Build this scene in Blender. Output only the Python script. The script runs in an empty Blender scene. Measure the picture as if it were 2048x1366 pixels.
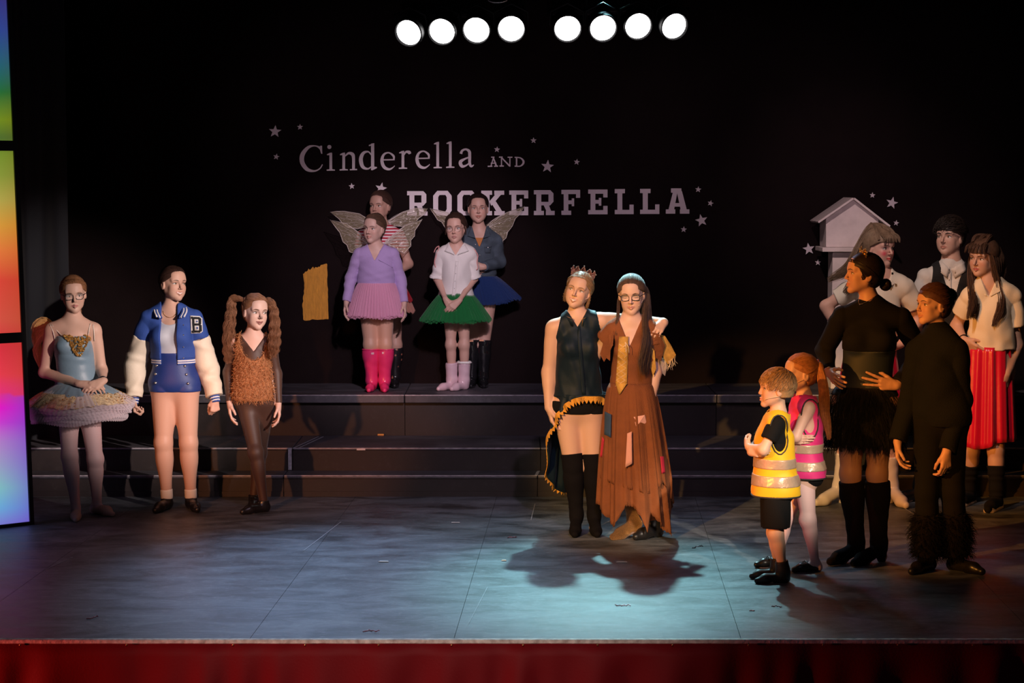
import bpy, math, random
import numpy as np
from mathutils import Vector, Matrix

C = bpy.context.scene.collection
sc = bpy.context.scene
rnd = random.Random(7)
V = lambda *a: np.array(a, dtype=float)
PI = math.pi

# ------------------------------------------------------------------ camera
CAM_H, FPX, HOR = 2.15, 3982.0, 360.0
TH = math.atan((683 - HOR) / FPX)
cam_d = bpy.data.cameras.new('camera')
cam = bpy.data.objects.new('camera', cam_d); C.objects.link(cam)
cam_d.sensor_width = 36.0
cam_d.lens = FPX / 2048 * 36.0
cam_d.clip_end = 100
cam.location = (0, 0, CAM_H)
cam.rotation_euler = (PI / 2 - TH, 0, 0)
sc.camera = cam

# ------------------------------------------------------------------ world, colour
w = bpy.data.worlds.new('world'); sc.world = w; w.use_nodes = True
w.node_tree.nodes['Background'].inputs[0].default_value = (0.35, 0.38, 0.55, 1)
w.node_tree.nodes['Background'].inputs[1].default_value = 0.012
sc.view_settings.view_transform = 'Standard'
sc.view_settings.look = 'None'
sc.view_settings.exposure = 0.0
sc.view_settings.gamma = 1.0
sc.view_settings.use_curve_mapping = False
sc.cycles.max_bounces = 5
sc.cycles.use_denoising = True
sc.cycles.sample_clamp_indirect = 3.0


def spot(name, loc, target, power, color, size=40, blend=.4, rad=.06):
    d = bpy.data.lights.new(name, 'SPOT')
    d.energy = power; d.color = color; d.spot_size = math.radians(size)
    d.spot_blend = blend; d.shadow_soft_size = rad
    o = bpy.data.objects.new(name, d); C.objects.link(o)
    o.location = loc
    o.rotation_euler = (Vector(target) - Vector(loc)).to_track_quat('-Z', 'Y').to_euler()
    return o

# front of house spots plus added fills: orange from the left, pale rose from the right
spot('front_left_orange_spot', (-5.6, 5.0, 3.4), (2.25, 11.4, .95), 3900, (1, .36, .05), 15, .6)
spot('front_left_amber_spot', (-3.0, 3.4, 3.6), (.62, 11.9, .75), 3700, (1, .55, .17), 12, .5)
spot('front_right_spot', (4.6, 4.6, 3.6), (-2.05, 12.9, 1.20), 5400, (1, .80, .74), 12, .8)
spot('front_left_low_orange_spot', (-3.4, 6.0, 1.7), (-1.75, 12.7, .50), 950, (1, .34, .12), 14, .8)
spot('right_front_orange_fill', (.4, 3.0, 4.2), (2.15, 11.1, .75), 900, (1, .38, .06), 9, .8)  # unseen fill added to lift the legs of the woman in black
spot('couple_white_spot', (3.6, 6.5, 5.0), (.75, 11.9, 1.5), 300, (1, .85, .78), 7, .7)
spot('riser_rose_spot', (.3, 8.2, 3.9), (-.75, 14.8, 1.30), 900, (1, .80, .86), 21, .8)
for _x in (-1.15, .35, 1.75, 3.0): spot('title_rose_fill', (_x * .7, 8.6, 2.38), (_x, 15.1, 2.36), 175 if _x < 2 else 110, (1, .70, .80), 25, 1)  # added low lights for the letters, placed so lamp shadows miss the frame
spot('birdhouse_rose_spot', (.9, 9.6, 4.7), (2.6, 14.9, 1.8), 330, (1, .72, .74), 24, 1)
spot('right_group_rose_fill', (.8, 9.3, 4.8), (2.6, 13.2, 1.5), 560, (1, .74, .64), 29, .9)  # extra light added to brighten the back right trio
spot('apron_red_fill', (-5.2, 7.9, -.1), (-.9, 9.3, -.32), 360, (1, .10, .07), 40, 1)  # added raking light that brings out the velvet folds
spot('apron_edge_fill', (-.8, 2.0, 3.0), (-.5, 9.32, 0), 800, (1, .80, .70), 24, 1)  # unseen light put in to brighten the white nosing
spot('children_right_spot', (3.0, 5.2, 3.2), (1.46, 10.55, .66), 2000, (1, .84, .66), 8.5, .9)
spot('floor_wash', (0, 6.0, 5.2), (-.4, 11.2, 0), 30, (.52, .62, 1), 62, 1)
spot('steps_wash', (.8, 7.0, 4.6), (-.2, 14.0, .3), 480, (.80, .58, .85), 36, 1)
# back light above the risers; centre one added to boost the eight lamps
spot('centre_back_boost', (.72, 14.3, 3.9), (.55, 10.75, 0), 1700, (.36, .80, .86), 27, 1, .05)
spot('blue_back_spot', (-1.9, 14.3, 4.0), (-.9, 10.7, 0), 600, (.42, .60, 1), 34, 1, .08)


# ------------------------------------------------------------------ pixel helpers
_f = V(0, math.cos(TH), -math.sin(TH)); _u = V(0, math.sin(TH), math.cos(TH)); _x = V(1, 0, 0)
def ray(px, py):
    return _x * ((px - 1024) / FPX) + _f + _u * ((683 - py) / FPX)
def at(px, py, Y):
    d = ray(px, py); return V(0, 0, CAM_H) + d * (Y / d[1])
def fl(px, py, z=0.0):
    d = ray(px, py); return V(0, 0, CAM_H) + d * ((z - CAM_H) / d[2])
def nrm(v):
    v = np.asarray(v, float); return v / (np.linalg.norm(v) + 1e-12)
def lerp(a, b, t): return a + (b - a) * t

# ------------------------------------------------------------------ materials
MATS = {}
def mat(name, col=(.5, .5, .5), rough=.6, metal=0, bump=0, bscale=200, vcol=False, sheen=0, var=0, vscale=6,
        spec=.5, alpha=1, emit=None, estr=1, stretch=None, coat=0, trans=0):
    if name in MATS: return MATS[name]
    m = bpy.data.materials.new(name); m.use_nodes = True; MATS[name] = m
    nt = m.node_tree; N = nt.nodes; L = nt.links
    b = N['Principled BSDF']
    b.inputs['Base Color'].default_value = (*col, 1)
    b.inputs['Roughness'].default_value = rough
    b.inputs['Metallic'].default_value = metal
    b.inputs['Specular IOR Level'].default_value = spec
    b.inputs['Alpha'].default_value = alpha
    if sheen:
        b.inputs['Sheen Weight'].default_value = sheen
        b.inputs['Sheen Roughness'].default_value = .4
    if coat: b.inputs['Coat Weight'].default_value = coat
    if trans: b.inputs['Transmission Weight'].default_value = trans
    if emit:
        b.inputs['Emission Color'].default_value = (*emit, 1); b.inputs['Emission Strength'].default_value = estr
    tc = N.new('ShaderNodeTexCoord'); src = tc.outputs['Object']
    if stretch:
        mp = N.new('ShaderNodeMapping'); mp.inputs['Scale'].default_value = stretch
        L.new(src, mp.inputs['Vector']); src = mp.outputs[0]
    if vcol:
        at_ = N.new('ShaderNodeAttribute'); at_.attribute_name = 'Col'
        L.new(at_.outputs['Color'], b.inputs['Base Color'])
    elif var:
        n = N.new('ShaderNodeTexNoise'); n.inputs['Scale'].default_value = vscale; n.inputs['Detail'].default_value = 4
        L.new(src, n.inputs['Vector'])
        r = N.new('ShaderNodeValToRGB'); r.color_ramp.elements[0].position = .3; r.color_ramp.elements[1].position = .7
        r.color_ramp.elements[0].color = (*[c * (1 - var) for c in col], 1)
        r.color_ramp.elements[1].color = (*[min(1, c * (1 + var)) for c in col], 1)
        L.new(n.outputs['Fac'], r.inputs[0]); L.new(r.outputs[0], b.inputs['Base Color'])
    if bump:
        n2 = N.new('ShaderNodeTexNoise'); n2.inputs['Scale'].default_value = bscale; n2.inputs['Detail'].default_value = 3
        L.new(src, n2.inputs['Vector'])
        bp = N.new('ShaderNodeBump'); bp.inputs['Strength'].default_value = bump; bp.inputs['Distance'].default_value = .01
        L.new(n2.outputs['Fac'], bp.inputs['Height']); L.new(bp.outputs[0], b.inputs['Normal'])
    return m

# ------------------------------------------------------------------ object helpers
def tag(o, label=None, cat=None, group=None, kind=None):
    if label: o['label'] = label
    if cat: o['category'] = cat
    if group: o['group'] = group
    if kind: o['kind'] = kind
    return o
def empty(name, loc, label, cat, group=None):
    o = bpy.data.objects.new(name, None); C.objects.link(o); o.location = tuple(loc); o.empty_display_size = .1
    return tag(o, label, cat, group)
def wpos(o):
    p = V(0, 0, 0)
    while o is not None:
        p = p + np.array(o.location); o = o.parent
    return p
def mk(name, v, f, m, parent=None, loc=None, smooth=True, col=None, label=None):
    """v world coordinates; object origin at loc (or at the parent's origin)"""
    v = np.asarray(v, dtype=np.float32)
    base = wpos(parent) if parent is not None else (np.array(loc, float) if loc is not None else np.zeros(3))
    me = bpy.data.meshes.new(name)
    vv = (v - base).astype(np.float32)
    if isinstance(f, np.ndarray):
        n = f.shape[1]
        me.vertices.add(len(vv)); me.vertices.foreach_set('co', vv.ravel())
        me.loops.add(f.size); me.loops.foreach_set('vertex_index', f.ravel().astype(np.int32))
        me.polygons.add(len(f)); me.polygons.foreach_set('loop_start', np.arange(0, f.size, n, dtype=np.int32))
        me.update(calc_edges=True); me.validate()
    else:
        me.from_pydata(vv.tolist(), [], [list(map(int, q)) for q in f]); me.update()
    if col is not None:
        a = me.attributes.new('Col', 'FLOAT_COLOR', 'POINT')
        c4 = np.ones((len(vv), 4), np.float32); c4[:, :3] = col; a.data.foreach_set('color', c4.ravel())
    if smooth: me.polygons.foreach_set('use_smooth', np.ones(len(me.polygons), bool))
    me.materials.append(m)
    o = bpy.data.objects.new(name, me); C.objects.link(o)
    if parent is not None: o.parent = parent
    else: o.location = tuple(base)
    if label: o['label'] = label
    return o

class MB:
    """collects simple solids, world coordinates"""
    def __init__(s): s.v = []; s.f = []
    def add(s, v, f):
        o = len(s.v); s.v += [tuple(map(float, p)) for p in v]; s.f += [tuple(int(i) + o for i in q) for q in f]; return s
    def box(s, a, b, bev=0, M=None):
        a = np.minimum(a, b) if False else np.array(a, float); b = np.array(b, float)
        if bev <= 0:
            v = [(x, y, z) for z in (a[2], b[2]) for y in (a[1], b[1]) for x in (a[0], b[0])]
            f = [(0, 2, 3, 1), (4, 5, 7, 6), (0, 1, 5, 4), (2, 6, 7, 3), (0, 4, 6, 2), (1, 3, 7, 5)]
        else:
            v = []; e = bev
            for z in (0, 1):
                for y in (0, 1):
                    for x in (0, 1):
                        p = V((a, b)[x][0], (a, b)[y][1], (a, b)[z][2]); sg = V(1 - 2 * x, 1 - 2 * y, 1 - 2 * z)
                        for ax in range(3):
                            q = p + sg * e; q[ax] = p[ax]; v.append(tuple(q))
            def c(x, y, z, ax): return ((z * 2 + y) * 2 + x) * 3 + ax
            f = []
            for q in (0, 1):
                f.append((c(q, 0, 0, 0), c(q, 1, 0, 0), c(q, 1, 1, 0), c(q, 0, 1, 0)))
                f.append((c(0, q, 0, 1), c(1, q, 0, 1), c(1, q, 1, 1), c(0, q, 1, 1)))
                f.append((c(0, 0, q, 2), c(1, 0, q, 2), c(1, 1, q, 2), c(0, 1, q, 2)))
            for i in (0, 1):
                for j in (0, 1):
                    f.append((c(0, i, j, 1), c(1, i, j, 1), c(1, i, j, 2), c(0, i, j, 2)))
                    f.append((c(i, 0, j, 0), c(i, 1, j, 0), c(i, 1, j, 2), c(i, 0, j, 2)))
                    f.append((c(i, j, 0, 0), c(i, j, 1, 0), c(i, j, 1, 1), c(i, j, 0, 1)))
            for x in (0, 1):
                for y in (0, 1):
                    for z in (0, 1): f.append((c(x, y, z, 0), c(x, y, z, 1), c(x, y, z, 2)))
        if M is not None: v = [tuple(np.array(M) @ np.array(p)) for p in v]
        return s.add(v, f)
    def tube(s, pts, r, n=6, close=False):
        v, f = tube(pts, r, n, close); return s.add(v, f)
    def poly(s, pts, d, thick):
        """polygon (list of 3-D points, planar) extruded along vector d*thick"""
        n = len(pts); P = [np.array(p, float) for p in pts]; Q = [p + np.array(d) * thick for p in P]
        f = [tuple(range(n)), tuple(range(2 * n - 1, n - 1, -1))] + [(i, i + n, (i + 1) % n + n, (i + 1) % n) for i in range(n)]
        return s.add(P + Q, f)
    def build(s, name, m, parent=None, loc=None, smooth=False, label=None, fix=True):
        o = mk(name, s.v, s.f, m, parent, loc, smooth, label=label)
        if fix:
            import bmesh
            bm = bmesh.new(); bm.from_mesh(o.data); bmesh.ops.recalc_face_normals(bm, faces=bm.faces); bm.to_mesh(o.data); bm.free()
        return o

def tube(pts, r, n=6, close=False):
    P = np.array(pts, float); k = len(P)
    R = np.full(k, r, float) if np.isscalar(r) else np.array(r, float)
    if close: T = np.roll(P, -1, 0) - np.roll(P, 1, 0)
    else: T = np.gradient(P, axis=0)
    T /= (np.linalg.norm(T, axis=1)[:, None] + 1e-9)
    up = V(0, 0, 1) if abs(T[:, 2]).mean() < .8 else V(0, 1, 0)
    A = np.cross(T, up); A /= (np.linalg.norm(A, axis=1)[:, None] + 1e-9)
    B = np.cross(T, A)
    an = np.arange(n) * 2 * PI / n
    v = (P[:, None] + R[:, None, None] * (A[:, None] * np.cos(an)[None, :, None] + B[:, None] * np.sin(an)[None, :, None])).reshape(-1, 3)
    f = []
    m = k if close else k - 1
    for i in range(m):
        j = (i + 1) % k
        for a in range(n):
            b = (a + 1) % n; f.append((i * n + a, i * n + b, j * n + b, j * n + a))
    if not close: f += [tuple(range(n - 1, -1, -1)), tuple((k - 1) * n + a for a in range(n))]
    return v, f

def bundle(curves, rad, n=3):
    """many thin tubes with equal point counts -> one quad array. curves (m,k,3); rad (m,k)"""
    Cv = np.asarray(curves, float); m, k, _ = Cv.shape
    R = np.broadcast_to(np.asarray(rad, float), (m, k))
    T = np.gradient(Cv, axis=1); T /= (np.linalg.norm(T, axis=2)[..., None] + 1e-9)
    up = np.where((np.abs(T[..., 2]).mean(1) < .75)[:, None, None], V(0, 0, 1), V(.3, 1, 0))
    A = np.cross(T, np.broadcast_to(up, T.shape)); A /= (np.linalg.norm(A, axis=2)[..., None] + 1e-9)
    B = np.cross(T, A)
    an = np.arange(n) * 2 * PI / n
    v = Cv[:, :, None] + R[:, :, None, None] * (A[:, :, None] * np.cos(an)[None, None, :, None] + B[:, :, None] * np.sin(an)[None, None, :, None])
    idx = np.arange(m * k * n).reshape(m, k, n)
    a = idx[:, :-1]; b = np.roll(idx, -1, 2)[:, :-1]; c = np.roll(idx, -1, 2)[:, 1:]; d = idx[:, 1:]
    f = np.stack([a, b, c, d], -1).reshape(-1, 4)
    return v.reshape(-1, 3), f

def sm_curve(pts, n):
    """Catmull-Rom through pts (rows may carry extra columns), n samples"""
    P = np.array(pts, float); k = len(P)
    P2 = np.vstack([2 * P[0] - P[1], P, 2 * P[-1] - P[-2]])
    t = np.linspace(0, k - 1, n); i = np.minimum(t.astype(int), k - 2); u = (t - i)[:, None]
    a, b, c, d = P2[i], P2[i + 1], P2[i + 2], P2[i + 3]
    return .5 * (2 * b + (c - a) * u + (2 * a - 5 * b + 4 * c - d) * u ** 2 + (3 * b - a - 3 * c + d) * u ** 3)

# ------------------------------------------------------------------ signed distance fields
def smin(a, b, k):
    h = np.clip(.5 + .5 * (b - a) / k, 0, 1); return b + (a - b) * h - k * h * (1 - h)
def smax(a, b, k): return -smin(-a, -b, k)

class Field:
    def __init__(s): s.P = []; s.cuts = []; s.kids = []; s.noise = None; s.subs = []
    def cap(s, a, b, ra, rb, k=.02, tag='', flat=None, bul=0, bc=.35, ends=(0, 0)):
        s.P.append(dict(t='c', a=np.array(a, float), b=np.array(b, float), ra=ra, rb=rb, k=k, tag=tag, flat=flat, bul=bul, bc=bc, ends=ends)); return s
    def ell(s, c, R, A=None, k=.02, tag=''):
        s.P.append(dict(t='e', c=np.array(c, float), R=np.array(R, float), A=np.eye(3) if A is None else A, k=k, tag=tag)); return s
    def sub(s, prim_field, k=.006): s.subs.append((prim_field, k)); return s
    def cut(s, pt, n, k=.003): s.cuts.append((np.array(pt, float), nrm(n), k)); return s
    def take(s, o, tags, off, k=None):
        for p in o.P:
            if p['tag'] in tags:
                q = dict(p)
                if q['t'] == 'c': q['ra'] = q['ra'] + off; q['rb'] = q['rb'] + off
                else: q['R'] = q['R'] + off
                if k: q['k'] = k
                s.P.append(q)
        return s
    def bbox(s):
        lo = V(9e9, 9e9, 9e9); hi = -lo
        for p in s.P:
            if p['t'] == 'c':
                r = max(p['ra'], p['rb']) + abs(p['bul']); 
                if p['flat'] is not None: r *= max(1, p['flat'][1])
                l = np.minimum(p['a'], p['b']) - r; h = np.maximum(p['a'], p['b']) + r
            else:
                e = np.sqrt(((p['A'] * p['R'][None, :]) ** 2).sum(1)); l = p['c'] - e; h = p['c'] + e
            p['lo'] = l; p['hi'] = h
            lo = np.minimum(lo, l); hi = np.maximum(hi, h)
        for c in s.kids:
            l, h = c.bbox(); lo = np.minimum(lo, l); hi = np.maximum(hi, h)
        for c, k in s.subs: c.bbox()
        return lo, hi
    def ev(s, xs, ys, zs, h):
        D = np.full((len(xs), len(ys), len(zs)), .3, np.float32)
        for p in s.P:
            m = p['k'] + 2.5 * h
            sl = []
            for ax, arr in enumerate((xs, ys, zs)):
                i0 = np.searchsorted(arr, p['lo'][ax] - m); i1 = np.searchsorted(arr, p['hi'][ax] + m)
                sl.append(slice(i0, i1))
            if any(q.start >= q.stop for q in sl): continue
            X = xs[sl[0]][:, None, None]; Y = ys[sl[1]][None, :, None]; Z = zs[sl[2]][None, None, :]
            d = prim(p, X, Y, Z)
            sub = D[sl[0], sl[1], sl[2]]
            D[sl[0], sl[1], sl[2]] = smin(sub, d, p['k'])
        for c in s.kids:
            D = np.minimum(D, c.ev(xs, ys, zs, h))
        X = xs[:, None, None]; Y = ys[None, :, None]; Z = zs[None, None, :]
        if s.noise is not None: D = D + s.noise(X, Y, Z).astype(np.float32)
        for c, k in s.subs:
            if callable(c): D = smax(D, -c(X, Y, Z).astype(np.float32), k)
            else: D = smax(D, -c.ev(xs, ys, zs, h), k)
        for pt, n, k in s.cuts:
            D = smax(D, ((X - pt[0]) * n[0] + (Y - pt[1]) * n[1] + (Z - pt[2]) * n[2]).astype(np.float32), k)
        return D

class FnSub:
    def __init__(s, fn): s.fn = fn
    def bbox(s): return None
    def ev(s, xs, ys, zs, h): return s.fn(xs[:, None, None], ys[None, :, None], zs[None, None, :]).astype(np.float32)

def prim(p, X, Y, Z):
    if p['t'] == 'c':
        a, b = p['a'], p['b']; ab = b - a
        x = (X - a[0]).astype(np.float32); y = (Y - a[1]).astype(np.float32); z = (Z - a[2]).astype(np.float32)
        if p['flat'] is not None:
            n, sx = p['flat']; g = 1 / sx - 1
            dn = x * n[0] + y * n[1] + z * n[2]
            x = x + dn * n[0] * g; y = y + dn * n[1] * g; z = z + dn * n[2] * g
            ab = ab + n * (ab @ n) * g
        L2 = max(ab @ ab, 1e-9)
        tt = (x * ab[0] + y * ab[1] + z * ab[2]) / L2
        t = np.clip(tt, 0, 1)
        r = p['ra'] + (p['rb'] - p['ra']) * t
        if p['bul']: r = r + p['bul'] * np.exp(-((t - p['bc']) / .25) ** 2)
        d = np.sqrt((x - t * ab[0]) ** 2 + (y - t * ab[1]) ** 2 + (z - t * ab[2]) ** 2) - r
        L = math.sqrt(L2)
        if p['ends'][0]: d = np.maximum(d, -tt * L)
        if p['ends'][1]: d = np.maximum(d, (tt - 1) * L)
        return d
    c, R, A = p['c'], p['R'], p['A']
    x = X - c[0]; y = Y - c[1]; z = Z - c[2]
    q0 = (x * A[0, 0] + y * A[1, 0] + z * A[2, 0]) / R[0]
    q1 = (x * A[0, 1] + y * A[1, 1] + z * A[2, 1]) / R[1]
    q2 = (x * A[0, 2] + y * A[1, 2] + z * A[2, 2]) / R[2]
    k0 = np.sqrt(q0 ** 2 + q1 ** 2 + q2 ** 2) + 1e-6
    k1 = np.sqrt((q0 / R[0]) ** 2 + (q1 / R[1]) ** 2 + (q2 / R[2]) ** 2) + 1e-6
    return (k0 * (k0 - 1) / k1).astype(np.float32)

def snets(D, xs, ys, zs):
    ins = D < 0
    nx, ny, nz = D.shape
    c = ins[:-1, :-1, :-1].astype(np.int8)
    cnt = sum(ins[i:nx - 1 + i, j:ny - 1 + j, k:nz - 1 + k].astype(np.int8) for i in (0, 1) for j in (0, 1) for k in (0, 1))
    act = (cnt > 0) & (cnt < 8)
    I, J, K = np.nonzero(act)
    if len(I) == 0: return np.zeros((0, 3)), np.zeros((0, 4), int)
    idx = -np.ones(act.shape, np.int64); idx[I, J, K] = np.arange(len(I))
    acc = np.zeros((len(I), 3)); num = np.zeros(len(I))
    for ax in range(3):
        for u in (0, 1):
            for v in (0, 1):
                o = [0, 0, 0]; o[(ax + 1) % 3] = u; o[(ax + 2) % 3] = v
                e = list(o); e[ax] = 1
                d0 = D[I + o[0], J + o[1], K + o[2]]; d1 = D[I + e[0], J + e[1], K + e[2]]
                m = (d0 < 0) != (d1 < 0)
                t = np.where(m, d0 / np.where(m, d0 - d1, 1), 0)
                pt = np.zeros((len(I), 3)); 
                for q in range(3): pt[:, q] = o[q]
                pt[:, ax] += t
                acc += pt * m[:, None]; num += m
    p = acc / num[:, None]
    v = np.stack([xs[I] + p[:, 0] * (xs[1] - xs[0]), ys[J] + p[:, 1] * (ys[1] - ys[0]), zs[K] + p[:, 2] * (zs[1] - zs[0])], 1)
    F = []
    for ax in range(3):
        sl0 = [slice(1, -1)] * 3; sl0[ax] = slice(0, -1)
        sl1 = [slice(1, -1)] * 3; sl1[ax] = slice(1, None)
        a = ins[tuple(sl0)]; b = ins[tuple(sl1)]
        ch = np.nonzero(a != b)
        g = [c_ + (0 if q == ax else 1) for q, c_ in enumerate(ch)]
        s0 = a[ch]
        u, v_ = (ax + 1) % 3, (ax + 2) % 3
        q = []
        for du, dv in ((0, 0), (-1, 0), (-1, -1), (0, -1)):
            gg = [x.copy() for x in g]; gg[u] = gg[u] + du; gg[v_] = gg[v_] + dv
            q.append(idx[gg[0], gg[1], gg[2]])
        Q = np.stack(q, 1)
        Q[~s0] = Q[~s0][:, ::-1]
        F.append(Q)
    return v, np.concatenate(F)

def mesh_field(fd, h, lo=None, hi=None, fine=()):
    l, u = fd.bbox()
    if lo is None: lo, hi = l - 3 * h, u + 3 * h
    xs, ys, zs = (np.arange(lo[i], hi[i] + h, h) for i in range(3))
    v, f = snets(fd.ev(xs, ys, zs, h), xs, ys, zs)
    out = [(v, f)]
    for (blo, bhi, bh) in fine:
        cen = v[f].mean(1)
        ins = np.all((cen > blo + 1.1 * h) & (cen < bhi - 1.1 * h), 1)
        f = f[~ins]; out[0] = (v, f)
    for (blo, bhi, bh) in fine:
        ax = [np.arange(blo[i], bhi[i] + bh, bh) for i in range(3)]
        out.append(snets(fd.ev(*ax, bh), *ax))
    vs, fs, o = [], [], 0
    for a, b in out:
        if len(b) == 0: continue
        used = np.unique(b); mp = -np.ones(len(a), int); mp[used] = np.arange(len(used))
        vs.append(a[used]); fs.append(mp[b] + o); o += len(used)
    return np.concatenate(vs), np.concatenate(fs)

def ptev(fd, P):
    P = np.atleast_2d(P); X, Y, Z = P[:, 0], P[:, 1], P[:, 2]
    D = np.full(len(P), .3)
    for p in fd.P: D = smin(D, prim(p, X, Y, Z), p['k'])
    for c in fd.kids: D = np.minimum(D, ptev(c, P))
    if fd.noise is not None: D = D + fd.noise(X, Y, Z)
    for c, k in fd.subs:
        if not isinstance(c, FnSub): D = smax(D, -ptev(c, P), k)
        else: D = smax(D, -c.fn(X, Y, Z), k)
    for pt, n, k in fd.cuts: D = smax(D, (P - pt) @ n, k)
    return D

def folds(amp, *fr):
    """gentle cloth folds: list of (fx,fy,fz,phase)"""
    def fn(X, Y, Z):
        d = 0
        for (a, b, c, ph) in fr:
            q = X * a + Y * b + Z * c + ph
            d = d + np.sin(q + 1.3 * np.sin(q * .37 + Z * 9) )
        return d * (amp / len(fr))
    return fn
def fuzz(amp, sc_=260):
    def fn(X, Y, Z):
        return amp * (np.sin(X * sc_ + 3 * np.sin(Z * sc_ * .6)) * np.sin(Z * sc_ * 1.1 + 2 * np.sin(Y * sc_ * .7 + X * 90)) + .6 * np.sin(Y * sc_ * .9 + X * 130 + Z * 70))
    return fn

TORSO = ('pelvis', 'belly', 'chest', 'bust', 'shoulder', 'glute')

class Person:
    def __init__(s, label, J, feet, z=0.0, yaw=0, head=(0, 0, 0), hh=.22, size=1.6, skin=(.78, .50, .38), tk=1.0,
                 leg=1.0, arm=1.0, waist=.115, hip=None, chest=None, depth=1.0, female=True, bust=0, face={}, hair=(.1, .05, .03),
                 hands={}, Dref=None, group=None, HB=.0029, BB=.0062):
        s.z = z; s.sc = size / 1.62; s.face = face; s.skin = np.array(skin) * V(.86, .82, .80); s.hairc = hair; s.yaw = yaw
        sc_ = s.sc
        y = math.radians(yaw)
        s.S = V(math.cos(y), math.sin(y), 0); s.F = V(math.sin(y), -math.cos(y), 0); s.U = V(0, 0, 1)
        s.A = np.stack([s.S, s.F, s.U], 1)
        # feet: name -> (px,py,yaw) point under the ankle on the floor
        s.foot = {}
        for k, (px, py, fy) in feet.items():
            g = fl(px, py, z); a = math.radians(fy)
            s.foot[k] = (g, V(math.sin(a), -math.cos(a), 0))
        g0 = sum(f[0] for f in s.foot.values()) / len(s.foot)
        s.D = g0[1] if Dref is None else Dref
        s.base = V(g0[0], s.D, z)
        s.root = empty('person', s.base, label, 'person', group)
        j = s.j = {}
        for k, q in J.items():
            dy = q[2] if len(q) > 2 else 0
            j[k] = at(q[0], q[1], s.D + dy)
        for k in ('l', 'r'):
            a = s.foot[k][0]
            heel = 0 if len(J.get('heel', ())) == 0 else J['heel'][0]
            j['a' + k] = a + V(0, 0, (.085 + s.face.get('heel', 0)) * sc_)
            if 'k' + k not in j: j['k' + k] = lerp(j['h' + k], j['a' + k], .52) + s.foot[k][1] * .02
            else:
                q = J['k' + k]; dy = (j['a' + k][1] + j['h' + k][1]) / 2 - s.D + (q[2] if len(q) > 2 else -.02)
                j['k' + k] = at(q[0], q[1], s.D + dy)
        # head frame
        hy, hp, hr = (math.radians(a) for a in head)
        S = V(math.cos(hy), math.sin(hy), 0); F = V(math.sin(hy), -math.cos(hy), 0); U = V(0, 0, 1)
        F2 = F * math.cos(hp) + U * math.sin(hp); U2 = U * math.cos(hp) - F * math.sin(hp)
        U3 = U2 * math.cos(hr) + S * math.sin(hr); S3 = S * math.cos(hr) - U2 * math.sin(hr)
        s.H = np.stack([S3, F2, U3], 1); s.hs = hh / .22; s.hc = j['head']
        # ---- body field
        B = s.B = Field()
        hl, hr_, sl, sr, nk = j['hl'], j['hr'], j['sl'], j['sr'], j['neck']
        hipw = hip if hip else np.linalg.norm(hl - hr_) / 2 + .078 * sc_
        shw = np.linalg.norm(sl - sr) / 2
        cw = chest if chest else shw * .88
        pc = (hl + hr_) / 2 + V(0, 0, .045 * sc_); cc = lerp(pc, (sl + sr) / 2, .68)
        s.pc, s.cc = pc, cc
        wc = lerp(pc, cc, .48)
        dp = depth * sc_
        B.ell(pc, (hipw, .105 * dp, .115 * sc_), s.A, .05, 'pelvis')
        B.ell(pc + s.F * -.035 * dp + V(0, 0, -.03 * sc_), (hipw * .86, .085 * dp, .09 * sc_), s.A, .05, 'glute')
        B.ell(wc, (waist, .088 * dp, .15 * sc_), s.A, .06, 'belly')
        B.ell(cc, (cw, .1 * dp, .17 * sc_), s.A, .05, 'chest')
        if bust:
            for q in (-1, 1):
                B.ell(cc + s.S * q * cw * .48 + s.F * .075 * dp + V(0, 0, .02 * sc_), (.055 * bust, .05 * bust, .055 * bust), s.A, .035, 'bust')
        nb = nk + V(0, 0, -.02 * sc_)
        for p_ in (sl, sr):
            B.cap(lerp(nb, p_, .18), p_ + V(0, 0, -.010), .040 * sc_, .043 * sc_ * arm, .045, 'shoulder')
            B.cap(nk + V(0, 0, .020 * sc_), lerp(nb, p_, .72), .032 * sc_, .036 * sc_, .05, 'shoulder')
        # neck
        s.hp = lambda l, f, u: s.hc + s.H @ (V(l, f, u) * s.hs)
        nr = .052 * (.9 if female else 1.05) * sc_
        B.cap(nk + s.F * -.004, s.hp(0, -.018, -.055), nr * 1.02, nr * .93, .03, 'neck')
        # limbs
        s.seg = {}
        def limb(t, a, b, ra, rb, bul=0, bc=.35, k=.025, flat=None):
            s.seg[t] = (a, b, ra, rb, bul, bc, k, flat)
            B.cap(a, b, ra, rb, k, t, flat, bul, bc)
        for q in ('l', 'r'):
            am = arm * sc_ * tk
            limb('uarm' + q, j['s' + q], j['e' + q], .044 * am, .035 * am, .004 * am, .3)
            limb('farm' + q, j['e' + q], j['w' + q], .035 * am, .0235 * am, .005 * am, .25)
            lg = leg * sc_ * tk
            limb('thigh' + q, j['h' + q], j['k' + q], .080 * lg, .050 * lg, .0, .3, .035)
            limb('calf' + q, j['k' + q], j['a' + q], .047 * lg, .030 * lg, .011 * lg, .3)
            B.ell(j['k' + q] + s.foot[q][1] * .012, (.042 * lg,) * 3, None, .03, 'calf' + q)
            g, fd = s.foot[q]; an = j['a' + q]
            B.cap(an + V(0, 0, -.03 * sc_) - fd * .01, g + fd * .105 * sc_ + V(0, 0, .022 * sc_), .030 * sc_, .022 * sc_, .02, 'foot' + q)
            B.cap(g + fd * .10 * sc_ + V(0, 0, .02 * sc_), g + fd * .140 * sc_ + V(0, 0, .016 * sc_), .022 * sc_, .016 * sc_, .02, 'foot' + q)
            B.ell(g - fd * .03 * sc_ + V(0, 0, .028 * sc_), (.028 * sc_,) * 3, None, .02, 'foot' + q)
        # head
        s.mk_head(B)
        fine = []
        r = .150 * s.hs
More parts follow.
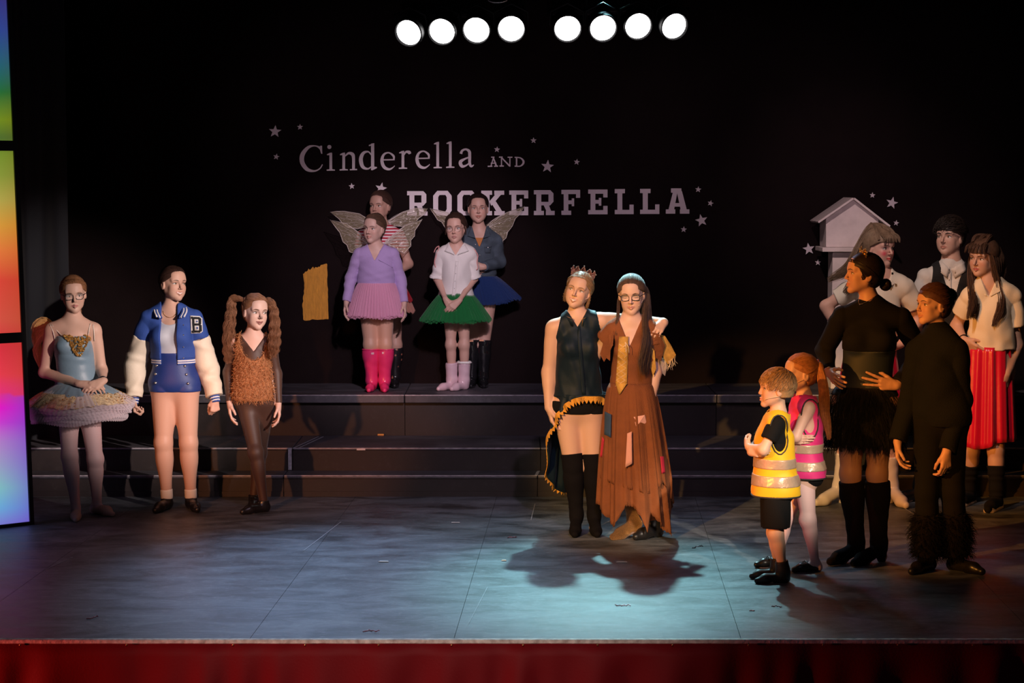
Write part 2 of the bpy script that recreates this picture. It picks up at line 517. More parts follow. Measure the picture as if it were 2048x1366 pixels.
        fine.append((s.hc - V(r * .95, r * .95, .125 * s.hs), s.hc + V(r * .95, r * .95, r), HB))
        # hands
        for q in ('l', 'r'):
            spec = hands.get(q, {})
            if spec is None: continue
            wv = j['w' + q]; ev = j['e' + q]
            d = nrm(spec['d']) if 'd' in spec else nrm(wv - ev)
            if 'tip' in spec:
                t3 = spec['tip']; d = nrm(at(t3[0], t3[1], s.D + t3[2]) - wv)
            sg = 1 if q == 'l' else -1
            n = V(*spec['n']) if 'n' in spec else s.S * sg
            t = V(*spec['t']) if 't' in spec else s.F
            hs_ = sc_ * spec.get('s', 1.0)
            s.mk_hand(B, wv, d, n, t, hs_, spec.get('curl', .45), spec.get('spread', 0), 'hand' + q)
            c0 = wv + d * .085 * hs_; rr = .105 * hs_
            if not spec.get('coarse'): fine.append((c0 - rr, c0 + rr, .0033))
        v, f = mesh_field(B, BB, fine=fine)
        s.body = mk('body', v, f, mat('skin', vcol=True, rough=.48, spec=.35, bump=.04, bscale=300), s.root, col=s.color(v))
        s.mk_face()

    def loc(s, P): return (P - s.hc) @ s.H / s.hs

    def mk_head(s, B):
        h = s.hs; A = s.H; p = s.hp; m = s.face
        jw = m.get('jaw', 1.0)
        def E(l, f, u, a, b, c, k=.02): B.ell(p(l, f, u), (a * h, b * h, c * h), A, k * h, 'head')
        def K(a, b, ra, rb, k=.015): B.cap(p(*a), p(*b), ra * h, rb * h, k * h, 'head')
        E(0, -.014, .026, .073, .092, .083)
        E(0, .021, -.026, .053 * jw, .058, .070, .03)
        for q in (-1, 1):
            K((q * .044 * jw, .000, -.044), (q * .012, .060, -.088), .018, .014, .025)
            E(q * .032, .055, -.024, .022, .020, .020, .02); E(q * .028, .046, -.052, .022, .022, .024, .03)
            K((q * .012, .077, .021), (q * .042, .065, .022), .010, .009, .018)
        E(0, .066, -.092, .014, .015, .013, .018)
        E(0, .052, .050, .048, .030, .035, .03)
        nz = m.get('nose', 1.0)
        K((0, .080, .010), (0, .079 + .0215 * nz, -.026), .0065, .0082, .009)
        for q in (-1, 1): E(q * .0095, .088, -.030, .0056, .008, .0052, .005)
        sm = m.get('smile', .3)
        K((0, .086, -.0545), (-.019 - .005 * sm, .0735, -.056 + .006 * sm), .0052, .0022, .007)
        K((0, .086, -.0545), (.019 + .005 * sm, .0735, -.056 + .006 * sm), .0052, .0022, .007)
        K((0, .084, -.0650), (-.018, .073, -.062 + .005 * sm), .0062, .0025, .008)
        K((0, .084, -.0650), (.018, .073, -.062 + .005 * sm), .0062, .0025, .008)
        for q in (-1, 1):
            if m.get('ears', True):
                B.ell(p(q * .073, -.010, -.008), (.008 * h, .019 * h, .030 * h), A, .008 * h, 'head')
        # eye sockets, mouth line, ear bowls
        sb = Field()
        for q in (-1, 1):
            sb.ell(p(q * .031, .089, .003), (.017 * h, .013 * h, .012 * h), A, .004)
        B.sub(sb, .012 * h)
        s2 = Field(); dpth = .004 if sm < .8 else .0065
        s2.cap(p(0, .094, -.0602), p(-.02, .083, -.060 + .008 * sm), dpth * h, .0025 * h, .002)
        s2.cap(p(0, .094, -.0602), p(.02, .083, -.060 + .008 * sm), dpth * h, .0025 * h, .002)
        for q in (-1, 1): s2.ell(p(q * .083, -.006, -.006), (.006 * h, .010 * h, .016 * h), A, .003)
        B.sub(s2, .004 * h)

    def color(s, v):
        c = np.tile(s.skin, (len(v), 1)); m = s.face
        q = s.loc(v); l, f, u = np.abs(q[:, 0]), q[:, 1], q[:, 2]
        hd = (f > .02) & (u > -.12) & (u < .12) & (l < .09)
        def mix(mask, col, a):
            w_ = (mask * a)[:, None]; c[:] = c * (1 - w_) + np.array(col) * w_
        sm = m.get('smile', .3)
        lw = .021 + .006 * sm; uc = -.0602 + .009 * sm * np.clip(l / .022, 0, 1) ** 1.5
        lip = np.clip(2.2 - 1.5 * np.abs(u - uc) / .0066 / np.sqrt(np.clip(1 - (l / lw) ** 2, .02, 1)), 0, 1) * (l < lw) * (f > .06) * hd
        mix(lip, m.get('lip', s.skin * V(.80, .48, .46)), .85)
        bl = np.exp(-((l - .040) / .017) ** 2 - ((u + .028) / .016) ** 2) * hd * (f > .03)
        mix(bl, m.get('blushc', s.skin * V(1.0, .70, .66)), m.get('blush', .35))
        ns = np.exp(-(l / .014) ** 2 - ((u + .028) / .012) ** 2) * hd * (f > .08)
        mix(ns, m.get('nosec', s.skin * V(1, .8, .76)), m.get('nosea', .3))
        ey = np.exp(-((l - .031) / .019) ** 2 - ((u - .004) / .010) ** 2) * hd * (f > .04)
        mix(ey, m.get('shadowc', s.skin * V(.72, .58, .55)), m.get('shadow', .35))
        if 'extra' in m: m['extra'](q, mix, hd)
        return np.clip(c, 0, 1)

    def surf(s, l, u, f0=.14, extra=None):
        """front surface of the head at (l,u) in head units -> f"""
        fs = np.linspace(f0, 0.0, 141)
        P = s.hc + (np.stack([np.full_like(fs, l), fs, np.full_like(fs, u)], 1) * s.hs) @ s.H.T
        D = ptev(s.headf(), P)
        i = np.argmax(D < 0)
        if D[i] >= 0: return 0.05
        return fs[max(i - 1, 0)] - (fs[0] - fs[1]) * (D[max(i - 1, 0)] / (D[max(i - 1, 0)] - D[i] + 1e-9))
    def headf(s):
        if not hasattr(s, '_hf'):
            s._hf = Field(); s._hf.P = [p for p in s.B.P if p['tag'] == 'head']; s._hf.subs = s.B.subs; s._hf.bbox()
        return s._hf

    def mk_face(s):
        m = s.face; h = s.hs
        iris = m.get('iris', (.10, .06, .03))
        wm = mat('eye_white', (.72, .68, .66), .25); im = mat('iris_%d' % int(iris[2] * 100), iris, .2); dk = mat('lash_dark', (.012, .008, .007), .6)
        bm_ = mat('brow_%d' % int(s.hairc[0] * 1000), tuple(x * .55 for x in s.hairc), .7)
        gz = m.get('gaze', (0, 0)); op = m.get('open', 1.0)
        for q in (-1, 1):
            el, eu = q * .0310, .001
            fs = s.surf(el, eu)
            # lens shaped eyeball patch
            nu, nv = 10, 6; v = []; fcs = []
            fd = Field()
            W, Hh = .0155, .0072 * op
            v.append(s.hp(el, fs + .0028, eu))
            rings = 4; seg = 20
            for i in range(1, rings + 1):
                r = i / rings
                for a in range(seg):
                    an = 2 * PI * a / seg; dl = W * r * math.cos(an); du = Hh * r * math.sin(an) * (1 - .25 * abs(math.cos(an)) ** 3)
                    v.append(s.hp(el + dl, fs + .0028 - .0042 * r * r - .010 * max(0, q * dl) / W * r * .4, eu + du))
            for a in range(seg):
                fcs.append((0, 1 + a, 1 + (a + 1) % seg))
                for i in range(rings - 1):
                    o = 1 + i * seg; fcs.append((o + a, o + seg + a, o + seg + (a + 1) % seg, o + (a + 1) % seg))
            if op > .25:
                eo = mk('eye', v, fcs, wm, s.root)
                g = MB(); cl, cu = el + gz[0] * .006, eu + gz[1] * .003 + .0004
                ring = [s.hp(cl + .0052 * math.cos(a) , fs + .0032 - .0003, cu + min(.0052 * math.sin(a), Hh * .86) if math.sin(a) > 0 else cu + max(.0052 * math.sin(a), -Hh * .86)) for a in np.linspace(0, 2 * PI, 14, False)]
                g.add([s.hp(cl, fs + .0042, cu)] + ring, [(0, 1 + i, 1 + (i + 1) % 14) for i in range(14)])
                g.build('iris', im, eo, smooth=True)
            # upper lash line and lower
            pts = []
            for t in np.linspace(-1, 1, 9):
                dl = W * 1.05 * t; pts.append(s.hp(el + dl, fs + .0036 - .0040 * t * t - .004 * max(0, q * t), eu + (Hh * (1 - abs(t) ** 2.2) if op > .25 else -Hh - .003 * (1 - t * t))))
            MB().tube(pts, [.0009 * h + .0010 * h * (1 - abs(t)) for t in np.linspace(-1, 1, 9)], 5).build('eyelashes', dk, s.root, smooth=True)
            # brow
            bp = []
            for t in np.linspace(0, 1, 8):
                bl = q * (.014 + .034 * t); bu = .0205 + .0055 * math.sin(t * PI * .75) - .004 * t * t + m.get('browu', 0)
                bp.append(s.hp(bl, s.surf(bl, bu) + .0006, bu))
            MB().tube(bp, [r_ * h * m.get('browk', 1) for r_ in (.0012, .0019, .0021, .0021, .0020, .0017, .0013, .0007)], 6).build('eyebrow', bm_, s.root, smooth=True)
        if m.get('smile', 0) >= .8:
            v = []
            for t in np.linspace(-1, 1, 9):
                for du in (.0036, -.0034):
                    l = .0215 * t; uu = -.0600 + .0075 * m['smile'] * abs(t) ** 1.5 + du * (1 - .85 * abs(t) ** 2); v.append(s.hp(l, s.surf(l, uu) + .0012, uu))
            mk('teeth', v, [(2 * i, 2 * i + 1, 2 * i + 3, 2 * i + 2) for i in range(8)], mat('teeth', (.85, .8, .74), .3), s.root)

    def mk_hand(s, B, w_, d, n, t, hs, curl, spread, tg):
        n = nrm(n - d * (n @ d)); t = nrm(t - d * (t @ d) - n * (t @ n))
        ML = (.084, .088, .083, .075); MT = (.027, .0095, -.0085, -.0255)
        R = (.0088, .0090, .0084, .0073); FL = (.042, .046, .043, .034)
        B.cap(w_ - d * .01, w_ + d * .03 * hs, .022 * hs, .024 * hs, .014, tg, (n, .72))
        for i in range(4):
            a = w_ + (d * .015 + t * MT[i] * .5) * hs
            kn = w_ + (d * ML[i] + t * MT[i]) * hs
            B.cap(a, kn, .0135 * hs, .0108 * hs, .010, tg)
            dd = nrm(d + t * spread * (1.5 - i) * .16)
            P = kn; ang = 0; cu = curl * (1 + .12 * i)
            for sgm, (ln, da) in enumerate(((1, .75), (.62, .95), (.5, .6))):
                ang += cu * da
                q = P + (dd * math.cos(ang) + n * math.sin(ang)) * FL[i] * ln * hs
                B.cap(P, q, (R[i] - .0008 * sgm) * hs, (R[i] - .0008 * (sgm + 1)) * hs, .003, tg); P = q
        a = w_ + (d * .018 + t * .014 + n * .006) * hs
        b = a + (d * .030 + t * .022 + n * .008) * hs
        B.cap(a, b, .015 * hs, .0115 * hs, .012, tg)
        c = b + nrm(d * .85 + t * (.5 - .5 * curl) + n * (.25 + .5 * curl)) * .033 * hs
        B.cap(b, c, .0105 * hs, .0092 * hs, .005, tg)
        e = c + nrm(d * .95 + t * (.2 - .5 * curl) + n * (.2 + .5 * curl)) * .026 * hs
        B.cap(c, e, .0092 * hs, .0076 * hs, .004, tg)

    # ---------------------------------------------------------------- garments
    def limbseg(s, F_, t, t0, t1, o0, o1, ends=True, bul=None):
        a, b, ra, rb, bu, bc, k, flat = s.seg[t]
        A_, B_ = lerp(a, b, t0), lerp(a, b, t1)
        r0 = lerp(ra, rb, t0) + o0; r1 = lerp(ra, rb, t1) + o1
        nb = (bc - t0) / max(t1 - t0, .01)
        F_.cap(A_, B_, r0, r1, k, t, flat, bu if bul is None else bul, nb, ends=(0 if t0 <= 0 else 1, 0 if t1 >= 1 else 1))
        return F_
    def torso(s, off, ztop=None, zbot=None, tags=TORSO, k=None, xf=None):
        f = Field().take(s.B, tags, off, k)
        if zbot is not None: f.cut(V(0, 0, zbot), V(0, 0, -1))
        if ztop is not None: f.cut(V(0, 0, ztop), V(0, 0, 1))
        return f
    def neck_sub(s, fn, zlim=-.4):
        """fn(l,f,u) in body frame about the neck base -> negative where cloth is cut away (front and back)"""
        o = s.j['neck']; S, Fv = s.S, s.F
        def g(X, Y, Z):
            l = (X - o[0]) * S[0] + (Y - o[1]) * S[1]; f = (X - o[0]) * Fv[0] + (Y - o[1]) * Fv[1]
            return fn(l, f, Z - o[2]) + 0 * X + 0 * Y + 0 * Z
        return FnSub(g)
    def wear(s, name, field, m, h=.0075, label=None, col=None):
        v, f = mesh_field(field, h)
        return mk(name, v, f, m, s.root, label=label, col=col(v) if col else None)
    def sleeves(s, G, o_up, o_lo, o_w, q='lr', upto=.97, el=None, short=None):
        for c in q:
            f = Field()
            if short: s.limbseg(f, 'uarm' + c, 0, short, o_up, o_lo)
            else:
                s.limbseg(f, 'uarm' + c, 0, 1, o_up, o_lo); s.limbseg(f, 'farm' + c, 0, upto, o_lo, o_w)
            G.kids.append(f)
        return G
    def zpx(s, py, dy=0): return at(s.j['neck'][0], py, s.D + dy)[2]

    def shoe(s, name, m, q, top=.09, off=.008, heel=0, L=.17, wide=.034, toe=.022, sole=None, h=.006, label=None):
        sc_ = s.sc; g, fd = s.foot[q]; f = Field(); an = s.j['a' + q]
        side = V(fd[1], -fd[0], 0)
        hz = V(0, 0, heel * sc_)
        f.cap(g - fd * .022 * sc_ + hz + V(0, 0, .034 * sc_), g + fd * (L - .06) * sc_ + V(0, 0, .034 * sc_), (wide) * sc_, .034 * sc_, .02)
        f.cap(g + fd * (L - .06) * sc_ + V(0, 0, .03 * sc_), g + fd * (L) * sc_ + V(0, 0, toe * sc_), .031 * sc_, toe * sc_, .02)
        if top > .07:
            f.cap(g + hz + V(0, 0, .04 * sc_), V(an[0], an[1], g[2]) + V(0, 0, top * sc_), .036 * sc_, .037 * sc_ + off * .5, .02, ends=(0, 1))
        f.cut(g, V(0, 0, -1))
        if heel:
            # keep the arch open under the foot
            ar = Field(); ar.cap(g + fd * .035 * sc_ - side * .08, g + fd * .035 * sc_ + side * .08, heel * .75 * sc_, heel * .75 * sc_); f.sub(ar, .006)
            f.cap(g - fd * .030 * sc_, g - fd * .025 * sc_ + hz, .020 * sc_, .028 * sc_, .01)
        return s.wear(name, f, m, h, label)
    def boot(s, name, m, q, tt, off=.012, heel=0, L=.17, ank=.0, h=.0065, label=None, topoff=None):
        """foot plus shaft along the calf up to fraction (0 knee,1 ankle) tt; negative tt climbs the thigh"""
        sc_ = s.sc; g, fd = s.foot[q]; an = s.j['a' + q]; f = Field(); side = V(fd[1], -fd[0], 0)
        hz = V(0, 0, heel * sc_)
        f.cap(g - fd * .018 * sc_ + hz + V(0, 0, .036 * sc_), g + fd * (L - .06) * sc_ + V(0, 0, .036 * sc_), .036 * sc_, .036 * sc_, .02)
        f.cap(g + fd * (L - .06) * sc_ + V(0, 0, .03 * sc_), g + fd * L * sc_ + V(0, 0, .022 * sc_), .033 * sc_, .022 * sc_, .02)
        a, b, ra, rb, bu, bc, k, fl_ = s.seg['calf' + q]
        to = off if topoff is None else topoff
        f.cap(an, g + hz + V(0, 0, .03 * sc_), rb + off + ank, .036 * sc_, .02)
        if tt >= 0:
            t0 = lerp(a, b, tt); f.cap(t0, b, lerp(ra, rb, tt) + to, rb + off + ank, .02, '', None, bu, (bc - tt) / (1 - tt), ends=(1, 0))
        else:
            f.cap(a, b, ra + off, rb + off + ank, .02, '', None, bu, bc)
            ta, tb, tra, trb = s.seg['thigh' + q][:4]
            f.cap(lerp(tb, ta, -tt), tb, lerp(trb, tra, -tt) + to, trb + off, .02, ends=(1, 0))
        f.cut(g, V(0, 0, -1))
        if heel:
            ar = Field(); ar.cap(g + fd * .035 * sc_ - side * .08, g + fd * .035 * sc_ + side * .08, heel * .8 * sc_, heel * .8 * sc_); f.sub(ar, .006)
            f.cap(g - fd * .028 * sc_, g - fd * .022 * sc_ + hz, .022 * sc_, .03 * sc_, .01)
        f.noise = folds(.0016, (30, 20, 75, q == 'l'), (-40, 10, 60, 1))
        return s.wear(name, f, m, h, label)

    # ---------------------------------------------------------------- hair
    def hairmat(s, sh=.5):
        n = 'hair_%03d_%03d' % (int(s.hairc[0] * 999), int(s.hairc[2] * 999))
        return mat(n, s.hairc, sh, var=.25, vscale=60, spec=.25, bump=.06, bscale=240)
    def cap_hair(s, th=.009, line=.068, side=.058, nape=-.075, down=0, noise=0, name='hair', back=.0, fringe=None):
        f = Field(); h = s.hs; p = s.hp; A = s.H
        f.ell(p(0, -.014 - back * .5, .027), ((.0735 + th) * h, (.0925 + th + back) * h, (.084 + th) * h), A, .02)
        f.ell(p(0, -.040, -.030), ((.052 + th) * h, (.048 + th) * h, (.050 - nape * 0) * h), A, .03)
        loc = s.loc
        def face(X, Y, Z):
            x = X - s.hc[0]; y = Y - s.hc[1]; z = Z - s.hc[2]; M = s.H
            l = (x * M[0, 0] + y * M[1, 0] + z * M[2, 0]) / h; f_ = (x * M[0, 1] + y * M[1, 1] + z * M[2, 1]) / h; u = (x * M[0, 2] + y * M[1, 2] + z * M[2, 2]) / h
            q = np.sqrt((l / side) ** 2 + ((f_ - .115) / (.098)) ** 2 + ((u + .006) / line) ** 2)
            d1 = (q - 1) * side * h
            # in front of and around the ears, below: free skin
            d2 = np.maximum(-(f_ + .010 - .25 * (u + .02)), u - (.006 + .55 * np.clip(f_ + .005, 0, .06))) * h * .8
            d3 = (u - nape) * h
            return np.minimum(np.minimum(d1, d2), d3)
        f.sub(FnSub(face), .004)
        if noise: f.noise = lambda X, Y, Z: noise * h * np.sin(220 * ((X - s.hc[0]) * s.H[0, 0] + (Y - s.hc[1]) * s.H[1, 0] + (Z - s.hc[2]) * s.H[2, 0]) / h * 1.0)
        v, fc = mesh_field(f, .0048)
        s.hairo = mk(name, v, fc, s.hairmat(), s.root)
        return s.hairo
    def on_skull(s, d, th=.012):
        """point on the inflated skull in the direction d (head coords)"""
        d = nrm(d); R = V(.0735 + th, .0925 + th, .084 + th)
        t = 1 / math.sqrt(((d / R) ** 2).sum())
        return V(0, -.014, .027) + d * t
    def slick(s, to, n=120, th=.0100, rad=.0012, line=.06, part=False):
        n = int(n * 2)
        """strands combed from the hairline to the point `to` (head coords)"""
        r_ = random.Random(3); cs = []; k = 9
        to = V(*to); dt = to - V(0, -.014, .027)
        for i in range(n):
            a = lerp(-1.95, 1.95, (i + r_.random() * .8) / n)          # angle around the face opening
            l = .066 * math.sin(a); u = .012 + line * math.cos(a)
            fr = .06 - .075 * abs(math.sin(a)) ** 2 - (.03 if abs(a) > 1.6 else 0)
            d0 = V(l, fr + .014, u - .027); jt = r_.uniform(-.0008, .0016)
            c = []
            for t in np.linspace(0, 1, k):
                dd = nrm(nrm(d0) * (1 - t) + nrm(dt) * t + 1e-4)
                q = s.on_skull(dd, th + .0025 * math.sin(t * PI) + jt)
                if t > .85: q = lerp(q, to, (t - .85) / .15 * .6)
                c.append(s.hp(*q))
            cs.append(c)
        v, f = bundle(cs, np.array([.4, 1, 1, 1, 1, 1, 1, 1, .7])[None] * rad * s.hs, 4)
        return mk('hair_strands', v, f, s.hairmat(.38), s.hairo)
    def bun(s, c, r=.03, n=40, name='hair_bun'):
        f = Field(); f.ell(s.hp(*c), (r * s.hs,) * 3, s.H, .01); f.noise = folds(.004, (150, 60, 90, 0), (60, -140, 110, 2))
        v, fc = mesh_field(f, .0045); o = mk(name, v, fc, s.hairmat(), s.hairo)
        r_ = random.Random(5); cs = []
        for i in range(n):
            ax = nrm(V(r_.gauss(0, .5), r_.gauss(0, .5), r_.gauss(0, .5)) + V(0, .8, .3)); b = nrm(np.cross(ax, V(.3, .2, 1))); c2 = np.cross(ax, b); a0 = r_.random() * 6
            R = r * (.93 + .12 * r_.random()); of = ax * R * r_.uniform(-.7, .7); rr = math.sqrt(max(R * R - (of @ of), .00001))
            cs.append([s.hp(*(V(*c) + of + (b * math.cos(a0 + a) + c2 * math.sin(a0 + a)) * rr)) for a in np.linspace(0, 3.6, 9)])
        v, fc = bundle(cs, .0017 * s.hs, 4); mk('bun_strands', v, fc, s.hairmat(.38), o)
    def strands(s, guides, n=120, rad=.0016, k=16, wave=.004, freq=9, seed=1, name='hair_length', parent=None, tip=.4, core=0, m=None):
        """guides: list of guide curves, each a list of (world xyz, spread)"""
        r_ = random.Random(seed); cs = []
        for gi, G in enumerate(guides):
            P = sm_curve([list(p) + [sp] for p, sp in G], k)
            T = np.gradient(P[:, :3], axis=0); T /= np.linalg.norm(T, axis=1)[:, None] + 1e-9
            A = np.cross(T, V(.05, 1, .05)); A /= np.linalg.norm(A, axis=1)[:, None] + 1e-9; B_ = np.cross(T, A)
            t = np.linspace(0, 1, k)
            for i in range(n // len(guides)):
                a = r_.random() * 2 * PI; q = math.sqrt(r_.random()); ph = r_.random() * 6.28 * .35; ln = r_.uniform(.82, 1.0)
                tt = np.linspace(0, ln * (k - 1), k); ii = np.minimum(tt.astype(int), k - 2); uu = (tt - ii)[:, None]
                Q = P[ii] * (1 - uu) + P[ii + 1] * uu; AA = A[ii]; BB = B_[ii]
                wv = wave * np.sin(freq * 2 * PI * t * ln + ph)[:, None] * (t[:, None] ** .5)
                dr = (r_.gauss(0, .15) * t ** 2)[:, None]
                cs.append(Q[:, :3] + (AA * (math.cos(a) * q + dr) + BB * math.sin(a) * q) * Q[:, 3:4] + AA * wv + BB * wv * .5)
        rr = rad * (1 - (1 - tip) * np.linspace(0, 1, k) ** 2)
        v, f = bundle(cs, rr[None], 4)
        return mk(name, v, f, m or s.hairmat(.42), parent or s.hairo)
    def glasses(s, w=.0215, hh=.0165, rad=.0016, m=None, round_=False, lens=True):
        m = m or mat('glasses_black', (.01, .01, .012), .25)
        g = MB(); fe = s.surf(.031, .0) + .0125; cu = -.002; op = s.face.get('lensop', .12)
        loops = []
        for q in (-1, 1):
            pts = []
            for a in np.linspace(0, 2 * PI, 28, False):
                ca, sa = math.cos(a), math.sin(a)
                if not round_: ca = math.copysign(abs(ca) ** .6, ca); sa = math.copysign(abs(sa) ** .65, sa)
                pts.append(s.hp(q * .031 + w * ca, fe - .004 * abs(.031 + q * w * ca) / .05, cu + hh * sa * (1 + .06 * q * ca)))
            g.tube(pts, rad * s.hs, 6, True); loops.append(pts)
            g.tube([s.hp(q * (.031 + w), fe - .005, cu + .006), s.hp(q * .068, fe - .035, cu + .008), s.hp(q * .078, .0, .002), s.hp(q * .077, -.02, -.008)], rad * .9 * s.hs, 5)
        g.tube([s.hp(-.031 + w, fe, cu + .004), s.hp(0, fe + .004, cu + .007), s.hp(.031 - w, fe, cu + .004)], rad * s.hs, 6)
        o = g.build('glasses', m, s.root, smooth=True)
        if lens:
            lm = mat('lens_glass', (1, 1, 1), .03, alpha=.10, spec=.8)
            for pts in loops:
                MB().add(pts, [tuple(range(28))]).build('lens', lm, o, fix=False)
        return o
    def mic(s, side=1):
        m = mat('mic_beige', (.75, .55, .42), .5)
        MB().tube([s.hp(side * .074, -.01, .0), s.hp(side * .073, .012, -.028), s.hp(side * .060, .04, -.042), s.hp(side * .045, .072, -.053)], .0016, 5).build('headset_microphone', m, s.root, smooth=True)

# ------------------------------------------------------------------ cloth surfaces
def loft(rings, cap=False):
    """rings: list of (n,3) arrays, closed"""
    n = len(rings[0]); v = np.concatenate(rings); f = []
    for i in range(len(rings) - 1):
        a = np.arange(n) + i * n; b = np.roll(np.arange(n), -1) + i * n
        f.append(np.stack([a, b, b + n, a + n], 1))
    return v, np.concatenate(f)
def skirt(c0, c1, r0, r1, S, F, n=160, rows=14, nf=26, amp=.02, hem=None, prof=1.0, seed=0, flare=None, ampf=None):
    """c0,c1 centres; r0,r1 (side,front) radii; folds grow to the hem; hem(angle)->extra drop"""
    r_ = np.random.RandomState(seed); th = np.linspace(0, 2 * PI, n, False)
    ph = r_.rand(4) * 6.28
    w = (np.sin(nf * th + 1.2 * np.sin(3 * th + ph[0]) + ph[1]) + .5 * np.sin(nf * 1.9 * th + 2 * np.sin(2 * th + ph[2]) + ph[3])) / 1.5
    R = []
    for i in range(rows):
        t = i / (rows - 1); e = t ** prof if flare is None else flare(t)
        rs = r0[0] + (r1[0] - r0[0]) * e; rf = r0[1] + (r1[1] - r0[1]) * e
        a = amp * (t if ampf is None else ampf(t)) * w
        c = lerp(c0, c1, t)[None]
        P = c + np.cos(th)[:, None] * S[None] * (rs + a)[:, None] + np.sin(th)[:, None] * F[None] * (rf + a)[:, None]
        if hem is not None: P[:, 2] -= hem(th) * t
        R.append(P)
    return loft(R)
def tulle(name, col, alpha=.62, sheen=.6):
    if name in MATS: return MATS[name]
    m = mat(name, col, .75, spec=.1, sheen=sheen)
    nt = m.node_tree; b = nt.nodes['Principled BSDF']; b.inputs['Alpha'].default_value = alpha
    return m

def tufts(v, f, n, L, rad, lean=V(0, 0, -.4), jit=.6, seed=2, k=4, curl=.3, mask=None):
    """short curved fibres standing on a mesh"""
    r_ = np.random.RandomState(seed)
    cen = v[f].mean(1); nr = np.cross(v[f[:, 2]] - v[f[:, 0]], v[f[:, 3]] - v[f[:, 1]]); ar = np.linalg.norm(nr, axis=1) + 1e-12; nr = nr / ar[:, None]
    if mask is not None: keep = mask(cen, nr); cen, nr, ar = cen[keep], nr[keep], ar[keep]
    i = r_.choice(len(cen), n, p=ar / ar.sum())
    c = cen[i] + r_.randn(n, 3) * .003; d = nr[i] + r_.randn(n, 3) * jit * .5 + lean; d /= np.linalg.norm(d, axis=1)[:, None]
    sd = np.cross(d, r_.randn(n, 3)); sd /= np.linalg.norm(sd, axis=1)[:, None] + 1e-9
    t = np.linspace(0, 1, k)[None, :, None]; ln = (L * r_.uniform(.6, 1.2, n))[:, None, None]
    P = c[:, None] + d[:, None] * ln * t + sd[:, None] * ln * curl * t ** 2 + V(0, 0, -1) * ln * .3 * t ** 2
    return bundle(P, rad * np.array([1, .9, .7, .35])[None, :k], 3)

def hit(field, px, py, Y0, Y1, n=150):
    """first surface point of a field along the view of each pixel position"""
    px, py = np.asarray(px, float), np.asarray(py, float)
    field.bbox()
    out = []
    for a, b in zip(px.ravel(), py.ravel()):
        d = ray(a, b); ys = np.linspace(Y0, Y1, n); P = V(0, 0, CAM_H) + d[None] * (ys / d[1])[:, None]
        D = ptev(field, P); i = int(np.argmax(D < 0))
        if D[i] >= 0: out.append(P[int(np.argmin(D))]); continue
        j = max(i - 1, 0); t = D[j] / (D[j] - D[i] + 1e-9); out.append(lerp(P[j], P[i], t))
    return np.array(out)
def patch(p, name, field, quad, m, nu=6, nv=6, off=.004, th=.003, parent=None, Y=None, smooth=True, edge=None):
    """cloth patch lying on a field; quad = 4 pixel corners tl,tr,br,bl"""
    q = [V(*c) for c in quad]; U_, V_ = np.meshgrid(np.linspace(0, 1, nu), np.linspace(0, 1, nv))
    P = [lerp(lerp(q[0], q[1], u), lerp(q[3], q[2], u), v) for u, v in zip(U_.ravel(), V_.ravel())]
    P = np.array(P); Y = p.D if Y is None else Y
    H = hit(field, P[:, 0], P[:, 1], Y - .42, Y + .25)
    if edge: H = H + edge(U_.ravel(), V_.ravel())
    a = H + V(0, -off, 0); b = H + V(0, -off - th, 0); n = nu * nv
    f = []
    for j in range(nv - 1):
        for i in range(nu - 1):
            o = j * nu + i; f.append((o + n, o + n + nu, o + n + nu + 1, o + n + 1)); f.append((o, o + 1, o + nu + 1, o + nu))
    rim = [i for i in range(nu)] + [j * nu + nu - 1 for j in range(1, nv)] + [(nv - 1) * nu + i for i in range(nu - 2, -1, -1)] + [j * nu for j in range(nv - 2, 0, -1)]
    for i in range(len(rim)):
        x, y = rim[i], rim[(i + 1) % len(rim)]; f.append((x, x + n, y + n, y))
    return mk(name, np.concatenate([a, b]), f, m, parent or p.root, smooth=smooth)
def ball(c, r, n=8):
    v = []; f = []
    for i in range(1, n // 2):
        for j in range(n):
            a = PI * i / (n // 2); b = 2 * PI * j / n; v.append(V(*c) + r * V(math.sin(a) * math.cos(b), math.sin(a) * math.sin(b), math.cos(a)))
    k = len(v); v += [V(*c) + V(0, 0, r), V(*c) - V(0, 0, r)]
    for i in range(n // 2 - 2):
        for j in range(n): f.append((i * n + j, i * n + (j + 1) % n, (i + 1) * n + (j + 1) % n, (i + 1) * n + j))
    for j in range(n): f.append((k, (j + 1) % n, j)); f.append((k + 1, k - n + j, k - n + (j + 1) % n))
    return v, f
def wing(p, px, Y, mm, vm, root):
    """px: outline, first point the tip; root pixel = attachment"""
    P = [at(a, b, Y + .10 * abs(a - root[0]) / 120) for a, b in px]; R = at(*root, Y)
    c = sm_curve(P + [P[0]], len(P) * 3)[:-1] if False else np.array(P)
    w_ = MB().poly(c, V(0, 1, 0), .002).build('wing', mm, p.root)
    vb = MB(); vb.tube(list(c), .0022, 5, True)
    n = len(P)
    for i in range(n):
        a = P[i]
        if np.linalg.norm(a - R) < .04: continue
        q = sm_curve([R, lerp(R, a, .45) + V(0, 0, .012), a], 8); vb.tube(q + V(0, -.002, 0), np.linspace(.0015, .0007, 8), 4)
        b = P[(i + 1) % n]; mid = lerp(a, b, .5)
        for t in (.55, .8):
            q2 = sm_curve([lerp(R, a, t), lerp(R, mid, t + .12), lerp(R, b, t)], 5); vb.tube(q2 + V(0, -.002, 0), .0007, 4)
    vb.build('wing_vein', vm, w_, smooth=True)
    return w_

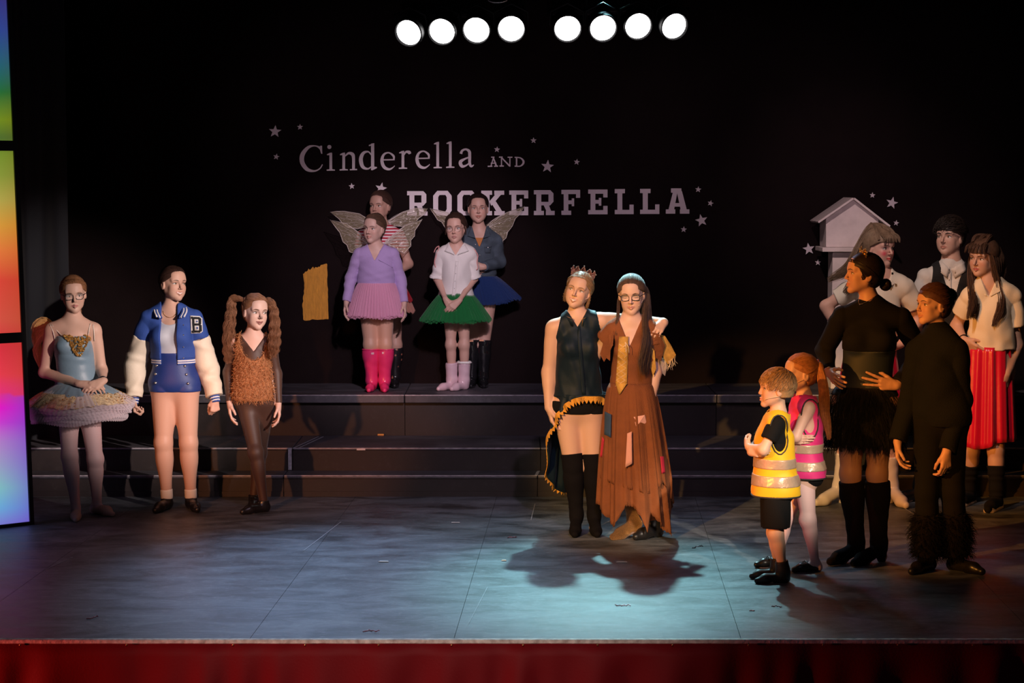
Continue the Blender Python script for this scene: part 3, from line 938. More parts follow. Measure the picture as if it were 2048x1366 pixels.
def tutu(p, c0, c1, r0, r1, m, seed, prof, layers=5, tilt=0):
    for i in range(layers):
        k = 1 - .035 * i
        v, f = skirt(c0, c1 - V(0, 0, .006 * (i % 3) - .004), (r0[0] - .003 * i, r0[1] - .003 * i), (r1[0] * k, r1[1] * k), p.S, p.F, n=520, rows=10, nf=52 + 7 * i, amp=.0055, seed=seed * 7 + i, prof=prof,
                     hem=lambda th, i=i: .007 * np.sin(5 * th + i) + .004 * np.sin(23 * th + 2 * i + np.sin(9 * th)) + .003 * np.sin(61 * th) + tilt * np.cos(th), ampf=lambda t: .25 + .75 * t)
        mk('tutu_layer', v, f, m, p.root)
def neck_collar(p, name, m, r=.060, z0=-.015, z1=.030, gap=24, lean=.010, fwd=.0, drop=.03):
    """standing band round the neck, open at the front"""
    o = p.j['neck'] + p.F * fwd; n = 30; v = []
    for i in range(n):
        a = math.radians(gap + (360 - 2 * gap) * i / (n - 1)); c = math.cos(a); d = p.F * c + p.S * math.sin(a); dz = -drop * max(0, c)
        for (rr, z) in ((r, z0 + dz), (r + lean, z1 + dz)): v.append(o + d * rr * (1 + .12 * max(0, c)) + V(0, 0, z))
    ob = mk(name, v, [(2 * i, 2 * i + 1, 2 * i + 3, 2 * i + 2) for i in range(n - 1)], m, p.root); ob.modifiers.new('thickness', 'SOLIDIFY').thickness = .004
    return ob
LAMP_E = 30
PZ = .600
silver = mat('silver_metal', (.75, .74, .72), .25, metal=1)

# ================================================================== STAGE
def struct(o): o['kind'] = 'structure'; return o
D_EDGE = fl(1024, 1277)[1]; D_S1 = fl(1024, 994)[1]
h1 = .146; D_S2 = fl(1024, 942, h1)[1]
h2 = .302; D_S3 = fl(1024, 872, h2)[1]
h3 = PZ; D_W = 15.16

def stage_mat(name, base, var, scuff, rough=.55):
    m = mat(name, base, rough); nt = m.node_tree; N = nt.nodes; L = nt.links; b = N['Principled BSDF']
    tc = N.new('ShaderNodeTexCoord'); geo = N.new('ShaderNodeNewGeometry')
    mp = N.new('ShaderNodeMapping'); mp.inputs['Scale'].default_value = (1.2, 2.6, 1); L.new(geo.outputs['Position'], mp.inputs[0])
    n1 = N.new('ShaderNodeTexNoise'); n1.inputs['Scale'].default_value = 2.2; n1.inputs['Detail'].default_value = 9; n1.inputs['Roughness'].default_value = .68; n1.inputs['Distortion'].default_value = .7
    L.new(mp.outputs[0], n1.inputs['Vector'])
    r1 = N.new('ShaderNodeValToRGB'); e = r1.color_ramp.elements
    e[0].position = .34; e[0].color = (*[c * (1 - var) for c in base], 1); e[1].position = .66; e[1].color = (*[c * (1 + var * 2) for c in base], 1)
    L.new(n1.outputs[0], r1.inputs[0])
    n2 = N.new('ShaderNodeTexNoise'); n2.inputs['Scale'].default_value = 17; n2.inputs['Detail'].default_value = 8; n2.inputs['Roughness'].default_value = .75; L.new(mp.outputs[0], n2.inputs['Vector'])
    r2 = N.new('ShaderNodeValToRGB'); r2.color_ramp.elements[0].position = .54; r2.color_ramp.elements[0].color = (0, 0, 0, 1); r2.color_ramp.elements[1].position = .78; r2.color_ramp.elements[1].color = (scuff, scuff, scuff, 1)
    L.new(n2.outputs[0], r2.inputs[0])
    mx = N.new('ShaderNodeMixRGB'); mx.blend_type = 'ADD'; mx.inputs[0].default_value = 1; L.new(r1.outputs[0], mx.inputs[1]); L.new(r2.outputs[0], mx.inputs[2]); L.new(mx.outputs[0], b.inputs['Base Color'])
    r3 = N.new('ShaderNodeMapRange'); r3.inputs['To Min'].default_value = rough - .12; r3.inputs['To Max'].default_value = rough + .18; L.new(n1.outputs[0], r3.inputs[0]); L.new(r3.outputs[0], b.inputs['Roughness'])
    bp = N.new('ShaderNodeBump'); bp.inputs['Strength'].default_value = .12; bp.inputs['Distance'].default_value = .004; L.new(n2.outputs[0], bp.inputs['Height']); L.new(bp.outputs[0], b.inputs['Normal'])
    return m
floorm = stage_mat('stage_floor_paint', (.082, .090, .100), .75, .22, .44)
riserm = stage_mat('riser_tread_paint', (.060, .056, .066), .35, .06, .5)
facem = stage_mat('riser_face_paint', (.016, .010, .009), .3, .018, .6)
blackm = mat('black_paint', (.012, .012, .014), .7, var=.2, vscale=8)

fb = MB().box((-7, D_EDGE + .02, -.10), (7, 16.5, -.020)).build('floor', blackm, None, (0, 12, -.02)); struct(fb)
ang = -.040
xs = [-5.4, -3.97, -2.55, -1.13, -.17, 1.18, 2.58, 3.95, 5.35]
yb = {0: [12.0], 1: [11.2], 2: [10.6, 13.0], 3: [12.26], 4: [10.9], 5: [11.52], 6: [10.3, 12.7], 7: [11.9]}
g = .0010
def shx(x, y): return x + (y - 11.8) * (-ang)
for i in range(8):
    ys = [D_EDGE] + yb[i] + [D_S1 + .35]
    for k in range(len(ys) - 1):
        y0, y1 = ys[k] + (g if k else 0), ys[k + 1] - g
        P = [(shx(xs[i] + g, y0), y0), (shx(xs[i + 1] - g, y0), y0), (shx(xs[i + 1] - g, y1), y1), (shx(xs[i] + g, y1), y1)]
        MB().poly([V(a, b, -.020) for a, b in P], V(0, 0, 1), .020).build('floor_panel', floorm, fb)
# pale tape on the seams
tape = mat('pale_tape', (.42, .42, .46), .6, var=.3, vscale=40)
def tape_line(a, b, w_=.006, z=.0012, parent=fb):
    a, b = V(*a), V(*b); d = nrm(b - a); n = V(d[1], -d[0], 0) * w_ / 2
    MB().poly([a + n, a - n, b - n, b + n], V(0, 0, 1), .001).build('tape_strip', tape, parent)
for p0, p1, w_ in (((682, 1044), (607, 1102), .006), ((975, 1175), (936, 1250), .003), ((1783, 1000), (1845, 1040), .006), ((1070, 1008), (1062, 1040), .005), ((145, 1115), (90, 1140), .004)):
    a, b = fl(*p0), fl(*p1); tape_line(a + V(0, 0, .001), b + V(0, 0, .001), w_)

# front edge and velvet valance
edge = MB().box((-6, D_EDGE - .035, -.018), (6, D_EDGE + .001, .002), .004).build('trim_1', mat('worn_white_nosing', (.80, .70, .62), .6, var=.45, vscale=30, bump=.4, bscale=60), None, (0, D_EDGE, -.01)); struct(edge)
n = 900; X = np.linspace(-6, 6, n); R_ = []
pin = X / .352; ph = pin - np.floor(pin)
for i in range(16):
    t = i / 15; z = -.016 - t * .95
    w_ = np.sin(X * 17 + 1.3 * np.sin(X * 3.1)) * .5 + .5 * np.sin(X * 29 + t * 2.5 + 2 * np.sin(X * 5))
    diag = np.sin((X * 1.0 + (t * .55)) * 13 + 3 * np.sin(X * 2.2)) * .4
    y = D_EDGE - .028 - .004 * np.sin(ph * PI) * (1 - t) - t ** .7 * (.06 + .040 * w_ + .050 * diag)
    R_.append(np.stack([X, y, np.full(n, z)], 1))
v = np.concatenate(R_); f = np.array([[r * n + c, (r + 1) * n + c, (r + 1) * n + c + 1, r * n + c + 1] for r in range(15) for c in range(n - 1)])
vel = mat('red_velvet', (.20, .002, .006), .6, sheen=.1, spec=.2, bump=.1, bscale=90)
va = mk('stage_valance', v, f, vel, None, (0, D_EDGE - .05, -.02)); tag(va, 'gathered dark red velvet valance hung along the front edge of the stage', 'curtain')
va.modifiers.new('thickness', 'SOLIDIFY').thickness = .004
stud = mat('brass_stud', (.75, .5, .22), .3, metal=1)
s0 = None
for px in (40, 253, 466, 610, 757, 903, 1046, 1195, 1345, 1497, 1646, 1796, 1946):
    q = at(px, 1290, D_EDGE - .045)
    if s0 is None:
        s0 = MB().add(*ball(q, .0055, 8)).build('stud', stud, va, smooth=True); base0 = q
    else:
        c = s0.copy(); C.objects.link(c); c.location = tuple(q - base0)

# risers: three stepped rows of deck units
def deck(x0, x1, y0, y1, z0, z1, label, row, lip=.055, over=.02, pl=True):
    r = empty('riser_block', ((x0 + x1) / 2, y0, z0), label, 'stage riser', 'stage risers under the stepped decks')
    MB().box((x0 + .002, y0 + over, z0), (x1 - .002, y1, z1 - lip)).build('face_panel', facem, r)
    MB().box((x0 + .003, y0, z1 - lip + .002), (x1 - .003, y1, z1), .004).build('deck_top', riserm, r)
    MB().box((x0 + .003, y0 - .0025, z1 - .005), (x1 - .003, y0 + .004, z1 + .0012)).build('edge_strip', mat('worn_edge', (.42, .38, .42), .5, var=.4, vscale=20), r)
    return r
def X_(px, py, z): return fl(px, py, z)[0]
s2a, s2b = X_(585, 896, h2), X_(1081, 896, h2); s1a, s1b = X_(567, 951, h1), X_(1075, 951, h1); s3a, s3b = X_(809, 790, h3), X_(1431, 787, h3)
YS1 = D_S1
d1 = fl(1024, 951, h1)[1]; d2 = fl(1024, 896, h2)[1]; d3 = fl(1024, 790, h3)[1]
nm = ('left', 'middle', 'right')
for i, (a, b) in enumerate(((-4.6, s1a), (s1a, s1b), (s1b, 4.8))):
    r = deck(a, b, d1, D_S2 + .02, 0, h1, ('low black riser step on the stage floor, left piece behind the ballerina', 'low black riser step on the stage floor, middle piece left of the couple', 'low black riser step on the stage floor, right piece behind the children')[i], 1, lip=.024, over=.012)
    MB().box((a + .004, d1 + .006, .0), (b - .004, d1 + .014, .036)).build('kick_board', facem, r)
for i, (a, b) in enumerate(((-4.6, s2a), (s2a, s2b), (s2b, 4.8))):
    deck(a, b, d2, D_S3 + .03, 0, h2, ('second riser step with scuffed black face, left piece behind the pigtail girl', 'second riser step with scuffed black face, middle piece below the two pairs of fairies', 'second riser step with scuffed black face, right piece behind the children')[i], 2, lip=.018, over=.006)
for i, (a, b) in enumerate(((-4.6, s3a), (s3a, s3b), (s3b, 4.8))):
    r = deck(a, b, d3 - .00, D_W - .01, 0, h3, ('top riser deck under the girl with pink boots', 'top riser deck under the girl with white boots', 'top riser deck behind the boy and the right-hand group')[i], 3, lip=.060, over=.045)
MB().poly([V(s2a - .03, d2 - .004, .15), V(s2a - .006, d2 - .004, .15), V(s2a - .006, d2 - .004, h2 + .002), V(s2a - .03, d2 - .004, h2 + .002)], V(0, -1, 0), .001).build('tape_strip', tape, bpy.data.objects['riser_block.003'])
for dx in (.035, .070):
    a, b = V(s2a - .03 + dx, d2, h2 + .001), V(s2a + .08 + dx, D_S3 - .05, h2 + .001); d = V(.010, 0, 0); MB().poly([a, a + d, b + d, b], V(0, 0, 1), .001).build('tape_strip', tape, bpy.data.objects['riser_block.004'])
a = V(s1b - .02, d1 - .002, h1 + .001); b = V(s1b + .0, D_S2 - .005, h1 + .001); MB().poly([a, a + V(.02, 0, 0), b + V(.02, 0, 0), b], V(0, 0, 1), .001).build('tape_strip', tape, bpy.data.objects['riser_block.001'])

# back wall, wings of the stage, ceiling
wallm = mat('wall_black_paint', (.0095, .0055, .0058), .85, var=.12, vscale=5, bump=.15, bscale=120, spec=.08)
struct(MB().box((-7, D_W, -.1), (7, D_W + .12, 5.2)).build('wall_back', wallm, None, (0, D_W, 0)))
struct(MB().box((-7, D_EDGE + .3, 4.9), (7, D_W + .1, 5.0)).build('ceiling', blackm, None, (0, 12, 4.9)))
struct(MB().box((-6.9, 8.0, -.1), (-6.8, 15.3, 5)).build('wall_left', blackm, None, (-6.85, 12, 0)))
struct(MB().box((6.8, 8.0, -.1), (6.9, 15.3, 5)).build('wall_right', blackm, None, (6.85, 12, 0)))
def drape(name, x0, x1, y, z0, z1, m, label, depth=.05, freq=26):
    n = 160; X = np.linspace(x0, x1, n); w_ = depth * np.sin(X * freq + 1.2 * np.sin(X * 7))
    f_ = MB(); v = [(a, y + b, z0) for a, b in zip(X, w_)] + [(a, y + b * .8, z1) for a, b in zip(X, w_)]
    o = mk(name, v, [(i, i + 1, n + i + 1, n + i) for i in range(n - 1)], m, None, ((x0 + x1) / 2, y, z0)); tag(o, label, 'curtain'); o.modifiers.new('thickness', 'SOLIDIFY').thickness = .006
drm = mat('drape_navy', (.004, .006, .010), .85, sheen=.3)
drape('drape', -4.4, -3.15, 14.15, h2 + .0, 4.8, drm, 'dark navy masking drape hanging behind the ballerina', .03, 30)
drape('drape', 3.6, 4.8, 13.1, 0.0, 4.8, drm, 'black masking drape in the dark at the right edge of the stage', .04, 30)

# ------------------------------------------------------------------ lettering and stars
YL = D_W - .018
paper = mat('white_vinyl', (.72, .64, .68), .6)
def glyph(name, strokes, label, group, parent=None, cat='letter', th=.008):
    """strokes: list of polygons in pixels"""
    g = MB(); c = np.mean([q for s_ in strokes for q in s_], axis=0)
    for k, s_ in enumerate(strokes): g.add(*(lambda m: (m.v, m.f))(MB().poly([at(a, b, YL + .0004 * (k % 23)) for a, b in s_], V(0, 1, 0), th)))
    o = g.build(name, paper, None, at(c[0], c[1], YL)); tag(o, label, cat, group); return o
def band(pts, w0):
    """centre line points [(x,y,half width)...] -> outline polygons (a quad strip)"""
    P = sm_curve([(a, b, c) for a, b, c in pts], max(2, len(pts) * 4)); T = np.gradient(P[:, :2], axis=0); T /= np.linalg.norm(T, axis=1)[:, None] + 1e-9
    N_ = np.stack([-T[:, 1], T[:, 0]], 1) * P[:, 2:3] * w0; a = P[:, :2] + N_; b = P[:, :2] - N_
    return [[tuple(a[i]), tuple(a[i + 1]), tuple(b[i + 1]), tuple(b[i])] for i in range(len(a) - 1)]
# Cinderella : crop scale 4.096 offset (580,260)
def c4(x, y): return (580 + x / 4.096, 260 + y / 4.096)
def B4(*pts): return band([(c4(a, b)[0], c4(a, b)[1], c / 4.096) for a, b, c in pts], 1)
def Q4(*pts): return [[c4(a, b) for a, b in pts]]
def serif_i(x, y0, y1, w=11, foot=True, k=0):
    s_ = Q4((x - w, y0 + 6 * k), (x + w, y0), (x + w, y1), (x - w, y1)) + Q4((x - w, y0 - 2), (x + w, y0 - 6), (x - w, y0 + 16), (x - w - 20, y0 + 16), (x - w - 20, y0 + 9))
    if foot: s_ += Q4((x - 34, y1 - 9), (x - 12, y1 - 12), (x + 12, y1 - 12), (x + 34, y1 - 9), (x + 34, y1), (x - 34, y1 + 1))
    return s_
def e_(x, y, r=58):
    return B4((x + 48, y - 6, 5), (x + 44, y - 40, 9), (x + 5, y - 66, 6), (x - 35, y - 50, 9), (x - 50, y, 13), (x - 32, y + 52, 13), (x + 10, y + 70, 9), (x + 44, y + 52, 4), (x + 54, y + 40, 3)) + Q4((x - 44, y - 12), (x + 54, y - 14), (x + 54, y - 4), (x - 44, y - 2))
gp = 'white cut-out letters of the first title word on the back wall'
lt = 'white serif letter %s of the upper title word, %s'
glyph('letter', B4((258, 190, 4), (248, 150, 9), (205, 130, 5), (150, 142, 12), (103, 200, 18), (100, 265, 18), (140, 322, 15), (200, 336, 7), (245, 315, 5), (266, 282, 4)) + Q4((245, 130), (262, 128), (264, 195), (256, 195)), lt % ('C', 'leftmost and largest'), gp)
glyph('letter', serif_i(334, 190, 333) + [[(c4(322, 139)[0] + 4.1 * math.cos(a), c4(322, 139)[1] + 4.1 * math.sin(a)) for a in np.linspace(0, 2 * PI, 14, False)]], lt % ('i', 'just right of the C'), gp)
glyph('letter', serif_i(440, 190, 331) + B4((450, 215, 4), (480, 190, 9), (512, 200, 14), (520, 235, 12), (520, 322, 11)) + Q4((490, 320), (548, 318), (550, 329), (490, 330)), lt % ('n', 'third from the left'), gp)
glyph('letter', B4((668, 205, 5), (640, 178, 6), (600, 190, 12), (580, 240, 16), (595, 300, 14), (635, 318, 7), (668, 300, 5)) + Q4((664, 112), (690, 108), (690, 300), (712, 303), (712, 312), (675, 330), (664, 328)) + Q4((646, 122), (690, 108), (690, 125), (646, 132)), lt % ('d', 'the first tall one'), gp)
glyph('letter', e_(803, 252), lt % ('e', 'between d and r'), gp)
glyph('letter', serif_i(925, 175, 318) + B4((933, 205, 4), (950, 180, 8), (975, 182, 13), (982, 196, 10)), lt % ('r', 'the only one of its kind'), gp)
glyph('letter', e_(1090, 240), lt % ('e', 'just right of the r'), gp)
glyph('letter', serif_i(1210, 102, 313), lt % ('l', 'left one of the tall pair'), gp)
glyph('letter', serif_i(1313, 98, 310), lt % ('l', 'right one of the tall pair'), gp)
glyph('letter', B4((1400, 195, 11), (1410, 170, 9), (1440, 158, 8), (1468, 175, 12), (1472, 215, 12), (1472, 270, 11), (1484, 298, 9), (1506, 285, 3)) + B4((1470, 222, 5), (1430, 238, 8), (1396, 262, 14), (1408, 296, 13), (1440, 292, 7), (1470, 270, 5)), lt % ('a', 'last at the right'), gp)
gp = 'small white typewriter letters between the two title words'
glyph('letter', B4((1668, 225, 5), (1645, 298, 4)) + B4((1665, 225, 5), (1690, 295, 7)) + Q4((1645, 268), (1690, 268), (1690, 276), (1645, 276)) + Q4((1620, 293), (1658, 292), (1658, 302), (1620, 303)) + Q4((1672, 292), (1704, 291), (1704, 301), (1672, 302)) + Q4((1648, 218), (1675, 218), (1675, 227), (1648, 227)), 'small white typewriter letter A on the wall right of the upper title word', gp)
glyph('letter', Q4((1728, 222), (1737, 222), (1737, 298), (1728, 298)) + B4((1732, 225, 5), (1800, 296, 6)) + Q4((1797, 220), (1806, 220), (1806, 300), (1797, 300)) + Q4((1712, 217), (1742, 217), (1742, 227), (1712, 227)) + Q4((1782, 218), (1822, 218), (1822, 228), (1782, 228)) + Q4((1716, 290), (1752, 290), (1752, 300), (1716, 300)), 'small white typewriter letter N on the wall right of the upper title word', gp)
glyph('letter', Q4((1850, 222), (1862, 222), (1862, 298), (1850, 298)) + B4((1840, 224, 5), (1885, 228, 5), (1910, 250, 8), (1910, 275, 8), (1885, 296, 5), (1840, 296, 5)), 'small white typewriter letter D on the wall right of the upper title word', gp)
# ROCKERFELLA block letters : crop scale 3.103 offset (780,350)
def c3(x, y): return (780 + x / 3.103, 350 + y / 3.103)
def blk(x, w_, y0, y1, ch):
    """slab serif capitals as polygons, x left edge, crop coords; tilt with the row"""
    t = 24; h = y1 - y0; s_ = []
    def Q(*p): s_.append([c3(x + a * w_, y0 + b * h) for a, b in p])
    e = t / w_; v = t / h; sv = 20 / h
    def R(a, b, c, d): Q((a, b), (c, b), (c, d), (a, d))
    if ch == 'O' or ch == 'C':
        R(0, .2, .27, .8) ; Q((0, .2), (.22, 0), (.78, 0), (1, .2), (.73, .26), (.66, .17), (.34, .17), (.27, .26)); Q((0, .8), (.22, 1), (.78, 1), (1, .8), (.73, .74), (.66, .83), (.34, .83), (.27, .74)); 
        if ch == 'O': R(.73, .2, 1, .8)
        else: R(.73, .2, 1, .38); R(.73, .64, 1, .8)
    if ch in 'REFK':
        R(.12, 0, .12 + .25, 1); 
    if ch == 'R':
        R(0, 0, .82, .17); Q((.70, 0), (.82, 0), (.98, .13), (.98, .46), (.82, .60), (.73, .60), (.73, .1)); R(.12, .47, .82, .61); R(0, .83, .50, 1); Q((.48, .58), (.74, .58), (.86, .83), (.62, .83)); R(.60, .83, 1.04, 1)
    if ch in 'EF':
        R(0, 0, 1, .17); R(.78, 0, 1, .32); R(.2, .42, .68, .57); R(.55, .34, .68, .65)
        if ch == 'E': R(0, .83, 1, 1); R(.78, .66, 1, 1)
        else: R(0, .83, .52, 1)
    if ch == 'K':
        R(0, 0, .48, .17); R(0, .83, .48, 1); R(.58, 0, 1.02, .17); R(.58, .83, 1.04, 1); Q((.66, .12), (.92, .12), (.45, .62), (.36, .44)); Q((.42, .46), (.58, .34), (.96, .88), (.70, .88))
    if ch == 'L':
        R(.14, 0, .40, 1); R(0, 0, .54, .17); R(0, .83, 1, 1); R(.78, .62, 1, 1)
    if ch == 'A':
        R(.22, 0, .66, .17); Q((.32, .1), (.50, .1), (.34, .88), (.10, .88)); Q((.46, .1), (.68, .1), (.90, .88), (.64, .88)); R(.25, .58, .75, .72); R(0, .83, .40, 1); R(.60, .83, 1, 1)
    return s_
gp = 'white block letters of the lower title word on the back wall'
for x, w_, y0, y1, ch, wh in ((106, 122, 100, 252, 'R', 'the leftmost, above the striped wings'), (268, 115, 98, 252, 'O', 'the only round one'), (418, 118, 97, 251, 'C', 'half hidden by the denim girl'), (566, 140, 97, 250, 'K', 'right of the denim girl'),
                          (740, 118, 96, 250, 'E', 'the left one of its two'), (893, 124, 94, 249, 'R', 'in the middle of the word'), (1064, 116, 92, 248, 'F', 'the only one of its kind'), (1230, 120, 90, 244, 'E', 'right of the F'),
                          (1395, 117, 87, 243, 'L', 'the left one of the pair'), (1552, 120, 86, 242, 'L', 'the right one of the pair'), (1712, 146, 83, 240, 'A', 'last at the right')):
    glyph('letter', blk(x, w_, y0, y1, ch), 'white block capital %s of the lower title word, %s' % (ch, wh), gp)
stars = [(550, 263, 13, 4, 'largest at the far upper left of the title'), (600, 254, 6.5, 0, 'small, above the serif capital C'), (552.5, 313.5, 6.5, 10, 'small one left of the serif capital'), (994, 299, 6.5, 5, 'small one above the typewriter letters'),
         (1067, 281, 6.5, 0, 'small, topmost right of the upper title word'), (1095, 333, 13.5, 5, 'large one right of the typewriter letters'), (1153.5, 324, 6.5, 8, 'small one furthest right on the upper title row'), (703.5, 372.5, 6.5, -5, 'small one left of the lower title word'),
         (762, 377, 12.5, 12, 'large one above the head of the striped girl'), (1396.5, 379, 6.5, 5, 'small, upper right of the lower title word'), (1421, 406.5, 6.5, 15, 'small one furthest right beside the lower title word'), (1403, 441, 13, -12, 'large one right of the last block capital'),
         (1367.5, 459, 6.5, 5, 'small one beneath the last block capital'), (1745, 390.5, 6, 4, 'small one topmost right of the birdhouse roof'), (1784, 406, 12.5, 14, 'large one right of the birdhouse roof'), (1792.5, 446, 6, 10, 'small, lowest right of the birdhouse'),
         (1617.5, 498, 12.5, -8, 'large one left of the birdhouse ledge'), (1636, 525, 6.5, 2, 'small one left of the birdhouse post')]
for x, y, r, a, lb in stars:
    P = [at(x + (r if i % 2 == 0 else r * .42) * math.sin(math.radians(a + i * 36)), y - (r if i % 2 == 0 else r * .42) * math.cos(math.radians(a + i * 36)), YL) for i in range(10)]
    o = MB().poly(P, V(0, 1, 0), .009).build('star', paper, None, at(x, y, YL)); tag(o, 'white five-pointed star on the back wall, ' + lb, 'star', 'white stars stuck on the back wall')
# yellow brush patch
r_ = random.Random(3); P = []
for t in np.linspace(0, 1, 16): P.append((607 - 1.5 * math.sin(t * 5) + r_.uniform(-1, 1), 639 - 78 * t))
for t in np.linspace(0, 1, 22): P.append((606 + 47 * t, 549 - 20 * t ** .7 + (r_.uniform(-3, 3) if t < .8 else 0) - 2))
for t in np.linspace(0, 1, 16): P.append((654 + 3 * t + r_.uniform(-.7, .7), 529 + 107 * t))
for t in np.linspace(0, 1, 10): P.append((657 - 48 * t, 637 + r_.uniform(-1, 1.5) + 3 * t))
o = MB().poly([at(a, b, D_W - .002) for a, b in P], V(0, 1, 0), .003).build('paint_patch', mat('ochre_paint', (.62, .27, .025), .7, var=.18, vscale=14, bump=.4, bscale=40, stretch=(6, 1, 1)), None, at(630, 585, D_W)); tag(o, 'yellow ochre patch of brushed paint on the black back wall', 'paint patch')

# ------------------------------------------------------------------ birdhouse
card = mat('white_card', (.72, .62, .60), .75, var=.08, vscale=12, bump=.2, bscale=50)
c8 = lambda a, b: (1600 + a / 7.588, 380 + b / 7.588)
YB = 14.72; r0 = at(1690, 768, YB); bh = empty('birdhouse', (r0[0] + .07, YB + .1, h3), 'tall white cardboard birdhouse with gable roof and ledge on a square post', 'birdhouse')
dp = .30
L_, R2 = c8(395, 0)[0], c8(1190, 0)[0]
ap = c8(790, 140)
MB().poly([at(L_, c8(0, 865)[1], YB), at(R2, c8(0, 865)[1], YB), at(R2, c8(0, 430)[1], YB), at(*ap, YB), at(L_, c8(0, 430)[1], YB)], V(0, 1, 0), dp).build('house_box', card, bh)
for q in (-1, 1):
    a = at(*ap, YB); e_x, e_y = (c8(265, 500) if q < 0 else c8(1330, 560)); e = at(e_x, e_y, YB); d = nrm(e - a); nn = nrm(np.cross(d, V(0, 1, 0))); nn = nn if nn[2] > 0 else -nn
    MB().poly([a, e, e + nn * .014, a + nn * .014], V(0, 1, 0), dp + .10).build('roof_panel', card, bh).location = (0, -.07, 0)
zl = at(1650, c8(0, 935)[1], YB)[2]; zu = at(1650, c8(0, 870)[1], YB)[2]; xl, xr = at(c8(325, 0)[0], 500, YB)[0], at(c8(1250, 0)[0], 500, YB)[0]
MB().box((xl, YB - .05, zl), (xr, YB + dp, zu), .003).build('ledge', card, bh)
xp0, xp1 = at(c8(500, 0)[0], 560, YB)[0], at(c8(1080, 0)[0], 560, YB)[0]
MB().box((xp0, YB + .03, h3), (xp1, YB + .24, zl), .003).build('post', card, bh)
for x in (770, 900): 
    a = at(*c8(x, 340), YB); b = at(*c8(x, 850), YB); MB().box((a[0] - .003, YB - .003, b[2]), (a[0] + .003, YB + .001, a[2])).build('card_seam', card, bh)
a = at(*c8(400, 330), YB); b = at(*c8(1180, 318), YB)

# ------------------------------------------------------------------ light bars with eight lamps
metal = mat('lamp_black', (.015, .015, .017), .5, metal=.3)
lens = mat('lamp_lens_lit', (1, 1, 1), .4, emit=(1, .97, .95), estr=14)
YLt = 14.0
lamps = [(817.5, 65, (-.30, -.84, -.36)), (884, 62.5, (-.20, -.86, -.36)), (953, 60, (-.12, -.86, -.36)), (1022.5, 57.5, (-.02, -.87, -.34)), (1135, 57, (.06, -.86, -.36)), (1206, 56, (.12, -.87, -.34)), (1276, 52, (.16, -.87, -.33)), (1348, 52, (.30, -.84, -.36))]
for i, (a, b) in enumerate(((0, 3), (4, 7))):
    p0, p1 = at(lamps[a][0] - 30, lamps[a][1] - 32, YLt + .14), at(lamps[b][0] + 30, lamps[b][1] - 32, YLt + .14)
    o = empty('lighting_bar', (p0 + p1) / 2, ('black steel lighting bar carrying the left four lamps', 'black steel lighting bar carrying the right four lamps')[i], 'lighting bar')
    MB().tube([p0, p1], .022, 12).build('bar', metal, o, smooth=True)
    for t in (.25, .75): q = lerp(p0, p1, t); MB().tube([q, q + V(0, 0, 1.2)], .012, 8).build('hanger_pole', metal, o, smooth=True)
ords = ('first', 'second', 'third', 'fourth')
cols = [(.55, .62, 1), (.42, .70, 1), (.40, .85, .95), (.45, .9, .95), (.45, .85, 1), (.45, .85, .95), (.55, .6, 1), (.7, .55, 1)]
for i, (x, y, nv) in enumerate(lamps):
    n_ = nrm(nv); c = at(x, y, YLt); u = nrm(np.cross(n_, V(0, 0, 1))); w_ = np.cross(u, n_)
    o = empty('stage_lamp', c, 'round lit stage lamp, %s from the left on the %s lighting bar' % (ords[i % 4], 'left' if i < 4 else 'right'), 'stage lamp', 'lit lamps on the two bars above the stage')
    def ring(r, off, k=32): return np.array([c + (u * math.cos(a) + w_ * math.sin(a)) * r + n_ * off for a in np.linspace(0, 2 * PI, k, False)])
    v, f = loft([ring(.086, -.004), ring(.093, -.004), ring(.095, .020), ring(.100, .020), ring(.104, .0), ring(.104, -.09), ring(.085, -.15), ring(.05, -.19), ring(.006, -.20)])
    mk('housing', v, f, metal, o)
    k = 32; pts = [c - n_ * .0] + list(ring(.089, -.002)); MB().add(pts, [(0, 1 + j, 1 + (j + 1) % k) for j in range(k)]).build('lens', lens, o, fix=False)
    MB().tube([c + u * .115 - n_ * .06, c + u * .115 + w_ * .10 - n_ * .07, c + w_ * .16 - n_ * .07, c - u * .115 + w_ * .10 - n_ * .07, c - u * .115 - n_ * .06], .008, 6).build('yoke', metal, o, smooth=True)
    d = bpy.data.lights.new('lamp_beam', 'SPOT'); d.energy = LAMP_E; d.color = cols[i]; d.spot_size = math.radians(62); d.spot_blend = .8; d.shadow_soft_size = .085
    lo = bpy.data.objects.new('lamp_beam', d); C.objects.link(lo); lo.location = tuple(c + n_ * .035); aim = V(c[0] * 1.0 + .15, 10.6, 0); lo.rotation_euler = Vector(aim - c).to_track_quat('-Z', 'Y').to_euler()
# glitter hook at the very top
o = MB().tube([at(995 + 20 * math.cos(a), -2 + 7 * math.sin(a), 13.9) for a in np.linspace(0, 2 * PI, 24, False)], .006, 6, True).build('hanging_ring', silver, None, at(995, 0, 13.9), smooth=True); tag(o, 'thin silver ring hanging above the lamps at the top edge', 'ring')

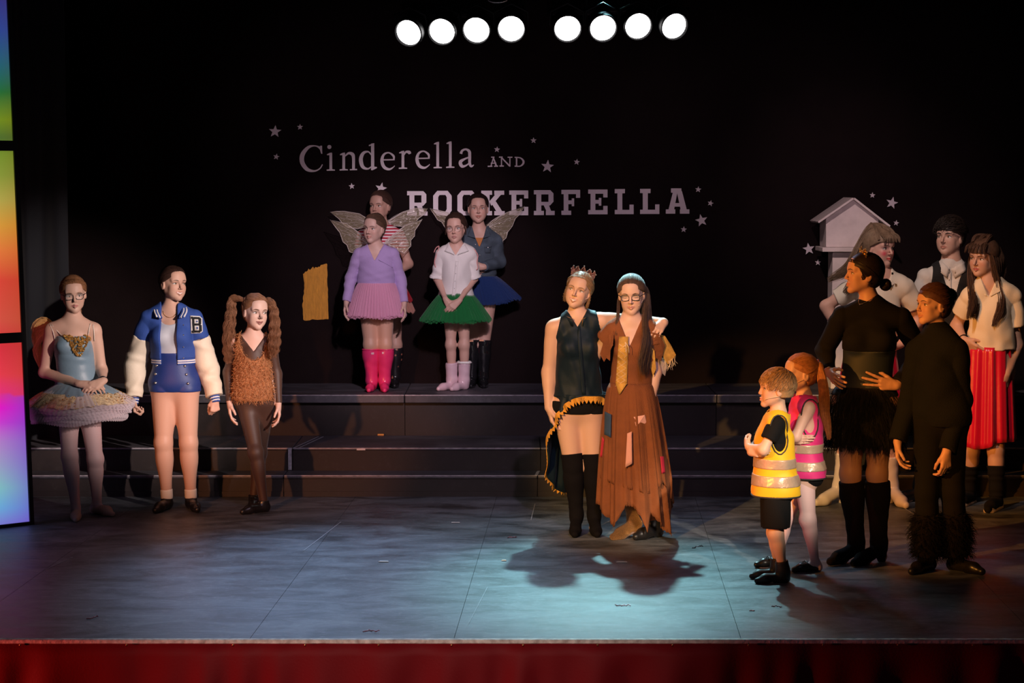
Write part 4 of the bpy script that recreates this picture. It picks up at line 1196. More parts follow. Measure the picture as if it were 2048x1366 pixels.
# ------------------------------------------------------------------ rainbow light screen at the left
YP = fl(66, 1048)[1]
sg = empty('light_screen', fl(60, 1049), 'tall rainbow-lit translucent screen in black frame at the left edge', 'light screen')
pr_b, pr_t = fl(69, 1049), at(33, -30, fl(69, 1049)[1]); pr_t = at(22, -30, pr_b[1])
up = pr_t - pr_b; upn = nrm(up); left = nrm(fl(0, 1057) - fl(69, 1049)); W_ = .95
nface = nrm(np.cross(left, upn)); nface = nface if nface[1] < 0 else -nface
def sp(s_, t): return pr_b + left * s_ + upn * t
Ht = np.linalg.norm(up)
def hgt(px, py):  # height along the right edge for an image row
    best = min(np.linspace(0, Ht, 800), key=lambda t: abs(proj_y(pr_b + upn * t) - py)); return best
def proj_y(P):
    d = P - V(0, 0, CAM_H); z = d @ _f; return 683 - FPX * (d @ _u) / z
fr = mat('screen_frame_black', (.010, .010, .012), .5)
def slab(s0, s1, t0, t1, th, name, m, off=0):
    P = [sp(s0, t0), sp(s1, t0), sp(s1, t1), sp(s0, t1)]; return MB().poly([q + nface * off for q in P], -nface, th).build(name, m, sg)
t_a, t_b, t_c, t_d, t_e = hgt(0, 1043), hgt(0, 684), hgt(0, 664), hgt(0, 302), hgt(0, 282)
slab(0, .028, 0, Ht, .05, 'frame_post', fr); slab(W_ - .028, W_, 0, Ht, .05, 'frame_post', fr)
slab(.028, W_ - .028, 0, t_a, .05, 'frame_rail', fr); slab(.028, W_ - .028, t_c, t_b - 0, .05, 'frame_rail', fr) if t_b > t_c else slab(.028, W_ - .028, t_b, t_c, .05, 'frame_rail', fr)
slab(.028, W_ - .028, t_d, t_e, .05, 'frame_rail', fr); slab(.028, W_ - .028, Ht - .02, Ht, .05, 'frame_rail', fr)
gm = bpy.data.materials.new('rainbow_panel'); gm.use_nodes = True; nt = gm.node_tree; N = nt.nodes; L = nt.links; b = N['Principled BSDF']; b.inputs['Roughness'].default_value = .5; b.inputs['Base Color'].default_value = (.1, .1, .1, 1)
at_ = N.new('ShaderNodeAttribute'); at_.attribute_name = 'Col'; L.new(at_.outputs['Color'], b.inputs['Emission Color']); b.inputs['Emission Strength'].default_value = .85
rows_ = [(0, (.02, .03, .35)), (60, (.01, .07, .45)), (130, (.0, .16, .26)), (185, (.0, .20, .05)), (240, (.20, .36, .02)), (275, (.08, .20, .04)), (310, (.22, .38, .04)), (350, (.30, .42, .06)), (400, (.55, .50, .10)), (450, (.85, .42, .06)), (500, (.95, .25, .06)), (560, (.85, .07, .05)), (640, (.80, .10, .07)),
         (690, (.80, .03, .06)), (750, (.95, .05, .09)), (790, (.95, .03, .25)), (815, (1, .0, .62)), (845, (.75, .05, .70)), (880, (.55, .25, .65)), (930, (.38, .42, .62)), (975, (.25, .62, .60)), (1015, (.16, .48, .80)), (1045, (.22, .25, .72)), (1080, (.2, .2, .7))]
ry = [r[0] for r in rows_]; rc = np.array([r[1] for r in rows_])
def gcol(P, s_):
    y = np.array([proj_y(q) for q in P]); c = np.stack([np.interp(y, ry, rc[:, k]) for k in range(3)], 1)
    e = np.clip((s_ - .03) / .22, 0, 1)[:, None]; vio = np.array((.16, .05, .62)); edge_ = np.where((y > 790)[:, None], c * .35 + vio * .65, c * V(.75, .62, .6) + V(.03, .02, .0))
    return edge_ * (1 - e) + c * e
for t0, t1 in ((t_a, min(t_b, t_c)), (max(t_b, t_c), min(t_d, t_e)), (max(t_d, t_e), Ht - .02)):
    nu, nv_ = 30, 60; v = []; S_ = []
    for j in range(nv_):
        for i in range(nu): s_ = .028 + (W_ - .056) * i / (nu - 1); v.append(sp(s_, t0 + (t1 - t0) * j / (nv_ - 1)) - nface * .02); S_.append(s_)
    v = np.array(v); f = np.array([[j * nu + i, j * nu + i + 1, (j + 1) * nu + i + 1, (j + 1) * nu + i] for j in range(nv_ - 1) for i in range(nu - 1)])
    o = mk('lit_panel', v, f, gm, sg, col=gcol(v, np.array(S_))); m_ = o.modifiers.new('thickness', 'SOLIDIFY'); m_.thickness = .006

# ------------------------------------------------------------------ bits on the floor
def bit(px, py, z, pts, m, name, label, cat, th=.002):
    c = fl(px, py, z) + V(0, 0, .003); P = [c + V(a, b, 0) * .01 for a, b in pts]; o = MB().poly(P, V(0, 0, 1), th).build(name, m, None, c); tag(o, label, cat)
wp = mat('scrap_white', (.75, .70, .66), .7)
bit(767, 1124, 0, [(-3, -1), (3, -1.5), (2.5, 1.5), (-2, 1.8)], wp, 'paper_scrap', 'torn white paper scrap on the lit floor left of centre', 'scrap')
bit(1008, 1122, 0, [(-1.6, -1), (1.5, -1), (1, 1.8), (-1, 1.4)], mat('scrap_orange', (.8, .45, .3), .6), 'paper_scrap', 'tiny orange scrap on the floor in front of the couple', 'scrap')
bit(1243, 1125, 0, [(-3.2, -1), (3.2, -1), (3, .8), (-2, 1)], wp, 'paper_scrap', 'pale scrap in the shadow before the couple', 'scrap')
bit(911, 1046, 0, [(-2.6, -1), (2.8, -.8), (2.2, .9), (-2.5, 1.4)], wp, 'paper_scrap', 'small white scrap on the floor nearest the steps', 'scrap')
o = MB().box(at(722, 898.5, d2 - .002) - V(.030, 0, .007), at(722, 898.5, d2 - .002) + V(.030, .002, .007)).build('tape_piece', wp, None, at(722, 898, d2)); tag(o, 'short piece of white tape on the edge of the second step', 'tape')
c = fl(762, 871, h2); o = MB().box(c + V(-.025, -.01, 0), c + V(.022, .01, .012), .003).build('tape_piece', mat('scrap_amber', (.75, .35, .08), .5), None, c); tag(o, 'crumpled amber tape piece at the back of the second step', 'tape')
tw = mat('red_tinsel', (.25, .02, .03), .3, metal=.6)
for i, (px, py, w_, lb) in enumerate(((183, 1239, .05, 'at the left front of the stage'), (745, 1265, .09, 'near the front edge left of centre'), (1025, 1077, .06, 'left of the couple\'s shoes'), (1401, 1097, .10, 'right of the couple\'s shadow'), (1246, 1210, .08, 'at the front of the couple\'s shadow'), (1505, 1223, .03, 'front right, a single curl'), (1553, 1214, .05, 'front right near the boy\'s shadow'))):
    c = fl(px, py) + V(0, 0, .004); r_ = random.Random(i); P = [c]; 
    for k in range(9): P.append(P[-1] + V(w_ / 6 * r_.uniform(.2, 1), w_ * r_.uniform(-.25, .25), abs(r_.uniform(0, .006)) * (1 if k % 2 else -1)))
    P = sm_curve([V(q[0] - w_ / 2, q[1], max(q[2], .003)) for q in P], 30); o = MB().tube(P, .0022, 4).build('tinsel_curl', tw if i != 3 else mat('dark_tinsel', (.05, .02, .03), .3, metal=.6), None, c, smooth=True); tag(o, 'thin curled tinsel thread on the floor, ' + lb, 'tinsel', 'tinsel threads dropped on the stage')

# ================================================================== PEOPLE
FAIR = (.76, .50, .39); TAN = (.66, .40, .28)
white_cloth = mat('white_cotton', (.78, .75, .72), .8, bump=.15, bscale=400)
black_cloth = mat('black_cotton', (.005, .005, .006), .9, bump=.2, bscale=400, spec=.2)
black_shoe = mat('black_leather', (.012, .011, .012), .32, spec=.6)
suede = mat('black_suede', (.005, .004, .005), .9, spec=.15, bump=.2, bscale=300)
gold = mat('gold_sequins', (.85, .48, .14), .28, metal=.9, bump=.7, bscale=500)


# ------------------------------------------------------------------ 1 ballerina
def ballerina():
    J = dict(head=(147, 588), neck=(146, 641), sl=(103, 659), sr=(189, 659), el=(88, 745, .03), er=(204, 741, .03),
             wl=(160, 768, -.17), wr=(206, 762, -.14), hl=(136, 790), hr=(176, 790), kl=(139, 912), kr=(190, 918))
    p = Person('ballerina with round tutu of blue, cream lace and gold, black glasses, hands clasped', J,
               dict(l=(152, 1036, 12), r=(194, 1028, 48)), head=(16, -8, -3), yaw=8, hh=.222, size=1.56, tk=.93, waist=.108, hip=.140, bust=.75, Dref=None,
               skin=FAIR, hair=(.24, .11, .05), face=dict(smile=.1, gaze=(.2, -.5), open=.75, lip=(.50, .18, .17)),
               hands=dict(l=dict(tip=(190, 771, -.19), n=(.2, .6, -.8), t=(.2, -.6, .8), curl=.5), r=dict(tip=(183, 774, -.20), n=(0, .8, -.5), t=(-.3, -.4, .8), curl=.55)))
    R = p.root
    bod = mat('blue_satin', (.20, .30, .38), .42, sheen=.2, bump=.08, bscale=60)
    z0 = p.zpx(673, -.1); zw = p.zpx(772)
    G = p.torso(.007, ztop=z0, zbot=zw, tags=('pelvis', 'belly', 'chest', 'bust'))
    G.noise = folds(.0022, (14, 0, 80, 0), (-22, 10, 60, 2))
    v0 = p.wear('bodice', G, bod, .006)
    # sweetheart dip of the neckline: skin-coloured mesh is not needed, the gold applique covers it
    gf = Field().take(p.B, ('pelvis', 'belly', 'chest', 'bust'), .010)
    ap = MB(); r_ = random.Random(4); pts = []
    while len(pts) < 230:
        u, w_ = r_.uniform(-1, 1), r_.uniform(0, 1)
        if abs(u) < 1 - w_ * .9: pts.append((157 + u * 31, 670 + w_ * 40 + (4 if abs(u) < .4 else 0)))
    H = hit(gf, [a for a, b in pts], [b for a, b in pts], p.D - .3, p.D + .1)
    for q in H: ap.add(*ball(q + V(0, -.004, 0), r_.uniform(.0045, .008), 6))
    ap.build('gold_applique', gold, R)
    st = mat('strap_cream', (.8, .72, .62), .6)
    for a in ([(100, 649), (106, 664), (110, 680)], [(103, 649), (118, 666), (129, 676)], [(186, 649), (188, 664), (189, 682)], [(181, 647), (178, 660), (176, 672)]):
        Hh = hit(Field().take(p.B, TORSO + ('uarml', 'uarmr'), .003), [a_[0] for a_ in a], [a_[1] for a_ in a], p.D - .35, p.D + .25)
        MB().tube(sm_curve(Hh, 8), .0028, 5).build('shoulder_strap', st, R, smooth=True)
    # tights
    T = Field()
    for c in 'lr': p.limbseg(T, 'thigh' + c, 0, 1, .004, .004); p.limbseg(T, 'calf' + c, 0, 1, .004, .004)
    for c in 'lr': T.ell(p.j['k' + c] + p.foot[c][1] * .012, (.046 * p.sc * .93,) * 3, None, .03)
    T.take(p.B, ('footl', 'footr'), .003)
    p.wear('tights', T, mat('pink_tights', (.74, .50, .50), .6, sheen=.3))
    for c in 'lr': p.shoe('ballet_slipper', mat('slipper_peach', (.62, .42, .33), .5), c, top=.05, L=.172, wide=.033, toe=.018)
    # tutu
    cz = p.zpx(768); cx = at(158, 770, p.D)
    n = 420; th = np.linspace(0, 2 * PI, n, False)
    def disc(name, m, r0, r1, dz0, dz1, amp, nf, seed, prof=1.25, rows=9, parent=R, scal=0, tilt=.03, low=.9, m2=0):
        rs = np.random.RandomState(seed); ph = rs.rand(4) * 6.3; Rg = []
        w_ = (np.sin(nf * th + 1.5 * np.sin(4 * th + ph[0]) + ph[1]) + .5 * np.sin(2.3 * nf * th + ph[2])) / 1.5
        w2 = np.sin(5 * th + ph[3]) + .4 * np.sin(3 * th + ph[1])
        for i in range(rows):
            t = i / (rows - 1); r = r0 + (r1 - r0) * t + scal * t * np.abs(np.sin(4.5 * th + .4))
            z = cz + dz0 + (dz1 - dz0) * t ** prof + amp * t * (w_ + w2 * low) + tilt * np.cos(th) * t * r
            Rg.append(np.stack([cx[0] + np.cos(th) * r, cx[1] - np.sin(th) * r, z + 0 * th], 1))
        v, f = loft(Rg); return mk(name, v, f, m, parent)
    tl = tulle('white_tulle', (.80, .70, .76), .55)
    tt = None
    for i in range(8):
        o = disc('tulle_layer', tl, .12, .356 + .005 * (i % 3) - .008 * i, -.006 * i, -.124 - .015 * i, .0045, 64 + 5 * i, i + 1, low=1.8, m2=i)
    disc('tutu_plate', bod, .115, .255, .012, -.062, .004, 14, 9)
    lace = mat('cream_gold_lace', (.80, .55, .34), .6, var=.45, vscale=42, bump=.6, bscale=160)
    lo = disc('lace_overlay', lace, .225, .335, -.044, -.118, .006, 18, 12, scal=.014)
    sq = MB(); r_ = random.Random(9)
    for i in range(420):
        a = r_.random() * 2 * PI; r = r_.uniform(.235, .34); t = (r - .115) / .24
        sq.add(*ball((cx[0] + math.cos(a) * r, cx[1] - math.sin(a) * r, cz + .006 - .124 * t ** 1.25 + .03 * math.cos(a) * t * r), r_.uniform(.002, .0042), 6))
    sq.build('gold_bead', gold, lo)['kind'] = 'stuff'
    # hair
    p.cap_hair(); p.slick((0, -.105, .0)); 
    back = [(p.hp(.0, -.11, -.01), .022), (p.hp(.02, -.10, -.07), .03), (p.hp(.01, -.085, -.16), .035), (p.hp(0, -.09, -.28), .03)]
    p.strands([back], 90, wave=.004)
    p.glasses(.0235, .0185, .0021)
    # feathered wing behind the shoulder
    wf = mat('golden_feathers', (.75, .48, .18), .8)
    g = []
    for i in range(9): g.append([(at(112 - i * 1.5, 655, p.D + .13), .012), (at(88 - i * 2, 640 + i * 7, p.D + .16), .02), (at(70 + i * 1.5, 655 + i * 9, p.D + .16), .02), (at(70 + i * 2, 690 + i * 7, p.D + .15), .012)])
    p.strands(g, 900, rad=.0013, k=10, wave=.006, name='feather_wing', parent=R, m=wf)
    b = p.j['wr']; d = nrm(p.j['wr'] - p.j['er']); a_ = nrm(np.cross(d, V(1, 0, 0))); c_ = np.cross(d, a_)
    MB().tube([b - d * .012 + (a_ * math.cos(t) + c_ * math.sin(t)) * .026 for t in np.linspace(0, 2 * PI, 16, False)], .0045, 6, True).build('bracelet', mat('glasses_black', (.01, .01, .012), .25), R, smooth=True)
ballerina()

# ------------------------------------------------------------------ 2 girl in the blue jacket
def jacket_girl():
    J = dict(head=(347, 568), neck=(341, 622), sl=(300, 638), sr=(386, 638), el=(272, 722, .05), er=(413, 724, .04), wl=(268, 800, 0), wr=(430, 797, -.03),
             hl=(329, 778), hr=(371, 778), kl=(327, 886), kr=(377, 886))
    p = Person('laughing girl in blue varsity jacket with black letter and blue shorts', J, dict(l=(334, 1018, -14), r=(382, 1017, 22)), head=(40, 2, 3), yaw=2, hh=.222,
               size=1.58, waist=.125, hip=.165, bust=.85, tk=1.05, leg=1.10, skin=(.72, .45, .34), hair=(.045, .022, .016), face=dict(smile=1.0, gaze=(.7, .1), lip=(.60, .20, .17), open=.8),
               hands=dict(l=dict(curl=1.2, d=(.1, -.1, -1), s=.9), r=dict(curl=1.35, d=(.02, -.2, -1), n=(-.5, .85, 0), t=(-.8, -.5, 0), s=.95)))
    R = p.root
    L = p.torso(.0045, ztop=p.zpx(637, -.1), zbot=p.zpx(712)); L.sub(p.neck_sub(lambda l, f, u: np.maximum(np.sqrt((l / .075) ** 2 + ((u + .01) / .075) ** 2) * .07 - .07, -f)), .004)
    p.wear('leotard', L, mat('pale_leotard', (.52, .54, .60), .6, sheen=.1))
    blue = mat('jacket_blue', (.025, .075, .33), .75, bump=.25, bscale=300); cream = mat('jacket_cream', (.80, .70, .55), .6, bump=.1, bscale=80)
    navy = mat('shorts_blue', (.008, .035, .20), .5, sheen=.1, bump=.08, bscale=200); stripe = mat('knit_white', (.8, .78, .8), .7)
    zj = p.zpx(716)
    def body(zt, zb, off, w=.052, nt=True):
        G = p.torso(off, ztop=zt, zbot=zb, tags=TORSO)
        return G
    G = Field(); t = body(None, zj, .024)
    for c in 'lr':
        f = Field(); p.limbseg(f, 'uarm' + c, 0, .44, .022, .026); G.kids.append(f)
    G.kids.append(t)
    G.noise = folds(.004, (30, 0, 45, 0), (-35, 20, 30, 1.5))
    op = lambda l, f, u: np.maximum(np.abs(l) - (.052 + .06 * np.clip(-.07 - u, -.2, .1) * 0 + .0 * u), -f)
    G.sub(p.neck_sub(op), .006)
    nk_ = p.j['neck']; nf = Field(); nf.cap(nk_ + V(0, 0, -.01), nk_ + V(0, 0, .12), .052, .075); G.sub(nf, .004)
    ja = p.wear('jacket', G, blue, .006)
    # waistband, collar, cuffs
    for k, (o0, mm_) in enumerate(((0, blue), (.010, stripe), (.017, blue), (.024, stripe), (.031, blue))):
        W = Field().take(p.B, TORSO, .019 + (.001 if mm_ is stripe else 0)); W.cut(V(0, 0, zj + .004 - o0), V(0, 0, 1)); W.cut(V(0, 0, zj + .004 - o0 - .0105), V(0, 0, -1))
        W.sub(p.neck_sub(op), .004)
        p.wear('waistband' if k == 0 else 'waistband_stripe', W, mm_, .005)
    for q in (-1, 1):
        for k in range(4):
            o_ = 2.7 * k * q
            pts = sm_curve([at(341 + q * 12 + o_ * .3, 607 - k * .5, p.D + .05), at(341 + q * 21 + o_, 611 + k * .5, p.D + .0), at(341 + q * 24 + o_, 621 + k * .4, p.D - .065), at(341 + q * 17.5 + o_ * 1.2, 636 - .8 * k, p.D - .118)], 12)
            MB().tube(pts, .0058, 6).build('collar_rib' if k % 2 == 0 else 'collar_stripe', blue if k % 2 == 0 else stripe, R, smooth=True)
    for c in 'lr':
        f = Field(); p.limbseg(f, 'uarm' + c, .44, 1, .027, .034); p.limbseg(f, 'farm' + c, 0, .93, .034, .032, bul=.006)
        f.noise = folds(.006, (20, 0, 60, 0), (-45, 10, 35, 1))
        p.wear('sleeve', f, cream, .006)
    for c in 'lr':
        a, b = p.j['e' + c], p.j['w' + c]; d = nrm(b - a)
        for k, mm_ in enumerate((blue, stripe, blue, stripe, blue)):
            f = Field(); f.cap(b - d * (.018 - .009 * k), b - d * (.018 - .009 * (k + 1)), .035 - .001 * k, .034 - .001 * k, ends=(1, 1)); p.wear('cuff' if k == 0 else 'cuff_stripe', f, mm_, .005)
    H = p.torso(.009, ztop=p.zpx(704), tags=('pelvis', 'belly', 'glute', 'chest')); H.cut(V(0, 0, p.zpx(782)), V(0, 0, -1))
    for c in 'lr': f = Field(); p.limbseg(f, 'thigh' + c, 0, .27, .012, .013); H.kids.append(f)
    sh = p.wear('shorts', H, navy, .006)
    for (a, b) in ((314, 731), (312, 748), (312, 765.5), (370, 732), (373, 749), (376, 767)):
        q = hit(H, [a], [b], p.D - .35, p.D)[0]; v, f = ball(q + V(0, -.004, 0), .0095, 10); MB().add(v, f).build('button', silver, sh, smooth=True)
    for (a, b) in ((365, 650), (365, 670), (365, 694), (365, 716)):
        q = hit(G, [a + 2], [b], p.D - .35, p.D)[0]; v, f = ball(q + V(0, -.002, 0), .005, 8); MB().add(v, f).build('snap_button', silver, ja, smooth=True)
    # the letter B
    wm = mat('patch_white', (.8, .78, .76), .8); bk = mat('patch_black', (.012, .012, .014), .9)
    patch(p, 'letter_patch_border', G, [(381, 631), (401, 632), (403, 666), (382.5, 667)], wm, 6, 8, .005)
    patch(p, 'letter_patch_border', G, [(400, 633), (405, 636), (406, 663), (400, 666)], wm, 3, 6, .005)
    for q in ([(382.5, 633), (387, 633), (387, 637), (382.5, 637)], [(384.5, 634), (389, 634), (390.5, 665), (386, 665)], [(383.5, 661), (389, 661), (389, 665.5), (383.5, 665.5)],
              [(388, 633.5), (400, 634), (400, 638.5), (388, 638)], [(388, 646.5), (402, 646.5), (402, 651), (388, 651)], [(389, 660.5), (401, 660.5), (401, 665), (389, 665)],
              [(397, 634), (403, 637), (403, 648), (398, 648)], [(398.5, 649), (404, 650), (404.5, 662), (399, 665)]):
        patch(p, 'letter_b_stroke', G, q, bk, 3, 4, .009, .002)
    for q in ([(391, 639.5), (397, 639.5), (397, 645.5), (391, 645.5)], [(391.5, 652), (398, 652), (398, 659.5), (392, 659.5)]):
        patch(p, 'letter_b_counter', G, q, wm, 3, 3, .0085, .002); 
    for q in ([(393, 641), (396, 641), (396, 644), (393, 644)], [(393.5, 653.5), (396.5, 653.5), (396.5, 658), (394, 658)]):
        patch(p, 'letter_b_counter_cloth', G, q, blue, 3, 3, .0115, .001)
    for c in 'lr':
        f = Field(); p.limbseg(f, 'calf' + c, .86, 1, .004, .006); p.wear('ankle_sock', f, mat('sock_cream', (.78, .68, .58), .8), .006)
        p.shoe('jazz_shoe', black_shoe, c, top=.075, L=.185)
    p.cap_hair(); p.slick((.0, -.115, .015)); p.bun((0, -.125, .01), .026)
    nc = [nk_ + p.S * l + p.F * (.062 + .0 * l) + V(0, 0, -.018 + 14 * l * l * .6) for l in np.linspace(-.05, .05, 11)]
    nc = [hit(Field().take(p.B, TORSO + ('neck',), .003), [a], [b], p.D - .35, p.D + .1)[0] for a, b in ((326, 622), (328, 628), (333, 633), (338, 635), (345, 634), (350, 630), (354, 623))]
    MB().tube(sm_curve(nc, 16), .0014, 5).build('necklace', gold, R, smooth=True)
jacket_girl()

# ------------------------------------------------------------------ 3 girl with pigtails
def pigtail_girl():
    J = dict(head=(511, 624), neck=(506, 674), sl=(472, 687), sr=(540, 687), el=(457, 745, .03), er=(553, 748, .03), wl=(459, 804, -.02), wr=(557, 808, -.02),
             hl=(492, 802), hr=(529, 802), kl=(512, 905, -.06), kr=(519, 905, .07))
    p = Person('girl with crimped brown pigtails in curly rust vest over brown leotard', J, dict(l=(527, 1024, -48), r=(508, 1012, 5)), head=(30, -3, 4), yaw=10, hh=.222, size=1.46,
               tk=.9, waist=.11, hip=.130, skin=(.80, .55, .45), hair=(.26, .12, .06), face=dict(smile=.7, gaze=(.6, -.1), lip=(.22, .05, .05), nosec=(.06, .02, .02), nosea=.75, shadowc=(.25, .16, .16), shadow=.45, browk=1.5,
               blush=.15), hands=dict(l=dict(curl=.35), r=dict(curl=.4)))
    R = p.root
    br = mat('brown_lycra', (.060, .028, .018), .55, sheen=.25, bump=.08, bscale=200)
    L = p.torso(.004, zbot=p.zpx(808)); 
    nk = p.neck_sub(lambda l, f, u: np.maximum(np.abs(l) * 1.0 - (.050 + .75 * (u + .020)), -f - .0))
    L2 = Field(); L2.kids += [L]
    nf = Field(); nf.cap(p.j['neck'] + V(0, 0, -.005), p.j['neck'] + V(0, 0, .1), .05, .07); L2.sub(nk, .004); L2.sub(nf, .004)
    p.sleeves(L2, .004, .004, .005, upto=.98)
    p.wear('leotard', L2, br, .006)
    T = Field()
    for c in 'lr': p.limbseg(T, 'thigh' + c, 0, 1, .004, .004); p.limbseg(T, 'calf' + c, 0, 1, .004, .004); T.ell(p.j['k' + c] + p.foot[c][1] * .012, (.041,) * 3, None, .03)
    T.take(p.B, ('pelvis', 'glute'), .004)
    p.wear('tights', T, br, .006)
    G = p.torso(.017, zbot=p.zpx(800), tags=('pelvis', 'belly', 'chest', 'bust', 'shoulder'))
    G.cut(p.j['sl'] + V(.012, 0, 0), V(-1, 0, .1)); G.cut(p.j['sr'] - V(.012, 0, 0), V(1, 0, .1))
    G.sub(p.neck_sub(lambda l, f, u: np.maximum(np.sqrt((l / .085) ** 2 + ((u + .01) / .135) ** 2) * .08 - .08, -f - .0)), .006)
    nf2 = Field(); nf2.cap(p.j['neck'] + V(0, 0, -.02), p.j['neck'] + V(0, 0, .1), .075, .10); G.sub(nf2, .006)
    G.noise = fuzz(.0022, 170)
    v, f = mesh_field(G, .0055); fm = mat('rust_fur', (.33, .135, .050), .75, bump=.8, bscale=140, var=.35, vscale=70)
    ve = mk('vest', v, f, fm, R)
    tv, tf = tufts(v, f, 5200, .017, .0016, curl=.8, jit=1.1); o = mk('vest_fur', tv, tf, mat('rust_fur_tips', (.50, .22, .085), .5, var=.3, vscale=60), ve); o['kind'] = 'stuff'
    for c in 'lr': p.shoe('jazz_boot', black_shoe, c, top=.085, L=.180)
    p.cap_hair(line=.070); p.slick((-.06, -.03, .07), 60); 
    tie = mat('hair_tie_brown', (.15, .06, .03), .7)
    for q, sx in ((-1, -1), (1, 1)):
        c0 = p.hp(q * .068, -.03, .070)
        if q < 0: g = [(c0, .012), (at(466, 598, p.D + .04), .026), (at(462, 625, p.D + .02), .034), (at(458, 660, p.D), .038), (at(457, 700, p.D - .02), .034), (at(458, 728, p.D - .02), .022)]
        else: g = [(c0, .012), (at(540, 603, p.D + .03), .024), (at(548, 625, p.D), .030), (at(549, 660, p.D - .05), .036), (at(548, 690, p.D - .10), .036), (at(545, 716, p.D - .11), .022)]
        p.strands([g], 620, rad=.0012, k=34, wave=.0075, freq=8, seed=q + 3, name='pigtail')
        MB().tube([c0 + V(0, math.cos(a), math.sin(a)) * .016 for a in np.linspace(0, 2 * PI, 12, False)], .005, 6, True).build('hair_tie', tie, R, smooth=True)
pigtail_girl()

# ------------------------------------------------------------------ riser group
PZ = .600
wingm = mat('wing_film', (.75, .62, .40), .12, alpha=.16, spec=1, coat=.8, bump=1, bscale=34); veinm = mat('wing_vein', (.70, .62, .58), .4)
c2 = lambda a, b: (620 + a / 3.0348, 370 + b / 3.0348)

def lavender_girl():
    J = dict(head=(748, 457), neck=(752, 496), sl=(719, 509), sr=(785, 509), el=(702, 556, .03), er=(800, 556, .03), wl=(693, 604, -.03), wr=(808, 606, -.03),
             hl=(737, 606), hr=(769, 606), kl=(741, 690), kr=(771, 690))
    p = Person('girl in lavender wrap top, pink tutu and pink rubber boots', J, dict(l=(744, 780.5, -4), r=(769, 780.5, 4)), z=PZ, head=(-26, -2, 2), yaw=-4, hh=.208, size=1.33, tk=1.12,
               waist=.130, hip=.150, chest=.125, depth=1.1, skin=(.74, .50, .42), hair=(.10, .055, .035), face=dict(smile=.4, gaze=(-.6, 0), blush=.4, jaw=1.08),
               hands=dict(l=dict(curl=.35, coarse=0), r=dict(curl=.35)))
    R = p.root
    lav = mat('lavender_knit', (.42, .30, .58), .8, sheen=.2, bump=.25, bscale=180, stretch=(1, 1, .3))
    G = Field(); G.kids.append(p.torso(.008, zbot=p.zpx(572))); p.sleeves(G, .009, .008, .010, upto=.98)
    nf = Field(); nf.cap(p.j['neck'], p.j['neck'] + V(0, 0, .1), .046, .07); G.sub(nf, .004)
    G.sub(p.neck_sub(lambda l, f, u: np.maximum(np.abs(l) - (.046 + .50 * (u + .0)), -f)), .004)
    G.noise = folds(.0025, (38, 0, 60, 0), (-20, 0, 90, 1))
    o = p.wear('wrap_top', G, lav, .0055)
    H = hit(G, [734, 740, 747, 757, 768, 777, 785], [487, 500, 511, 519, 525, 530, 535], p.D - .3, p.D + .1)
    MB().tube(sm_curve(H + V(0, -.002, 0), 20), .0035, 6).build('wrap_edge', lav, o, smooth=True)
    H = hit(G, [770, 762, 755, 748], [489, 500, 508, 513], p.D - .3, p.D + .1)
    MB().tube(sm_curve(H + V(0, -.002, 0), 14), .0035, 6).build('wrap_edge', lav, o, smooth=True)
    c0, c1 = at(753, 567, p.D), at(753, 632, p.D)
    tutu(p, c0 + V(0, 0, .006), c1, (.136, .118), (.222, .19), tulle('pink_tulle', (.86, .42, .60), .5), 1, .8)
    pink = mat('pink_rubber', (.75, .035, .16), .28, coat=.3)
    for c in 'lr':
        b = p.boot('rubber_boot', pink, c, .10, off=.016, L=.20, h=.006)
        a, k_ = p.j['a' + c], p.j['k' + c]; t = lerp(k_, a, .10); f = Field(); f.cap(t, t - V(0, 0, .012), .066, .066, ends=(1, 1)); p.wear('boot_rim', f, pink, .005)
        lb = at(*( (743.5, 707) if c == 'l' else (768.5, 706)), p.D - .075); MB().box(lb - V(.017, .004, .008), lb + V(.017, .004, .008), .002).build('boot_label', mat('label_pale', (.80, .45, .50), .5), b)
    T = Field()
    for c in 'lr': p.limbseg(T, 'thigh' + c, 0, 1, .003, .003); p.limbseg(T, 'calf' + c, 0, .4, .003, .003); T.ell(p.j['k' + c] + p.foot[c][1] * .012, (.042,) * 3, None, .03)
    p.wear('tights', T, mat('tan_tights', (.60, .34, .24), .5, sheen=.2))
    p.cap_hair(line=.068); p.slick((.01, -.11, .02)); p.bun((0, -.115, .03), .026)
    for pts, rt in (([(122, 212), (220, 235), (300, 290), (345, 345), (300, 372), (262, 412), (238, 405), (225, 365), (200, 345), (182, 290), (160, 262)], (350, 355)),
                    ([(682, 207), (580, 245), (510, 300), (455, 345), (490, 365), (540, 400), (570, 415), (612, 370), (612, 335), (635, 310), (637, 275), (655, 250)], (450, 355))):
        wing(p, [c2(*q) for q in pts], p.D + .13, wingm, veinm, c2(*rt))
lavender_girl()

